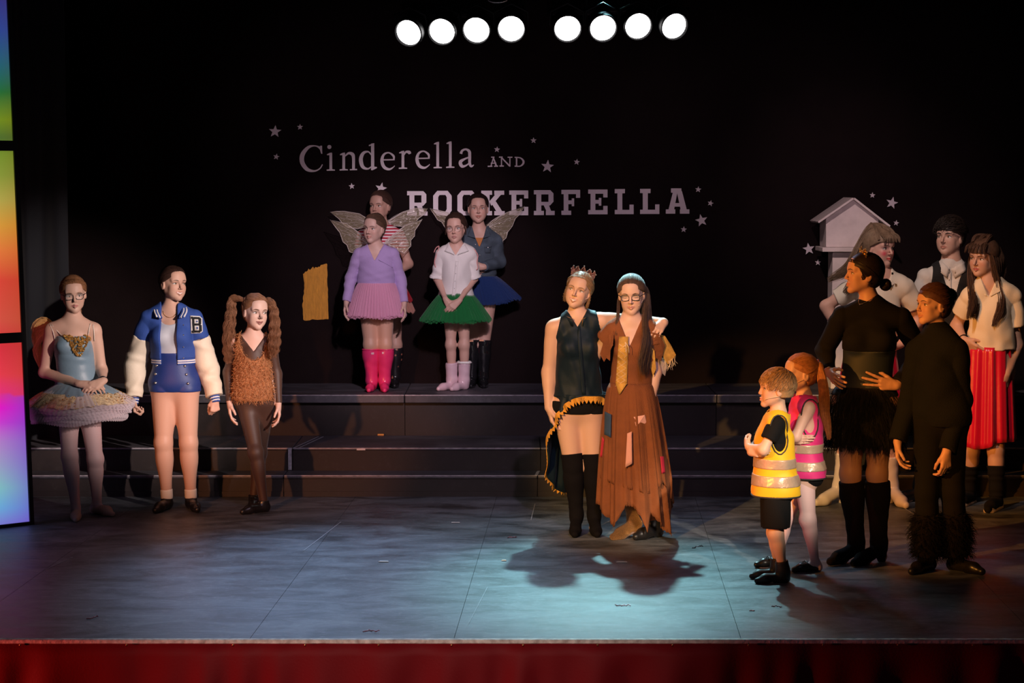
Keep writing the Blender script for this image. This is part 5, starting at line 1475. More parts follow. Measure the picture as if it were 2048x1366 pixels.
def striped_girl():
    J = dict(head=(760, 412), neck=(763, 455), sl=(727, 471), sr=(797, 471), el=(715, 525), er=(817, 528, .02), wl=(727, 560, -.1), wr=(795, 545, -.12),
             hl=(750, 590), hr=(785, 590), kl=(757, 690), kr=(791, 690))
    p = Person('girl in red and white striped top and red tutu behind the girl with pink boots', J, dict(l=(758, 772, 0), r=(790, 772, 2)), z=PZ, head=(-24, -1, 0), yaw=-3, hh=.215, size=1.48,
               skin=(.62, .38, .30), hair=(.06, .03, .022), waist=.11, face=dict(smile=.3, gaze=(-.5, 0)), hands=dict(l=dict(n=(0, 1, 0), coarse=1), r=dict(d=(-1, -.2, .2), n=(0, 1, 0), t=(0, 0, 1), coarse=1)))
    R = p.root
    sm_ = mat('red_white_stripes', (.8, .7, .7), .8)
    nt = sm_.node_tree; N = nt.nodes; Lk = nt.links
    tc = N.new('ShaderNodeTexCoord'); wv = N.new('ShaderNodeTexWave'); wv.bands_direction = 'Z'; wv.inputs['Scale'].default_value = 13.5; wv.inputs['Distortion'].default_value = .4; wv.inputs['Detail'].default_value = 1
    rp = N.new('ShaderNodeValToRGB'); rp.color_ramp.interpolation = 'CONSTANT'; rp.color_ramp.elements[0].color = (.42, .012, .035, 1); rp.color_ramp.elements[1].color = (.78, .68, .70, 1); rp.color_ramp.elements[1].position = .52
    Lk.new(tc.outputs['Object'], wv.inputs[0]); Lk.new(wv.outputs['Fac'], rp.inputs[0]); Lk.new(rp.outputs[0], N['Principled BSDF'].inputs[0])
    G = Field(); G.kids.append(p.torso(.008, zbot=p.zpx(570)))
    p.sleeves(G, .011, .014, 0, short=.45)
    nf = Field(); nf.cap(p.j['neck'] + V(0, 0, -.01), p.j['neck'] + V(0, 0, .1), .055, .08); G.sub(nf, .004)
    p.wear('striped_top', G, sm_, .006)
    c0, c1 = at(768, 556, p.D), at(770, 618, p.D)
    tutu(p, c0, c1 - V(0, 0, .020), (.12, .10), (.225, .13), tulle('peach_tulle', (.55, .26, .20), .5), 2, .9, 3); tutu(p, c0, c1 + V(0, 0, .06), (.125, .105), (.205, .13), tulle('red_tulle', (.30, .010, .020), .8), 3, .9, 2)
    fb = mat('floral_rubber', (.02, .015, .015), .3, coat=.5)
    nt = fb.node_tree; N = nt.nodes; Lk = nt.links; tc = N.new('ShaderNodeTexCoord'); vo = N.new('ShaderNodeTexVoronoi'); vo.inputs['Scale'].default_value = 26; rp = N.new('ShaderNodeValToRGB')
    rp.color_ramp.elements[0].position = .16; rp.color_ramp.elements[0].color = (.45, .16, .10, 1); rp.color_ramp.elements[1].position = .26; rp.color_ramp.elements[1].color = (.012, .010, .012, 1)
    Lk.new(tc.outputs['Object'], vo.inputs[0]); Lk.new(vo.outputs['Distance'], rp.inputs[0]); Lk.new(rp.outputs[0], N['Principled BSDF'].inputs[0])
    for c in 'lr': p.boot('rubber_boot', fb, c, .06, off=.014, L=.19, h=.007)
    p.cap_hair(line=.070); p.slick((0, -.1, .05)); p.bun((0, -.10, .07), .022)
    for pts, rt in (([(122, 165), (160, 160), (210, 160), (300, 175), (350, 205), (340, 255), (290, 266), (225, 257), (200, 235), (172, 202)], (360, 235)),
                    ([(715, 142), (640, 140), (560, 165), (490, 210), (465, 245), (560, 252), (640, 225), (662, 200), (690, 180)], (460, 235))):
        wing(p, [c2(*q) for q in pts], p.D + .02, wingm, veinm, c2(*rt))
striped_girl()

def white_shirt_girl():
    J = dict(head=(911, 456), neck=(913, 495), sl=(884, 508), sr=(941, 508), el=(874, 557, .02), er=(949, 557, .02), wl=(892, 600, -.15), wr=(918, 602, -.16),
             hl=(899, 606), hr=(927, 606), kl=(902, 690), kr=(929, 690))
    p = Person('small girl in white shirt, green tutu and short white boots, hands together', J, dict(l=(904, 779, -38), r=(928, 779, -34)), z=PZ, head=(-8, -4, -2), yaw=-4, hh=.212, size=1.31, tk=.86,
               waist=.095, hip=.115, skin=(.72, .46, .37), hair=(.05, .026, .018), face=dict(smile=0, gaze=(-.1, -.1), lip=(.45, .2, .18), nose=.9),
               hands=dict(l=dict(tip=(905, 622, -.16), n=(.2, 1, -.1), t=(.8, -.2, .2), curl=.5), r=dict(tip=(898, 620, -.18), n=(-.2, 1, -.3), t=(-.6, -.2, .7), curl=.45)))
    R = p.root
    G = Field(); T = p.torso(.016, zbot=p.zpx(594)); T.noise = folds(.004, (60, 0, 14, 0), (35, 20, -30, 2)); G.kids.append(T)
    f = None
    S = Field()
    for c in 'lr': f = Field(); p.limbseg(f, 'uarm' + c, 0, .93, .016, .022); f.noise = folds(.003, (40, 0, 60, 0)); G.kids.append(f)
    nf = Field(); nf.cap(p.j['neck'] + V(0, 0, -.005), p.j['neck'] + V(0, 0, .1), .045, .07); G.sub(nf, .004)
    G.sub(p.neck_sub(lambda l, f, u: np.maximum(np.abs(l) - (.034 + .62 * (u + .0)), -f)), .004)
    o = p.wear('shirt', G, white_cloth, .0055)
    for c in 'lr':
        a, b = p.j['s' + c], p.j['e' + c]; f = Field(); f.cap(lerp(a, b, .88), lerp(a, b, 1.0), .054, .055, ends=(1, 1)); f.noise = folds(.003, (60, 0, 50, 0)); p.wear('rolled_sleeve_cuff', f, white_cloth, .005)
    patch(p, 'button_placket', G, [(911, 522), (917, 522), (911, 597), (903, 597)], white_cloth, 4, 12, .002, .004)
    for y in (532, 547, 562, 577): 
        q = hit(G, [913.5 - (y - 522) * .085], [y], p.D - .3, p.D)[0]; MB().add(*ball(q + V(0, -.007, 0), .004, 6)).build('button', silver, o)
    for q in ([(896, 489), (903, 494), (909, 510), (889, 502)], [(930, 489), (923, 494), (915, 510), (938, 502)]): patch(p, 'collar', G, q, white_cloth, 5, 5, .005, .005)
    st = mat('pink_ribbon', (.65, .30, .28), .6)
    for pts in ([(868, 505), (872, 496), (878, 493), (874, 507), (869, 522), (871, 535)], [(948, 498), (953, 505), (956, 512), (954, 524), (956, 535), (953, 540)]):
        MB().tube(sm_curve([at(a, b, p.D - .03) for a, b in pts], 20), .004, 5).build('shoulder_ribbon', st, R, smooth=True)
    c0, c1 = at(912, 584, p.D), at(911, 641, p.D)
    tutu(p, c0 + V(0, 0, .01), c1, (.100, .09), (.268, .20), tulle('green_tulle', (.015, .19, .05), .55), 4, .85)
    for c in 'lr':
        p.boot('short_rubber_boot', mat('white_rubber', (.72, .52, .58), .22, coat=.4), c, .50, off=.020, L=.19, h=.006)
    k = p.foot['r'][0]; a = lerp(p.j['kr'], p.j['ar'], .49); v, f = skirt(a + V(0, 0, .01), a - V(0, 0, .004), (.050, .050), (.055, .055), p.S, p.F, n=60, rows=4, nf=14, amp=.004); mk('sock_frill', v, f, white_cloth, R)
    p.cap_hair(line=.068); p.slick((0, -.11, .03)); p.bun((0, -.115, .03), .024)
    p.strands([[(p.hp(.066, .02, .03), .004), (p.hp(.078, .01, -.02), .005), (p.hp(.075, .012, -.06), .006)], [(p.hp(-.066, .02, .03), .004), (p.hp(-.076, .01, -.02), .005), (p.hp(-.076, .014, -.05), .006)]], 30, rad=.0012)
    p.glasses(.0215, .0195, .0011, mat('glasses_wire', (.35, .22, .18), .3, metal=.7), round_=True)
white_shirt_girl()

def denim_girl():
    J = dict(head=(956, 417), neck=(958, 462), sl=(924, 481), sr=(990, 481), el=(914, 530), er=(998, 524, .02), wl=(935, 545, -.1), wr=(966, 534, -.16),
             hl=(944, 592), hr=(975, 592), kl=(945, 690), kr=(967, 690))
    p = Person('girl in denim jacket, blue tutu and tall black boots with arms folded', J, dict(l=(943, 772, 0), r=(967, 772, 2)), z=PZ, head=(3, 0, 0), yaw=3, hh=.215, size=1.48,
               waist=.11, skin=(.66, .42, .34), hair=(.022, .012, .010), face=dict(smile=.7, gaze=(-.1, 0), jaw=1.05), hands=dict(l=dict(d=(1, -.2, .1), n=(0, 1, 0), t=(0, 0, 1), coarse=1), r=dict(d=(-1, -.1, 0), n=(0, 1, 0), t=(0, 0, 1), coarse=1)))
    R = p.root
    dn = mat('denim_blue', (.060, .085, .115), .85, var=.45, vscale=9, bump=.3, bscale=500)
    sh = Field().take(p.B, TORSO, .004); sh.cut(V(0, 0, p.zpx(475)), V(0, 0, 1)); sh.cut(V(0, 0, p.zpx(550)), V(0, 0, -1)); p.wear('undershirt', sh, mat('orange_shirt', (.45, .16, .04), .8))
    G = Field(); T = p.torso(.016, zbot=p.zpx(552)); G.kids.append(T); p.sleeves(G, .015, .014, .016, upto=.95)
    nf = Field(); nf.cap(p.j['neck'] + V(0, 0, -.01), p.j['neck'] + V(0, 0, .1), .052, .08); G.sub(nf, .004)
    G.sub(p.neck_sub(lambda l, f, u: np.maximum(np.abs(l) - (.050 + .42 * (u + .0)), -f)), .004)
    G.noise = folds(.004, (45, 0, 50, 0), (-30, 30, 40, 1))
    o = p.wear('denim_jacket', G, dn, .0055)
    st = mat('denim_stitch', (.18, .19, .20), .9)
    for q in ([(968, 492), (984, 491), (984, 494), (968, 495)], [(969, 496), (983, 495), (981, 506), (970, 506)], [(957, 492), (959.5, 492), (962, 548), (958, 548)]):
        patch(p, 'jacket_seam_panel', G, q, dn, 4, 4, .002, .004)
    for a, b in ((951, 489), (976, 495), (960, 510), (960, 530)):
        q = hit(G, [a], [b], p.D - .3, p.D)[0]; MB().add(*ball(q + V(0, -.007, 0), .0045, 6)).build('metal_button', silver, o)
    for q in (-1, 1):
        n_ = p.j['neck']; pl = [n_ + p.S * q * .030 + p.F * .088 + V(0, 0, -.050), n_ + p.S * q * .085 + p.F * .065 + V(0, 0, -.035), n_ + p.S * q * .070 + p.F * -.01 + V(0, 0, .040), n_ + p.S * q * .052 + p.F * .045 + V(0, 0, .030)]
        MB().poly(pl, nrm(p.F + p.S * q * .5), .007).build('collar', dn, o)
    bd = Field().take(p.B, TORSO, .012); bd.cut(V(0, 0, p.zpx(549)), V(0, 0, 1)); bd.cut(V(0, 0, p.zpx(557)), V(0, 0, -1)); p.wear('waistband', bd, dn, .005)
    c0, c1 = at(963, 552, p.D), at(980, 606, p.D)
    tutu(p, c0, c1, (.112, .10), (.235, .13), tulle('blue_tulle', (.018, .045, .17), .55), 8, .8, tilt=-.03)
    for c in 'lr':
        b = p.boot('tall_boot', mat('black_rubber', (.010, .010, .012), .12, coat=.8), c, -.10, off=.012, L=.19, h=.006)
        q = at(*((942, 682) if c == 'l' else (963, 681)), p.D - .08); MB().box(q - V(.017, .004, .006), q + V(.017, .004, .006), .002).build('boot_label', mat('label_orange', (.75, .35, .2), .5), b)
    p.cap_hair(line=.066); p.slick((0, -.11, .03), 140); p.bun((0, -.10, .05), .022)
    for pts, rt in (([(728, 143), (830, 165), (885, 190), (925, 230), (900, 300), (835, 275), (820, 260), (800, 225), (775, 212), (755, 180)], (930, 250)),
                    ([(1302, 130), (1200, 165), (1130, 200), (1070, 240), (1080, 300), (1130, 350), (1172, 380), (1170, 338), (1190, 322), (1200, 285), (1228, 250), (1245, 205), (1270, 180)], (1065, 270))):
        wing(p, [c2(*q) for q in pts], p.D + .04, wingm, veinm, c2(*rt))
denim_girl()

# ------------------------------------------------------------------ centre couple
def navy_woman():
    J = dict(head=(1157, 581), neck=(1153, 634), sl=(1109, 656), sr=(1201, 642), el=(1098, 745, .03), er=(1268, 642, .10), wl=(1098, 815, -.02), wr=(1327, 645, -.115),
             hl=(1134, 826), hr=(1181, 826), kl=(1146, 930), kr=(1187, 930))
    p = Person('smiling woman in sleeveless navy high-low blouse and over-knee boots, small crown on her head', J, dict(l=(1153, 1066, -6), r=(1188, 1066, 4)), head=(-14, 3, 14), yaw=4, hh=.218, size=1.62, tk=1.06,
               waist=.128, hip=.165, bust=.75, arm=1.1, skin=(.78, .50, .37), hair=(.30, .17, .08), face=dict(smile=1.0, gaze=(-.5, .2), blush=.4, lip=(.62, .22, .17), jaw=1.04, heel=.03),
               hands=dict(l=dict(curl=.5, d=(.2, -.1, -1)), r=dict(tip=(1301, 676, -.25), n=(-.2, .8, -.5), t=(-.8, .3, .4), curl=.5, spread=.5)))
    R = p.root
    nv = mat('navy_satin', (.004, .013, .022), .6, sheen=.05, spec=.25, bump=.25, bscale=22)
    zw = p.zpx(745)
    G = Field(); T = p.torso(.012, zbot=p.zpx(792)); G.kids.append(T)
    G.cut(p.j['sl'] + V(.020, 0, 0), V(-1, 0, .25)); G.cut(p.j['sr'] - V(.012, 0, 0), V(1, 0, .25))
    nf = Field(); nf.cap(p.j['neck'] + V(0, 0, -.01), p.j['neck'] + V(0, 0, .12), .050, .075); G.sub(nf, .004)
    G.sub(p.neck_sub(lambda l, f, u: np.maximum(np.abs(l) - (.034 + .6 * (u + .0)), -f)), .004)
    G.noise = folds(.006, (40, 0, 14, 0), (62, 10, -22, 1), (18, 0, 46, 2), (90, 0, 20, 3))
    o = p.wear('blouse', G, nv, .0058)
    patch(p, 'blouse_placket', G, [(1154, 652), (1160, 652), (1172, 792), (1164, 792)], nv, 4, 14, .003, .004)
    lin = mat('gold_brocade', (.55, .24, .03), .5, var=.4, vscale=60, bump=.5, bscale=200)
    neck_collar(p, 'stand_collar', nv, .064, -.02, .028, 22, .012, .004, .035); neck_collar(p, 'collar_lining', lin, .061, -.018, .0285, 22, .010, .004, .035)
    # high-low hem: front short, tail long behind; gold zigzag trim along the edge
    n = 280; th = np.linspace(0, 2 * PI, n, False)        # th=pi/2 front, 3pi/2 back, pi image left
    c0 = at(1163, 786, p.D); rs0, rf0 = .158, .122
    fr = np.sin(th)
    zf = p.zpx(800, -.1); zb = p.zpx(992, .1)
    e = (1 - np.cos(th - math.radians(72))) / 2
    bottom = zf + (zb - zf) * e ** 1.5
    R_ = []
    for i in range(14):
        t = i / 13; z = c0[2] + (bottom - c0[2]) * t; dp = (c0[2] - z)
        rr = 1 + dp * .55 + .0 * th; w_ = .012 * t * np.sin(13 * th + 2 * np.sin(3 * th))
        squeeze = np.where(fr < 0, 1 - .25 * np.clip(-fr, 0, 1) * 0, 1)
        R_.append(np.stack([c0[0] + np.cos(th) * (rs0 + dp * .13 + w_), c0[1] - np.sin(th) * (rf0 + dp * .20 + w_), z], 1))
    v, f = loft(R_); tail = mk('blouse_tail', v, f, nv, R)
    sd = tail.modifiers.new('thickness', 'SOLIDIFY'); sd.thickness = .004
    edge = R_[-1]; g = MB(); P = np.vstack([edge, edge[:1]])
    L = np.r_[0, np.cumsum(np.linalg.norm(np.diff(P, axis=0), axis=1))]
    m_ = int(L[-1] / .026); ss = np.linspace(0, L[-1], m_ * 2 + 1); E_ = np.stack([np.interp(ss, L, P[:, a]) for a in range(3)], 1)
    cen = V(c0[0], c0[1], 0)
    zv = []; zf_ = []
    for i in range(len(E_)):
        out = nrm((E_[i] - cen) * V(1, 1, 0)); up = V(0, 0, 1)
        tg_ = nrm(E_[(i + 1) % len(E_)] - E_[i - 1]); nn = nrm(np.cross(tg_, out)); nn = nn if nn[2] < 0 or abs(nn[2]) < .01 else -nn
        a = E_[i] + out * .006 - nn * .026; b = E_[i] + out * .006 + nn * (.020 if i % 2 else -.004)
        zv += [a, b, a + out * .003, b + out * .003]
    for i in range(len(E_) - 1): a = 4 * i; zf_ += [(a + 2, a + 3, a + 7, a + 6), (a, a + 4, a + 5, a + 1), (a + 1, a + 5, a + 7, a + 3), (a, a + 2, a + 6, a + 4)]
    mk('gold_zigzag_trim', zv, zf_, mat('gold_trim', (.78, .36, .035), .45, bump=.7, bscale=220), tail, smooth=False)
    H = p.torso(.008, ztop=p.zpx(800), tags=('pelvis', 'glute', 'belly')); H.cut(V(0, 0, p.zpx(826)), V(0, 0, -1))
    for c in 'lr': f = Field(); p.limbseg(f, 'thigh' + c, 0, .14, .010, .012); H.kids.append(f)
    p.wear('shorts', H, black_cloth, .006)
    for c in 'lr': p.boot('over_knee_boot', suede, c, -.22, off=.009, heel=.055, L=.165, h=.006, topoff=.010)
    p.cap_hair(line=.068, th=.010); p.slick((0, -.105, -.02), 150); p.bun((0, -.110, -.035), .030)
    p.strands([[(p.hp(.066, .015, .03), .006), (p.hp(.078, .0, -.02), .006), (p.hp(.076, .0, -.07), .010), (p.hp(.07, -.01, -.10), .012)], [(p.hp(-.066, .015, .03), .005), (p.hp(-.076, .005, -.02), .006), (p.hp(-.074, .0, -.06), .008), (p.hp(-.068, -.01, -.09), .008)]], 60, rad=.0011)
    crown(p, 5, .078, mat('rose_gold', (.60, .26, .20), .3, metal=.9, bump=.5, bscale=400), tilt=-.018, back=-.03, hgt=.062)
    p.mic(1)
def crown(p, n, r, m, tilt=0, back=0, hgt=.05, span=2.4, base=.072):
    g = MB(); k = 33; A = np.linspace(-span / 2, span / 2, k)
    def pt(a, h, o=0): return p.hp((r + o) * math.sin(a), back + .012 + (r + o) * math.cos(a) * .35, base + .018 * math.cos(a * .7) + h)
    top = [hgt * (.50 + .46 * abs(math.cos(n * (a / span) * PI)) ** 2.2 * (1 - .35 * abs(a) / span * 2)) for a in A]
    g.tube([pt(a, 0) for a in A], .0040, 6); g.tube([pt(a, t, .006) for a, t in zip(A, top)], .0020, 5); g.tube([pt(a, t * .55, .003) for a, t in zip(A, top)], .0016, 5)
    for i in range(0, k - 1):
        g.tube([pt(A[i], 0), pt(A[i + 1], top[i + 1] * .55, .003)], .0013, 4); g.tube([pt(A[i + 1], top[i + 1] * .55, .003), pt(A[i], top[i], .006)], .0013, 4)
    o = g.build('crown', m, p.root, smooth=True)
    for i in range(k):
        if i % 4 == 0: MB().add(*ball(pt(A[i], top[i] + .004, .007), .0045, 6)).build('crown_gem', mat('gem', (.9, .8, .7), .1, metal=.6), o)
navy_woman()

def brown_dress_woman():
    J = dict(head=(1263, 589), neck=(1261, 640), sl=(1227, 658), sr=(1300, 658), el=(1188, 716, .14), er=(1312, 745, .02), wl=(1140, 738, .16), wr=(1299, 822, -.06),
             hl=(1240, 815), hr=(1284, 815), kl=(1250, 930), kr=(1292, 930))
    p = Person('young woman with glasses in long ragged brown dress with laced yellow panel', J, dict(l=(1268, 1074, -50), r=(1312, 1074, -48)), head=(-8, -10, -3), yaw=-6, hh=.222, size=1.60, tk=.9,
               waist=.112, hip=.145, bust=.8, skin=(.80, .53, .42), hair=(.10, .058, .038), face=dict(smile=.5, open=.2, blush=.4, lip=(.60, .25, .2)),
               hands=dict(l=dict(d=(-1, .0, .1), n=(.1, 1, 0), t=(0, 0, 1), coarse=1), r=dict(curl=.75, d=(-.05, -.15, -1), n=(-.8, .2, 0), t=(-.3, -1, 0))))
    R = p.root
    bw = mat('brown_gauze', (.225, .070, .022), .9, bump=.5, bscale=260, var=.12, vscale=12)
    yl = mat('mustard_cloth', (.55, .30, .06), .85, bump=.4, bscale=200, var=.3, vscale=30)
    zw = p.zpx(772)
    G = Field(); T = p.torso(.010, zbot=zw); G.kids.append(T)
    for c in 'lr': f = Field(); p.limbseg(f, 'uarm' + c, 0, .34, .016, .026); G.kids.append(f)
    nf = Field(); nf.cap(p.j['neck'] + V(0, 0, -.01), p.j['neck'] + V(0, 0, .12), .058, .085); G.sub(nf, .004)
    G.sub(p.neck_sub(lambda l, f, u: np.maximum(np.abs(l + .0) - (.064 + .42 * (u + .0)), -f)), .004)
    G.noise = folds(.003, (45, 0, 10, 0), (20, 10, 50, 2))
    o = p.wear('dress_bodice', G, bw, .0058)
    # laced panel
    BF = Field().take(p.B, TORSO, .012)
    pn = patch(p, 'laced_panel', BF, [(1238, 673), (1257, 673), (1254, 770), (1231, 770)], yl, 6, 14, .002, .003)
    patch(p, 'laced_panel_point', BF, [(1231, 766), (1254, 766), (1240, 787), (1237, 787)], yl, 5, 5, .020, .003)
    lc = mat('lace_cord', (.80, .62, .42), .7); pts = []
    rows = 8
    for q in (0, 1):
        pp = [((1238 - 1.0 * i if (i + q) % 2 else 1254 - .6 * i), 688 + i * 12) for i in range(rows)]
        H = hit(BF, [a for a, b in pp], [b for a, b in pp], p.D - .3, p.D + .1); MB().tube(H + V(0, -.009, 0), .0022, 5).build('lace', lc, pn, smooth=True)
    for dx in (-1.5, 4): MB().tube(sm_curve([at(1250, 684, p.D - .17), at(1253 + dx, 694, p.D - .175), at(1254 + dx, 706, p.D - .17)], 7), .002, 5).build('lace', lc, pn, smooth=True)
    # skirt with ragged points
    def rag(seed, nn, amp):
        r_ = np.random.RandomState(seed); xs = np.sort(r_.rand(nn)) * 2 * PI; hs_ = r_.rand(nn * 2) * amp
        def f(th):
            x = np.concatenate([xs - 2 * PI, xs, xs + 2 * PI]); k = np.arange(len(x)) % nn
            hv = np.where(k % 2, hs_[k] + amp * .5, -hs_[k] * .5)
            return np.interp(th, x, hv) + .004 * np.sin(70 * th + 3 * np.sin(11 * th))
        return f
    c0, c1 = at(1262, 764, p.D), at(1272, 1022, p.D)
    fx = np.array([1196, 1212, 1228, 1238, 1252, 1268, 1282, 1297, 1306, 1316, 1327, 1341, 1347]); fy = np.array([1017, 1040, 1056, 1040, 1010, 1014, 1030, 1064, 1026, 1042, 1054, 1075, 1010])
    bx = np.array([1196, 1215, 1240, 1265, 1285, 1300, 1320, 1335, 1347]); by = np.array([1017, 1005, 1012, 1000, 1030, 1050, 1015, 1040, 1010])
    def rag2(th):
        x = 1271 + 76 * np.cos(th); y = np.where(np.sin(th) > 0, np.interp(x, fx, fy), np.interp(x, bx, by)); return (y - 1030) / 334 + .004 * np.sin(70 * th + 3 * np.sin(11 * th))
    for i, (sd, am, sc_) in enumerate(((3, .13, 1.0), (11, .10, .93))):
        v, f = skirt(c0, c1 + V(0, 0, .02 * i), (.124, .105), (.222 * sc_, .17 * sc_), p.S, p.F, n=420, rows=26, nf=11, amp=.022, seed=sd, prof=.55, hem=rag2 if i == 0 else (lambda th: rag(sd, 14, am)(th) - .17), ampf=lambda t: t ** .8)
        s_ = mk('ragged_skirt', v, f, bw, R); m_ = s_.modifiers.new('thickness', 'SOLIDIFY'); m_.thickness = .003
    SF = Field(); SF.cap(c0, c1, .152, .228, .01, '', (p.F, .80))
    for name, q, m in (('blue_patch', [(1209, 822), (1222, 828), (1221, 874), (1208, 868)], mat('patch_blue', (.03, .07, .15), .9, bump=.3)),
                       ('pink_patch', [(1254, 866), (1263, 862), (1264, 926), (1250, 934)], mat('patch_pink', (.72, .36, .30), .85, bump=.3)),
                       ('red_patch', [(1320, 912), (1327, 912), (1330, 944), (1323, 946)], mat('patch_red', (.55, .02, .06), .85)),
                       ('red_patch', [(1204, 872), (1208, 878), (1204, 914), (1200, 912)], mat('patch_red', (.55, .02, .06), .85))):
        patch(p, name, SF, q, m, 5, 8, .020, .003)
    # torn sleeves and the yellow rags over the shoulder
    def rags(name, pts, m, parent=R, th=.004, Y=0):
        P = [at(a, b, p.D + Y + (c if c else 0)) for a, b, c in pts]; MB().poly(P, V(0, 1, 0), th).build(name, m, parent)
    rags('sleeve_rag', [(1216, 655, -.03), (1228, 662, -.06), (1226, 690, -.07), (1221, 700, -.07), (1220, 722, -.06), (1213, 716, -.05), (1208, 724, -.03), (1200, 708, -.0), (1206, 690, .0), (1205, 672, 0)], bw)
    rags('sleeve_rag', [(1292, 676, -.05), (1302, 664, -.07), (1318, 668, -.06), (1330, 690, -.02), (1326, 706, -.02), (1322, 722, -.03), (1312, 716, -.05), (1303, 724, -.06), (1296, 700, -.06)], bw)
    rags('yellow_rag', [(1290, 696, -.055), (1300, 690, -.065), (1309, 702, -.06), (1312, 738, -.05), (1306, 752, -.05), (1301, 736, -.05), (1293, 737, -.05)], yl)
    rags('yellow_rag', [(1318, 668, -.0), (1330, 672, .0), (1342, 690, .02), (1352, 710, .03), (1343, 722, .02), (1336, 729, .01), (1327, 716, .0), (1322, 700, -.01)], yl)
    rags('grey_rag', [(1318, 716, .01), (1330, 716, .02), (1334, 734, .02), (1330, 752, .02), (1324, 746, .01), (1319, 752, .01)], mat('grey_rag', (.35, .28, .28), .9))
    fr = MB()
    for i in range(26):
        a = rnd.uniform(0, 1); b = lerp(V(1328, 718), V(1352, 712), a) + (0, 6 - 10 * abs(a - .4)); fr.tube(sm_curve([at(b[0], b[1], p.D + .01), at(b[0] + rnd.uniform(-2, 3), b[1] + 8, p.D + .01), at(b[0] + rnd.uniform(-4, 5), b[1] + rnd.uniform(12, 22), p.D + .01)], 5), .0008, 3)
    fr.build('frayed_threads', lc, R)['kind'] = 'stuff'
    p.boot('glitter_boot', mat('gold_glitter', (.72, .40, .18), .35, metal=.8, bump=1, bscale=700, var=.4, vscale=300), 'l', .45, off=.012, heel=.045, L=.175)
    p.boot('black_boot', black_shoe, 'r', .55, off=.010, heel=.012, L=.175)
    f = Field(); p.limbseg(f, 'calf' + 'r', 0, .92, .016, .022); p.wear('rust_legging', f, bw, .006)
    # hair: half back, long over the right shoulder
    p.cap_hair(line=.066, th=.011); p.slick((0, -.10, .05), 150)
    g = []
    for k in range(6):
        x = .050 + .008 * (k % 3); g.append([(p.hp(x, -.02 - .012 * k, .04), .008), (p.hp(x + .026, -.03 - .01 * k, -.02), .012), (at(1289 + k * 2.2, 640, p.D - .06 + .02 * k), .016), (at(1288 + k * 3, 680, p.D - .13 + .02 * k), .018), (at(1281 + k * 3.5, 720, p.D - .165 + .02 * k), .016), (at(1280 + k * 3, 752, p.D - .165 + .02 * k), .008)])
    p.strands(g, 300, rad=.0012, k=18, wave=.003, freq=2)
    g = []
    for k in range(3): g.append([(p.hp(-.060, -.01 - .02 * k, .03), .006), (p.hp(-.078, -.01 - .02 * k, -.03), .008), (at(1236, 625, p.D - .03 + .03 * k), .009), (at(1233, 650, p.D - .05 + .04 * k), .008), (at(1232, 672, p.D - .06 + .05 * k), .005)])
    p.strands(g, 150, rad=.0012, k=14, wave=.002, freq=2, seed=6)
    g = [[(p.hp(x, -.09, .03), .012), (p.hp(x * 1.2, -.115, -.06), .02), (p.hp(x * 1.3, -.12, -.2), .02)] for x in (-.04, 0, .04)]
    p.strands(g, 160, rad=.0014, k=14, wave=.003, freq=2, seed=8)
    p.glasses(.0235, .0170, .0022); p.mic(1)
    # the envelope in her hand
    pe = mat('pink_paper', (.78, .42, .38), .7)
    e = empty('envelope', at(1279, 860, p.D - .10), 'folded pink paper letter in the hand of the woman in brown', 'letter')
    Y = p.D - .135
    MB().poly([at(1267, 834, Y), at(1290, 830, Y), at(1294, 852, Y + .02), (at(1283, 884, Y)), at(1272, 852, Y - .01)], V(0, 1, 0), .002).build('paper', pe, e)
    MB().poly([at(1267, 834, Y - .003), at(1290, 830, Y - .003), at(1277, 848, Y - .008)], V(0, 1, 0), .002).build('flap', pe, e)
brown_dress_woman()

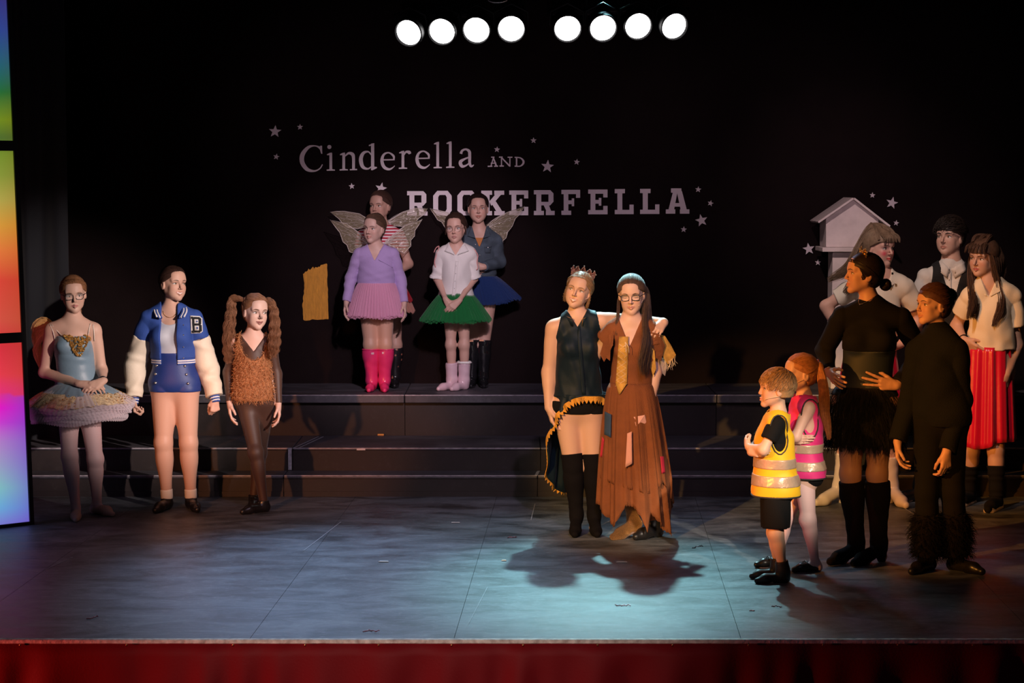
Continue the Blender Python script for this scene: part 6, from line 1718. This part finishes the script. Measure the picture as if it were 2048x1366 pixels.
# ------------------------------------------------------------------ children in safety vests
def vest_child(p, m, border, y_top, y_bot, bands, flare=.02, arm_near='r'):
    R = p.root; nk = p.j['neck']
    zt, zb = p.zpx(y_top), p.zpx(y_bot)
    G = Field(); T = Field().take(p.B, TORSO, .020)
    hc = (p.j['hl'] + p.j['hr']) / 2
    T.cap(p.cc + V(0, 0, .0), V(hc[0], hc[1], zb - .02), .105 * p.sc, .130 * p.sc + flare, .05, '', (p.S, 1.05 if False else .95))
    T.cut(V(0, 0, zb), V(0, 0, -1)); G.kids.append(T)
    nf = Field(); nf.cap(nk + V(0, 0, -.02), nk + V(0, 0, .12), .055, .09); G.sub(nf, .004)
    for c in 'lr':
        a = Field(); s_ = p.j['s' + c]; d = nrm(s_ - nk)
        side = p.S * (-1 if c == 'l' else 1)
        a.ell(s_ + side * .055 + V(0, 0, -.055), (.062, .060, .120), p.A, .01)
        G.sub(a, .004)
    G.noise = folds(.0035, (30, 40, 22, 0), (-25, 30, 50, 1))
    v, f = mesh_field(G, .0055); vo = mk('safety_vest', v, f, m, R)
    refl = mat('reflective_tape', (.55, .40, .30), .35, metal=.25, bump=.2, bscale=60)
    for (a, b) in bands:
        B_ = Field(); T2 = Field(); T2.P = [dict(q) for q in T.P]
        for q in T2.P:
            if q['t'] == 'c': q['ra'] += .0035; q['rb'] += .0035
            else: q['R'] = q['R'] + .0035
        T2.cut(V(0, 0, p.zpx(a)), V(0, 0, 1)); T2.cut(V(0, 0, p.zpx(b)), V(0, 0, -1)); T2.noise = G.noise
        B_.kids.append(T2)
        for sb, k in G.subs: B_.sub(sb, k)
        p.wear('reflective_band', B_, refl, .005)
    E2 = Field(); T3 = Field(); T3.P = [dict(q) for q in T.P]
    for q in T3.P:
        if q['t'] == 'c': q['ra'] += .003; q['rb'] += .003
        else: q['R'] = q['R'] + .003
    T3.cut(V(0, 0, zb + .008), V(0, 0, 1)); T3.cut(V(0, 0, zb - .003), V(0, 0, -1)); T3.noise = G.noise; p.wear('hem_binding', T3, border, .004)
    # armhole and neck binding
    for c in 'lr':
        s_ = p.j['s' + c]; side = p.S * (-1 if c == 'l' else 1); ce = s_ + side * .055 + V(0, 0, -.055)
        pts = []
        for a in np.linspace(0, 2 * PI, 40, False):
            d = p.F * math.cos(a) * .060 + V(0, 0, 1) * math.sin(a) * .120
            # walk inward until inside the vest
            best = None
            for tt in np.linspace(.06, -.10, 60):
                k_ = 1 - (tt / .062) ** 2
                if k_ <= 0: continue
                q = ce + side * tt + d * math.sqrt(max(k_, 0))
                if ptev(T, q[None])[0] < .002: best = q; break
            if best is not None: pts.append(best)
        if len(pts) > 8: MB().tube(pts, .0038, 6, True).build('armhole_binding', border, vo, smooth=True)
    return G

def boy():
    J = dict(head=(1551, 778), neck=(1556, 832), sl=(1543, 846, .10), sr=(1553, 846, -.10), el=(1507, 898, .09), er=(1527, 900, -.13), wl=(1502, 905, -.06), wr=(1496, 893, -.02),
             hl=(1548, 985, .055), hr=(1552, 985, -.055), kl=(1550, 1065), kr=(1553, 1068))
    p = Person('little boy in yellow safety vest and black shorts with folded arms', J, dict(l=(1555, 1156, -80), r=(1566, 1165, -78)), head=(-86, 2, 0), yaw=-72, hh=.200, size=1.15, tk=1.0,
               waist=.105, hip=.125, chest=.11, depth=1.15, skin=(.80, .54, .42), hair=(.42, .26, .13), female=False, face=dict(smile=.2, nose=.65, jaw=1.02),
               hands=dict(l=dict(d=(.5, -.85, .1), n=(1, .3, 0), t=(0, 0, 1), curl=.5, s=1.0), r=dict(d=(-.1, .9, .3), n=(1, 0, 0), t=(0, 0, 1), curl=.4, s=1.0)))
    R = p.root
    G = Field(); G.kids.append(p.torso(.010, zbot=p.zpx(975))); p.sleeves(G, .012, .018, 0, short=.62)
    nf = Field(); nf.cap(p.j['neck'] + V(0, 0, -.0), p.j['neck'] + V(0, 0, .1), .045, .07); G.sub(nf, .004)
    p.wear('t_shirt', G, black_cloth, .006)
    G2 = vest_child(p, mat('vest_yellow', (.90, .52, .015), .6, sheen=.1), mat('vest_binding', (.03, .03, .03), .7), 815, 990, ((914, 934), (947, 969)), flare=.040)
    H = p.torso(.004, ztop=p.zpx(975), tags=('pelvis', 'glute', 'belly'));
    for c in 'lr': f = Field(); p.limbseg(f, 'thigh' + c, 0, .86, .022, .034); H.kids.append(f)
    H.noise = folds(.003, (30, 40, 10, 0))
    p.wear('shorts', H, black_cloth, .006)
    for c in 'lr': p.boot('jazz_boot', mat('worn_black_leather', (.014, .012, .011), .5), c, .72, off=.010, L=.205, ank=.004, h=.0055)
    # short hair with a fringe
    p.cap_hair(th=.013, line=.052, side=.070, nape=-.045, noise=0)
    r_ = random.Random(8); cs = []
    for i in range(1200):
        d = nrm(V(r_.gauss(0, 1), r_.gauss(-.25, 1), abs(r_.gauss(.5, .8)))); 
        a = p.on_skull(d, .010)
        if a[1] > .045 and a[2] < .055 or a[2] < -.005 and a[1] > -.02: continue
        crown_ = V(.01, -.06, .105); dr = nrm(a - crown_); dr = nrm(dr - d * (dr @ d))
        L = r_.uniform(.03, .05); k = []
        for t in np.linspace(0, 1, 6):
            q = a + dr * L * t; q2 = p.on_skull(q - V(0, -.014, .027), .014 + .006 * math.sin(t * 3) + r_.uniform(-.001, .002)); k.append(p.hp(*q2))
        cs.append(k)
    for i in range(150):
        l = r_.uniform(-.055, .055); a = V(l, .055 - abs(l) * .3, .098); k = [p.hp(*(a + V(l * .1 * t, .034 * t - .016 * t * t, -.006 * t - .042 * t * t))) for t in np.linspace(0, 1, 6)]; cs.append(k)
    v, f = bundle(cs, np.array([.9, 1, 1, .9, .7, .3])[None] * .0014, 4); mk('hair_strands', v, f, p.hairmat(.4), p.hairo)
    q = [p.hp(.078, -.01, .0), p.hp(.072, -.03, -.035), p.hp(.05, -.075, -.045)]
    MB().tube([p.hp(.050, .074, -.060), p.hp(.062, .045, -.050), p.hp(.072, .01, -.040), p.hp(.068, -.03, -.034), p.hp(.055, -.065, -.028), p.hp(.03, -.085, -.024)], .0020, 5).build('headset_microphone', mat('mic_beige', (.75, .55, .42), .5), R, smooth=True)
boy()

def girl_vest():
    J = dict(head=(1600, 747), neck=(1608, 799), sl=(1600, 815, .10), sr=(1616, 815, -.09), el=(1578, 870, .08), er=(1592, 874, -.12), wl=(1582, 880, -.08), wr=(1563, 884, -.05),
             hl=(1604, 955, .055), hr=(1608, 955, -.055), kl=(1570, 1040), kr=(1617, 1040))
    p = Person('little girl with long ponytail in pink safety vest behind the boy', J, dict(l=(1556, 1134, -80), r=(1629, 1143, -72)), head=(-76, -2, 2), yaw=-72, hh=.205, size=1.22, tk=.95, Dref=None,
               waist=.10, hip=.125, chest=.105, skin=(.78, .52, .44), hair=(.40, .17, .07), face=dict(smile=.2, nose=.7),
               hands=dict(l=dict(d=(.75, -.6, .1), n=(1, .3, 0), t=(0, 0, 1), curl=.3), r=dict(d=(-.5, .7, .2), n=(1, 0, 0), t=(0, 0, 1), curl=.4)))
    R = p.root
    G = Field(); G.kids.append(p.torso(.008, zbot=p.zpx(960)))
    for c in 'lr': G.cut(p.j['s' + c] + p.S * (.012 if c == 'l' else -.012), p.S * (-1 if c == 'l' else 1))
    nf = Field(); nf.cap(p.j['neck'] + V(0, 0, -.02), p.j['neck'] + V(0, 0, .1), .06, .08); G.sub(nf, .004)
    p.wear('leotard', G, black_cloth, .006)
    vest_child(p, mat('vest_pink', (.72, .03, .22), .6, sheen=.1), mat('vest_binding', (.03, .03, .03), .7), 790, 953, ((885, 903), (919, 937)), flare=.002)
    T = Field()
    for c in 'lr': p.limbseg(T, 'thigh' + c, 0, 1, .003, .003); p.limbseg(T, 'calf' + c, 0, 1, .003, .003); T.ell(p.j['k' + c] + p.foot[c][1] * .012, (.036,) * 3, None, .03)
    T.take(p.B, ('footl', 'footr'), .003)
    p.wear('tights', T, mat('pink_tights', (.74, .50, .50), .6, sheen=.3), .006)
    H = p.torso(.009, ztop=p.zpx(955), tags=('pelvis', 'glute')); H.cut(V(0, 0, p.zpx(968)), V(0, 0, -1)); p.wear('shorts', H, black_cloth, .006)
    for c in 'lr':
        s_ = p.shoe('mary_jane_shoe', black_shoe, c, top=.05, L=.165)
        g, fd = p.foot[c]; an = p.j['a' + c]; side = V(fd[1], -fd[0], 0)
        MB().tube([g + fd * .055 + side * q * .036 + V(0, 0, .050 - abs(q) * .014 + .012) for q in np.linspace(-1, 1, 7)], .0045, 6).build('shoe_strap', black_shoe, s_, smooth=True)
    p.cap_hair(line=.066); c0 = V(-.0, -.100, .055); p.slick(tuple(c0), 140)
    tie = p.hp(*(c0 + V(0, -.012, .004)))
    MB().tube([tie + p.H @ V(math.cos(a) * .014, 0, math.sin(a) * .014) for a in np.linspace(0, 2 * PI, 14, False)], .0055, 6, True).build('hair_tie', mat('coral', (.85, .18, .12), .5), R, smooth=True)
    g = [(tie, .010), (at(1640, 735, p.D - .02), .020), (at(1645, 765, p.D - .04), .026), (at(1648, 800, p.D - .05), .028), (at(1652, 840, p.D - .05), .022), (at(1657, 880, p.D - .04), .010)]
    p.strands([g], 380, rad=.0016, k=22, wave=.004, freq=2.2, name='ponytail', seed=12)
    p.mic(1)
girl_vest()

# ------------------------------------------------------------------ woman in black with a tiara
def black_woman():
    J = dict(head=(1727, 548), neck=(1741, 610), sl=(1685, 634, .02), sr=(1802, 636, .0), el=(1650, 700, .12), er=(1842, 712, .12), wl=(1658, 744, -.02), wr=(1792, 771, -.10),
             hl=(1702, 815), hr=(1757, 815), kl=(1701, 948), kr=(1755, 948))
    p = Person('woman in black jersey, feathered skirt and knee boots, gold tiara, hands on hips', J, dict(l=(1712, 1122, -52), r=(1757, 1124, -50)), head=(-84, 3, 0), yaw=-14, hh=.226, size=1.70, tk=1.05,
               waist=.135, hip=.185, bust=1.05, skin=(.66, .38, .26), hair=(.014, .009, .008), face=dict(smile=.5, nose=.85, lip=(.5, .16, .13), heel=.02),
               hands=dict(l=dict(tip=(1678, 768, -.17), n=(.9, .5, .2), t=(.3, -.3, 1), curl=.2, spread=.8), r=dict(d=(-1, -.15, .12), n=(.1, 1, .1), t=(0, .1, 1), curl=.12, spread=1.2)))
    R = p.root
    G = Field(); G.kids.append(p.torso(.008, zbot=p.zpx(700))); p.sleeves(G, .012, .012, .014, upto=.95)
    G.take(p.B, ('neck',), .006); G.cut(p.j['neck'] + V(0, 0, .035), V(0, 0, 1)) if False else None
    n = Field(); n.cap(p.j['neck'] + V(0, 0, -.02), p.j['neck'] + V(0, 0, .035) , .062, .056, ends=(0, 1)); G.kids.append(n); G.P = []
    G.noise = folds(.002, (20, 0, 60, 0))
    p.wear('jersey', G, black_cloth, .006)
    W = p.torso(.006, ztop=p.zpx(700), zbot=p.zpx(790)); p.wear('waist_panel', W, mat('dark_teal_lycra', (.009, .015, .024), .6), .006)
    c0, c1 = at(1728, 772, p.D), at(1730, 884, p.D)
    hem = lambda th: .012 * np.sin(17 * th) + .010 * np.sin(41 * th + 1)
    bt = tulle('black_feathers', (.008, .007, .008), .93); sk = None
    for i in range(3):
        v, f = skirt(c0, c1 - V(0, 0, .012 * i), (.150, .12), (.205 - .01 * i, .18 - .01 * i), p.S, p.F, n=260, nf=40 + 3 * i, amp=.008, seed=i, prof=.7, hem=hem)
        o = mk('skirt_layer', v, f, bt, R); sk = sk or (o, v, f)
    tv, tf = tufts(sk[1], sk[2], 4200, .06, .0011, lean=V(0, 0, -1.6), jit=.5, curl=.3); mk('feather_fringe', tv, tf, mat('feather_black', (.005, .005, .005), .8, spec=.2), sk[0])['kind'] = 'stuff'
    for c in 'lr': p.boot('knee_boot', suede, c, .10, off=.014, heel=.035, L=.20, h=.0065)
    # hair
    p.cap_hair(line=.068, th=.011); p.slick((0, -.105, -.045), 170); p.bun((0, -.128, -.052), .032)
    crown(p, 3, .076, mat('tiara_gold', (.85, .45, .10), .25, metal=1), back=-.02, hgt=.050, span=2.0, base=.078)
    MB().add(*ball(p.hp(.080, -.004, -.042), .004, 6)).build('earring', silver, R)
    H = hit(Field().take(p.B, TORSO, .012), [1718, 1717, 1720, 1730, 1740, 1747], [598, 604, 609, 605, 600, 594], p.D - .3, p.D)
    MB().tube(sm_curve(H, 14), .0012, 5).build('necklace', silver, R, smooth=True); MB().add(*ball(H[2] + V(0, -.003, 0), .005, 6)).build('necklace_pendant', silver, R)
    b, d = p.j['wl'], nrm(p.j['wl'] - p.j['el']); a_ = nrm(np.cross(d, V(0, 0, 1))); c_ = np.cross(d, a_)
    MB().tube([b - d * .012 + (a_ * math.cos(t) + c_ * math.sin(t)) * .027 for t in np.linspace(0, 2 * PI, 16, False)], .0055, 6, True).build('wrist_watch', silver, R, smooth=True)
black_woman()

def black_girl():
    J = dict(head=(1866, 610), neck=(1876, 668), sl=(1836, 700, .05), sr=(1912, 700, -.05), el=(1822, 790, .06), er=(1922, 800, -.02), wl=(1795, 884, -.03), wr=(1893, 904, -.12),
             hl=(1858, 850), hr=(1902, 850), kl=(1853, 985), kr=(1906, 985))
    p = Person('girl in plain black sweater and leggings with furry black leg warmers', J, dict(l=(1856, 1140, -40), r=(1912, 1140, 35)), head=(-68, 2, 0), yaw=-22, hh=.216, size=1.58, tk=1.0,
               waist=.13, hip=.15, skin=(.72, .43, .30), hair=(.09, .04, .025), face=dict(smile=.35, nose=.85, extra=lambda q, mix, hd: mix(np.exp(-((q[:, 0] - .062) / .010) ** 2 - ((q[:, 1] - .022) / .008) ** 2 - ((q[:, 2] + .012) / .012) ** 2), (.04, .02, .015), .9)),
               hands=dict(l=dict(curl=.5, d=(.05, -.1, -1)), r=dict(curl=.7, d=(-.05, -.1, -1), n=(-.5, .9, 0), t=(-.8, -.5, 0))))
    R = p.root
    G = Field(); G.kids.append(p.torso(.022, zbot=p.zpx(850))); p.sleeves(G, .024, .024, .026, upto=.97)
    n = Field(); n.cap(p.j['neck'] + V(0, 0, -.03), p.j['neck'] + V(0, 0, .022), .066, .056, ends=(0, 1)); G.kids.append(n)
    G.noise = folds(.005, (20, 0, 40, 0), (30, 10, -30, 1))
    p.wear('sweater', G, mat('black_knit', (.006, .007, .008), .9, spec=.2, bump=.4, bscale=200), .006)
    T = Field().take(p.B, ('pelvis', 'glute'), .008)
    for c in 'lr': p.limbseg(T, 'thigh' + c, 0, 1, .012, .012); p.limbseg(T, 'calf' + c, 0, 1, .012, .012)
    T.take(p.B, ('footl', 'footr'), .006); p.wear('leggings', T, black_cloth, .007)
    for c in 'lr':
        f = Field(); a, b = p.j['k' + c], p.j['a' + c]; f.cap(lerp(a, b, .34), lerp(a, b, .6), .070, .082, ends=(1, 0)); f.cap(lerp(a, b, .6), b + V(0, 0, .0), .082, .074, ends=(0, 1)); f.noise = fuzz(.003, 120)
        v, q = mesh_field(f, .0065); o = mk('furry_leg_warmer', v, q, suede, R); tv, tf = tufts(v, q, 1600, .035, .0012, curl=.5); mk('leg_warmer_fur', tv, tf, mat('fur_black', (.004, .004, .004), .85, spec=.15), o)['kind'] = 'stuff'
        p.shoe('jazz_shoe', black_shoe, c, top=.07, L=.19)
    p.cap_hair(line=.066, th=.013); p.slick((0, -.09, .055), 150, th=.0145); p.bun((.0, -.110, .055), .038, 60); p.bun((.018, -.10, .015), .022, 24)
black_girl()

# ------------------------------------------------------------------ back right trio
def polo(p, m, zb, off=.016, short=.62):
    G = Field(); G.kids.append(p.torso(off, zbot=zb)); p.sleeves(G, .018, .028, 0, short=short)
    nf = Field(); nf.cap(p.j['neck'] + V(0, 0, -.0), p.j['neck'] + V(0, 0, .12), .052, .065); G.sub(nf, .004)
    G.sub(p.neck_sub(lambda l, f, u: np.maximum(np.abs(l) - (.032 + .42 * (u + .0)), -f)), .004)
    G.noise = folds(.006, (22, 0, 35, 0), (-35, 10, 22, 1), (50, 0, 0, 2))
    o = p.wear('polo_shirt', G, m, .0065)
    for q in (-1, 1):
        n_ = p.j['neck']; pl = [n_ + p.S * q * .012 + p.F * .092 + V(0, 0, -.070), n_ + p.S * q * .070 + p.F * .070 + V(0, 0, -.040), n_ + p.S * q * .072 + p.F * -.01 + V(0, 0, .032), n_ + p.S * q * .056 + p.F * .050 + V(0, 0, .025)]
        MB().poly(pl, nrm(p.F + p.S * q * .5), .007).build('collar', m, o)
    return G

def maid():
    J = dict(head=(1760, 496), neck=(1764, 551), sl=(1711, 574), sr=(1810, 574), el=(1652, 612, .05), er=(1838, 640, .06), wl=(1680, 668, .0), wr=(1800, 690, -.06),
             hl=(1722, 760), hr=(1762, 760), kl=(1694, 878), kr=(1778, 885))
    p = Person('performer in high brown wig, white polo shirt and white knee boots behind the tiara woman', J, dict(l=(1678, 1007, -55), r=(1784, 1008, 15)), head=(36, -3, 0), yaw=12, hh=.235, size=1.84, tk=.92,
               waist=.135, hip=.155, female=False, skin=(.76, .46, .38), hair=(.20, .13, .085), face=dict(smile=.3, blush=1.0, blushc=(.70, .08, .12), shadow=.9, shadowc=(.25, .12, .16), lip=(.45, .01, .02), jaw=1.08, gaze=(.5, -.2), heel=.03),
               hands=dict(l=dict(d=(.8, -.2, -.6), coarse=1), r=dict(d=(-.8, -.2, -.4), coarse=1)))
    R = p.root; wp = mat('white_polo', (.76, .68, .58), .75, bump=.2, bscale=250)
    polo(p, wp, p.zpx(672))
    c0, c1 = at(1742, 664, p.D), at(1738, 850, p.D)
    v, f = skirt(c0, c1, (.155, .13), (.235, .20), p.S, p.F, n=240, nf=15, amp=.02, seed=5); mk('red_skirt', v, f, mat('red_satin', (.60, .005, .035), .30, sheen=.3, bump=.1, bscale=30), R)
    for c in 'lr': p.boot('white_knee_boot', mat('white_patent', (.82, .70, .62), .22, coat=.4), c, .32, off=.010, heel=.05, L=.18, h=.0065)
    MB().box(at(1785, 547, p.D - .16) - V(.006, .003, .007), at(1785, 547, p.D - .16) + V(.006, .003, .007)).build('polo_logo', black_cloth, R)
    p.cap_hair(th=.018, line=.040, side=.060, nape=-.09)
    r_ = random.Random(2); g = []
    tp = p.hp(-.02, -.05, .145)
    for k in range(10):
        a = -1.4 + k * .3; g.append([(p.hp(.070 * math.sin(a), .055, .055), .010), (p.hp(.066 * math.sin(a), .030, .105), .014), (p.hp(.03 * math.sin(a), -.02, .135), .014), (tp, .010)])
    p.strands(g, 300, rad=.0019, k=12, wave=.001)
    g = [[(p.hp(x, .045, .095), .010), (p.hp(x * 1.2, .088, .075), .010), (p.hp(x * 1.35, .096, .040), .006)] for x in (-.05, -.03, -.01, .01, .03, .05)]
    p.strands(g, 200, rad=.0017, k=9, wave=.001, seed=3)
    g = [[(tp, .02), (at(1738, 460, p.D + .04), .028), (at(1722, 490, p.D + .04), .030), (at(1705, 520, p.D + .02), .034), (at(1685, 545, p.D - .02), .034), (at(1655, 562, p.D - .04), .018)],
         [(tp, .02), (at(1745, 465, p.D + .03), .026), (at(1735, 500, p.D + .02), .03), (at(1712, 545, p.D - .05), .03), (at(1700, 575, p.D - .12), .03), (at(1690, 590, p.D - .13), .02)]]
    p.strands(g, 420, rad=.0018, k=18, wave=.006, freq=1.6, seed=4, name='ponytail')
maid()

def waistcoat_boy():
    J = dict(head=(1899, 475), neck=(1903, 530), sl=(1854, 556), sr=(1942, 556), el=(1826, 640, .03), er=(1960, 650, .03), wl=(1838, 715, -.05), wr=(1950, 740, 0),
             hl=(1874, 750), hr=(1920, 750), kl=(1864, 880), kr=(1915, 880))
    p = Person('dark-haired boy in black waistcoat over white shirt and dark trousers', J, dict(l=(1843, 1001, -60), r=(1900, 1001, 10)), head=(-38, 3, 0), yaw=-8, hh=.238, size=1.86, tk=.95,
               waist=.125, hip=.15, female=False, skin=(.70, .44, .34), hair=(.020, .013, .010), face=dict(smile=.1, jaw=1.06, nose=1.15, browk=1.4, gaze=(-.5, 0)), hands=dict(l=dict(coarse=1), r=dict(coarse=1)))
    R = p.root; ws = mat('off_white_shirt', (.66, .62, .58), .8, bump=.25, bscale=60)
    G = Field(); G.kids.append(p.torso(.010, zbot=p.zpx(740))); p.sleeves(G, .018, .018, .014, upto=.95)
    nf = Field(); nf.cap(p.j['neck'] + V(0, 0, .01), p.j['neck'] + V(0, 0, .12), .052, .07); G.sub(nf, .004)
    G.noise = folds(.005, (30, 0, 35, 0), (45, 10, -20, 1)); o = p.wear('shirt', G, ws, .0065)
    neck_collar(p, 'collar_band', ws, .060, -.01, .036, 14, .006, .006, .045)
    for q in ([(1883, 522), (1898, 538), (1894, 556), (1877, 542)], [(1927, 524), (1902, 538), (1909, 556), (1932, 542)]): patch(p, 'collar', G, q, ws, 5, 5, .006, .005)
    patch(p, 'button_placket', G, [(1896, 545), (1902, 545), (1902, 600), (1896, 600)], ws, 4, 8, .003, .004)
    for y in (542, 560, 578): q = hit(G, [1898], [y], p.D - .3, p.D)[0]; MB().add(*ball(q + V(0, -.009, 0), .005, 6)).build('button', silver, o)
    W = p.torso(.017, zbot=p.zpx(745), tags=('pelvis', 'belly', 'chest', 'shoulder'))
    W.cut(p.j['sl'] + V(.020, 0, 0), V(-1, 0, .15)); W.cut(p.j['sr'] - V(.020, 0, 0), V(1, 0, .15))
    W.sub(p.neck_sub(lambda l, f, u: np.maximum(np.abs(l + .0) - (.078 + .30 * (u + .0)), -f)), .004)
    nf2 = Field(); nf2.cap(p.j['neck'] + V(0, 0, -.02), p.j['neck'] + V(0, 0, .12), .075, .1); W.sub(nf2, .004)
    p.wear('waistcoat', W, mat('black_wool', (.006, .006, .008), .85, bump=.2, bscale=300), .006)
    T = Field().take(p.B, ('pelvis', 'glute'), .012)
    for c in 'lr': p.limbseg(T, 'thigh' + c, 0, 1, .016, .020); p.limbseg(T, 'calf' + c, 0, 1.0, .020, .030)
    T.cut(V(0, 0, p.zpx(745)), V(0, 0, 1))
    p.wear('trousers', T, black_cloth, .0075)
    for c in 'lr': p.shoe('dress_shoe', black_shoe, c, top=.07, L=.20, heel=.012)
    p.cap_hair(th=.020, line=.050, side=.064, nape=-.055, noise=0)
    r_ = random.Random(5); cs = []
    for i in range(900):
        d = nrm(V(r_.gauss(0, .9), r_.gauss(-.1, .9), abs(r_.gauss(.7, .6)))); a = p.on_skull(d, .018)
        if a[1] > .05 and a[2] < .06 or a[2] < 0: continue
        dr = nrm(V(r_.gauss(-.3, .4), .9, .1)); dr = nrm(dr - d * (dr @ d)); L = r_.uniform(.035, .06)
        cs.append([p.hp(*(p.on_skull(a + dr * L * t - V(0, -.014, .027), .022 + .010 * math.sin(t * 2.6)))) for t in np.linspace(0, 1, 6)])
    v, f = bundle(cs, np.array([1, 1, 1, .9, .7, .3])[None] * .0017, 4); mk('hair_strands', v, f, p.hairmat(.4), p.hairo)
waistcoat_boy()

def red_skirt_performer():
    J = dict(head=(1966, 516), neck=(1977, 569), sl=(1942, 592), sr=(2022, 592), el=(1912, 652, .10), er=(2034, 690, .02), wl=(1928, 680, -.04), wr=(2014, 748, -.10),
             hl=(1958, 745), hr=(2004, 745), kl=(1943, 900), kr=(1992, 900))
    p = Person('performer in long brown wig, cream polo shirt and red satin skirt at the right edge', J, dict(l=(1938, 1006, -30), r=(1992, 1017, -28)), head=(-44, -5, 3), yaw=-12, hh=.232, size=1.80, tk=.92,
               waist=.135, hip=.15, female=False, skin=(.64, .40, .30), hair=(.085, .045, .028), face=dict(smile=.2, jaw=1.1, nose=1.2, lip=(.45, .08, .08), shadow=.6, blush=.6, gaze=(-.5, 0)),
               hands=dict(l=dict(d=(.6, -.3, -.5), n=(1, .3, 0), t=(0, -.5, 1), curl=.4), r=dict(curl=.45, d=(-.28, -.1, -1), n=(-.6, .8, 0), t=(-.8, -.6, 0))))
    R = p.root; wp = mat('cream_polo', (.74, .64, .48), .75, bump=.2, bscale=250)
    zb = p.zpx(698); polo(p, wp, zb, off=.022)
    st = mat('red_satin', (.60, .005, .035), .30, sheen=.3, bump=.1, bscale=30)
    c0, c1 = at(1977, 692, p.D), at(1974, 890, p.D)
    v, f = skirt(c0, c1, (.148, .125), (.175, .16), p.S, p.F, n=260, rows=20, nf=9, amp=.020, seed=2, hem=lambda th: -.05 * np.clip(np.cos(th), 0, 1) + .012 * np.sin(4 * th), ampf=lambda t: .35 + .65 * t); s_ = mk('red_skirt', v, f, st, R)
    s_.modifiers.new('thickness', 'SOLIDIFY').thickness = .004
    for c in 'lr':
        f = Field(); p.limbseg(f, 'calf' + c, .35, 1, .012, .016); f.noise = folds(.003, (0, 20, 120, 0)); p.wear('black_ankle_sock', f, black_cloth, .006)
        s_ = p.shoe('canvas_shoe', black_cloth, c, top=.10, L=.19, wide=.037)
        g, fd = p.foot[c]; t = Field(); t.cap(g + fd * .15 + V(0, 0, .025), g + fd * .185 + V(0, 0, .022), .038, .030, .01); t.cut(g, V(0, 0, -1)); p.wear('toe_cap', t, mat('toe_cream', (.75, .60, .45), .5), .005)
        u = Field(); u.cap(g - fd * .03 + V(0, 0, .008), g + fd * .17 + V(0, 0, .008), .042, .038); u.cut(g, V(0, 0, -1)); u.cut(g + V(0, 0, .020), V(0, 0, 1)); p.wear('shoe_sole', u, mat('toe_cream', (.75, .60, .45), .5), .005)
    b, d = p.j['wl'], nrm(p.j['wl'] - p.j['el']); a_ = nrm(np.cross(d, V(0, 0, 1))); c_ = np.cross(d, a_)
    MB().tube([b - d * .015 + (a_ * math.cos(t) + c_ * math.sin(t)) * .029 for t in np.linspace(0, 2 * PI, 16, False)], .006, 6, True).build('wristband', black_cloth, R, smooth=True)
    p.cap_hair(th=.020, line=.042, side=.058, nape=-.09)
    g = [[(p.hp(x, .045, .095), .010), (p.hp(x * 1.2, .090, .078), .010), (p.hp(x * 1.35, .099, .036), .006)] for x in (-.05, -.03, -.01, .01, .03, .05)]
    p.strands(g, 220, rad=.0018, k=9, wave=.001, seed=3)
    g = []
    for k in range(5): g.append([(p.hp(.05 * math.sin(k - 2), .05, .10), .01), (p.hp(.05 * math.sin(k - 2), .0, .135), .016), (p.hp(.02, -.06, .12), .016), (p.hp(0, -.10, .06), .016)])
    p.strands(g, 200, rad=.0019, k=10, wave=.001, seed=7)
    g = []
    for k in range(5): g.append([(p.hp(-.055, .03 - .022 * k, .06), .010), (p.hp(-.078, .02 - .022 * k, -.03), .014), (at(1942 + k * 3, 575, p.D - .04 + .02 * k), .022), (at(1942 + k * 3, 610, p.D - .14 + .02 * k), .024), (at(1936 + k * 4, 640, p.D - .16 + .02 * k), .008)])
    p.strands(g, 330, rad=.0017, k=16, wave=.006, freq=1.7, seed=9)
    g = []
    for k in range(6): g.append([(p.hp(.060, .035 - .022 * k, .06), .010), (p.hp(.085, .02 - .022 * k, -.03), .018), (at(1998 - k * 1, 580, p.D - .06 + .02 * k), .028), (at(1999 + k, 620, p.D - .13 + .02 * k), .030), (at(1986 + k * 2, 655, p.D - .165 + .02 * k), .010)])
    p.strands(g, 420, rad=.0018, k=16, wave=.006, freq=1.7, seed=10)
    g = [[(p.hp(x, -.08, .06), .02), (p.hp(x * 1.3, -.105, -.04), .03), (p.hp(x * 1.4, -.10, -.16), .03), (p.hp(x * 1.5, -.11, -.32), .02)] for x in (-.05, 0, .05)]
    p.strands(g, 240, rad=.0018, k=14, wave=.005, freq=2, seed=13)
red_skirt_performer()
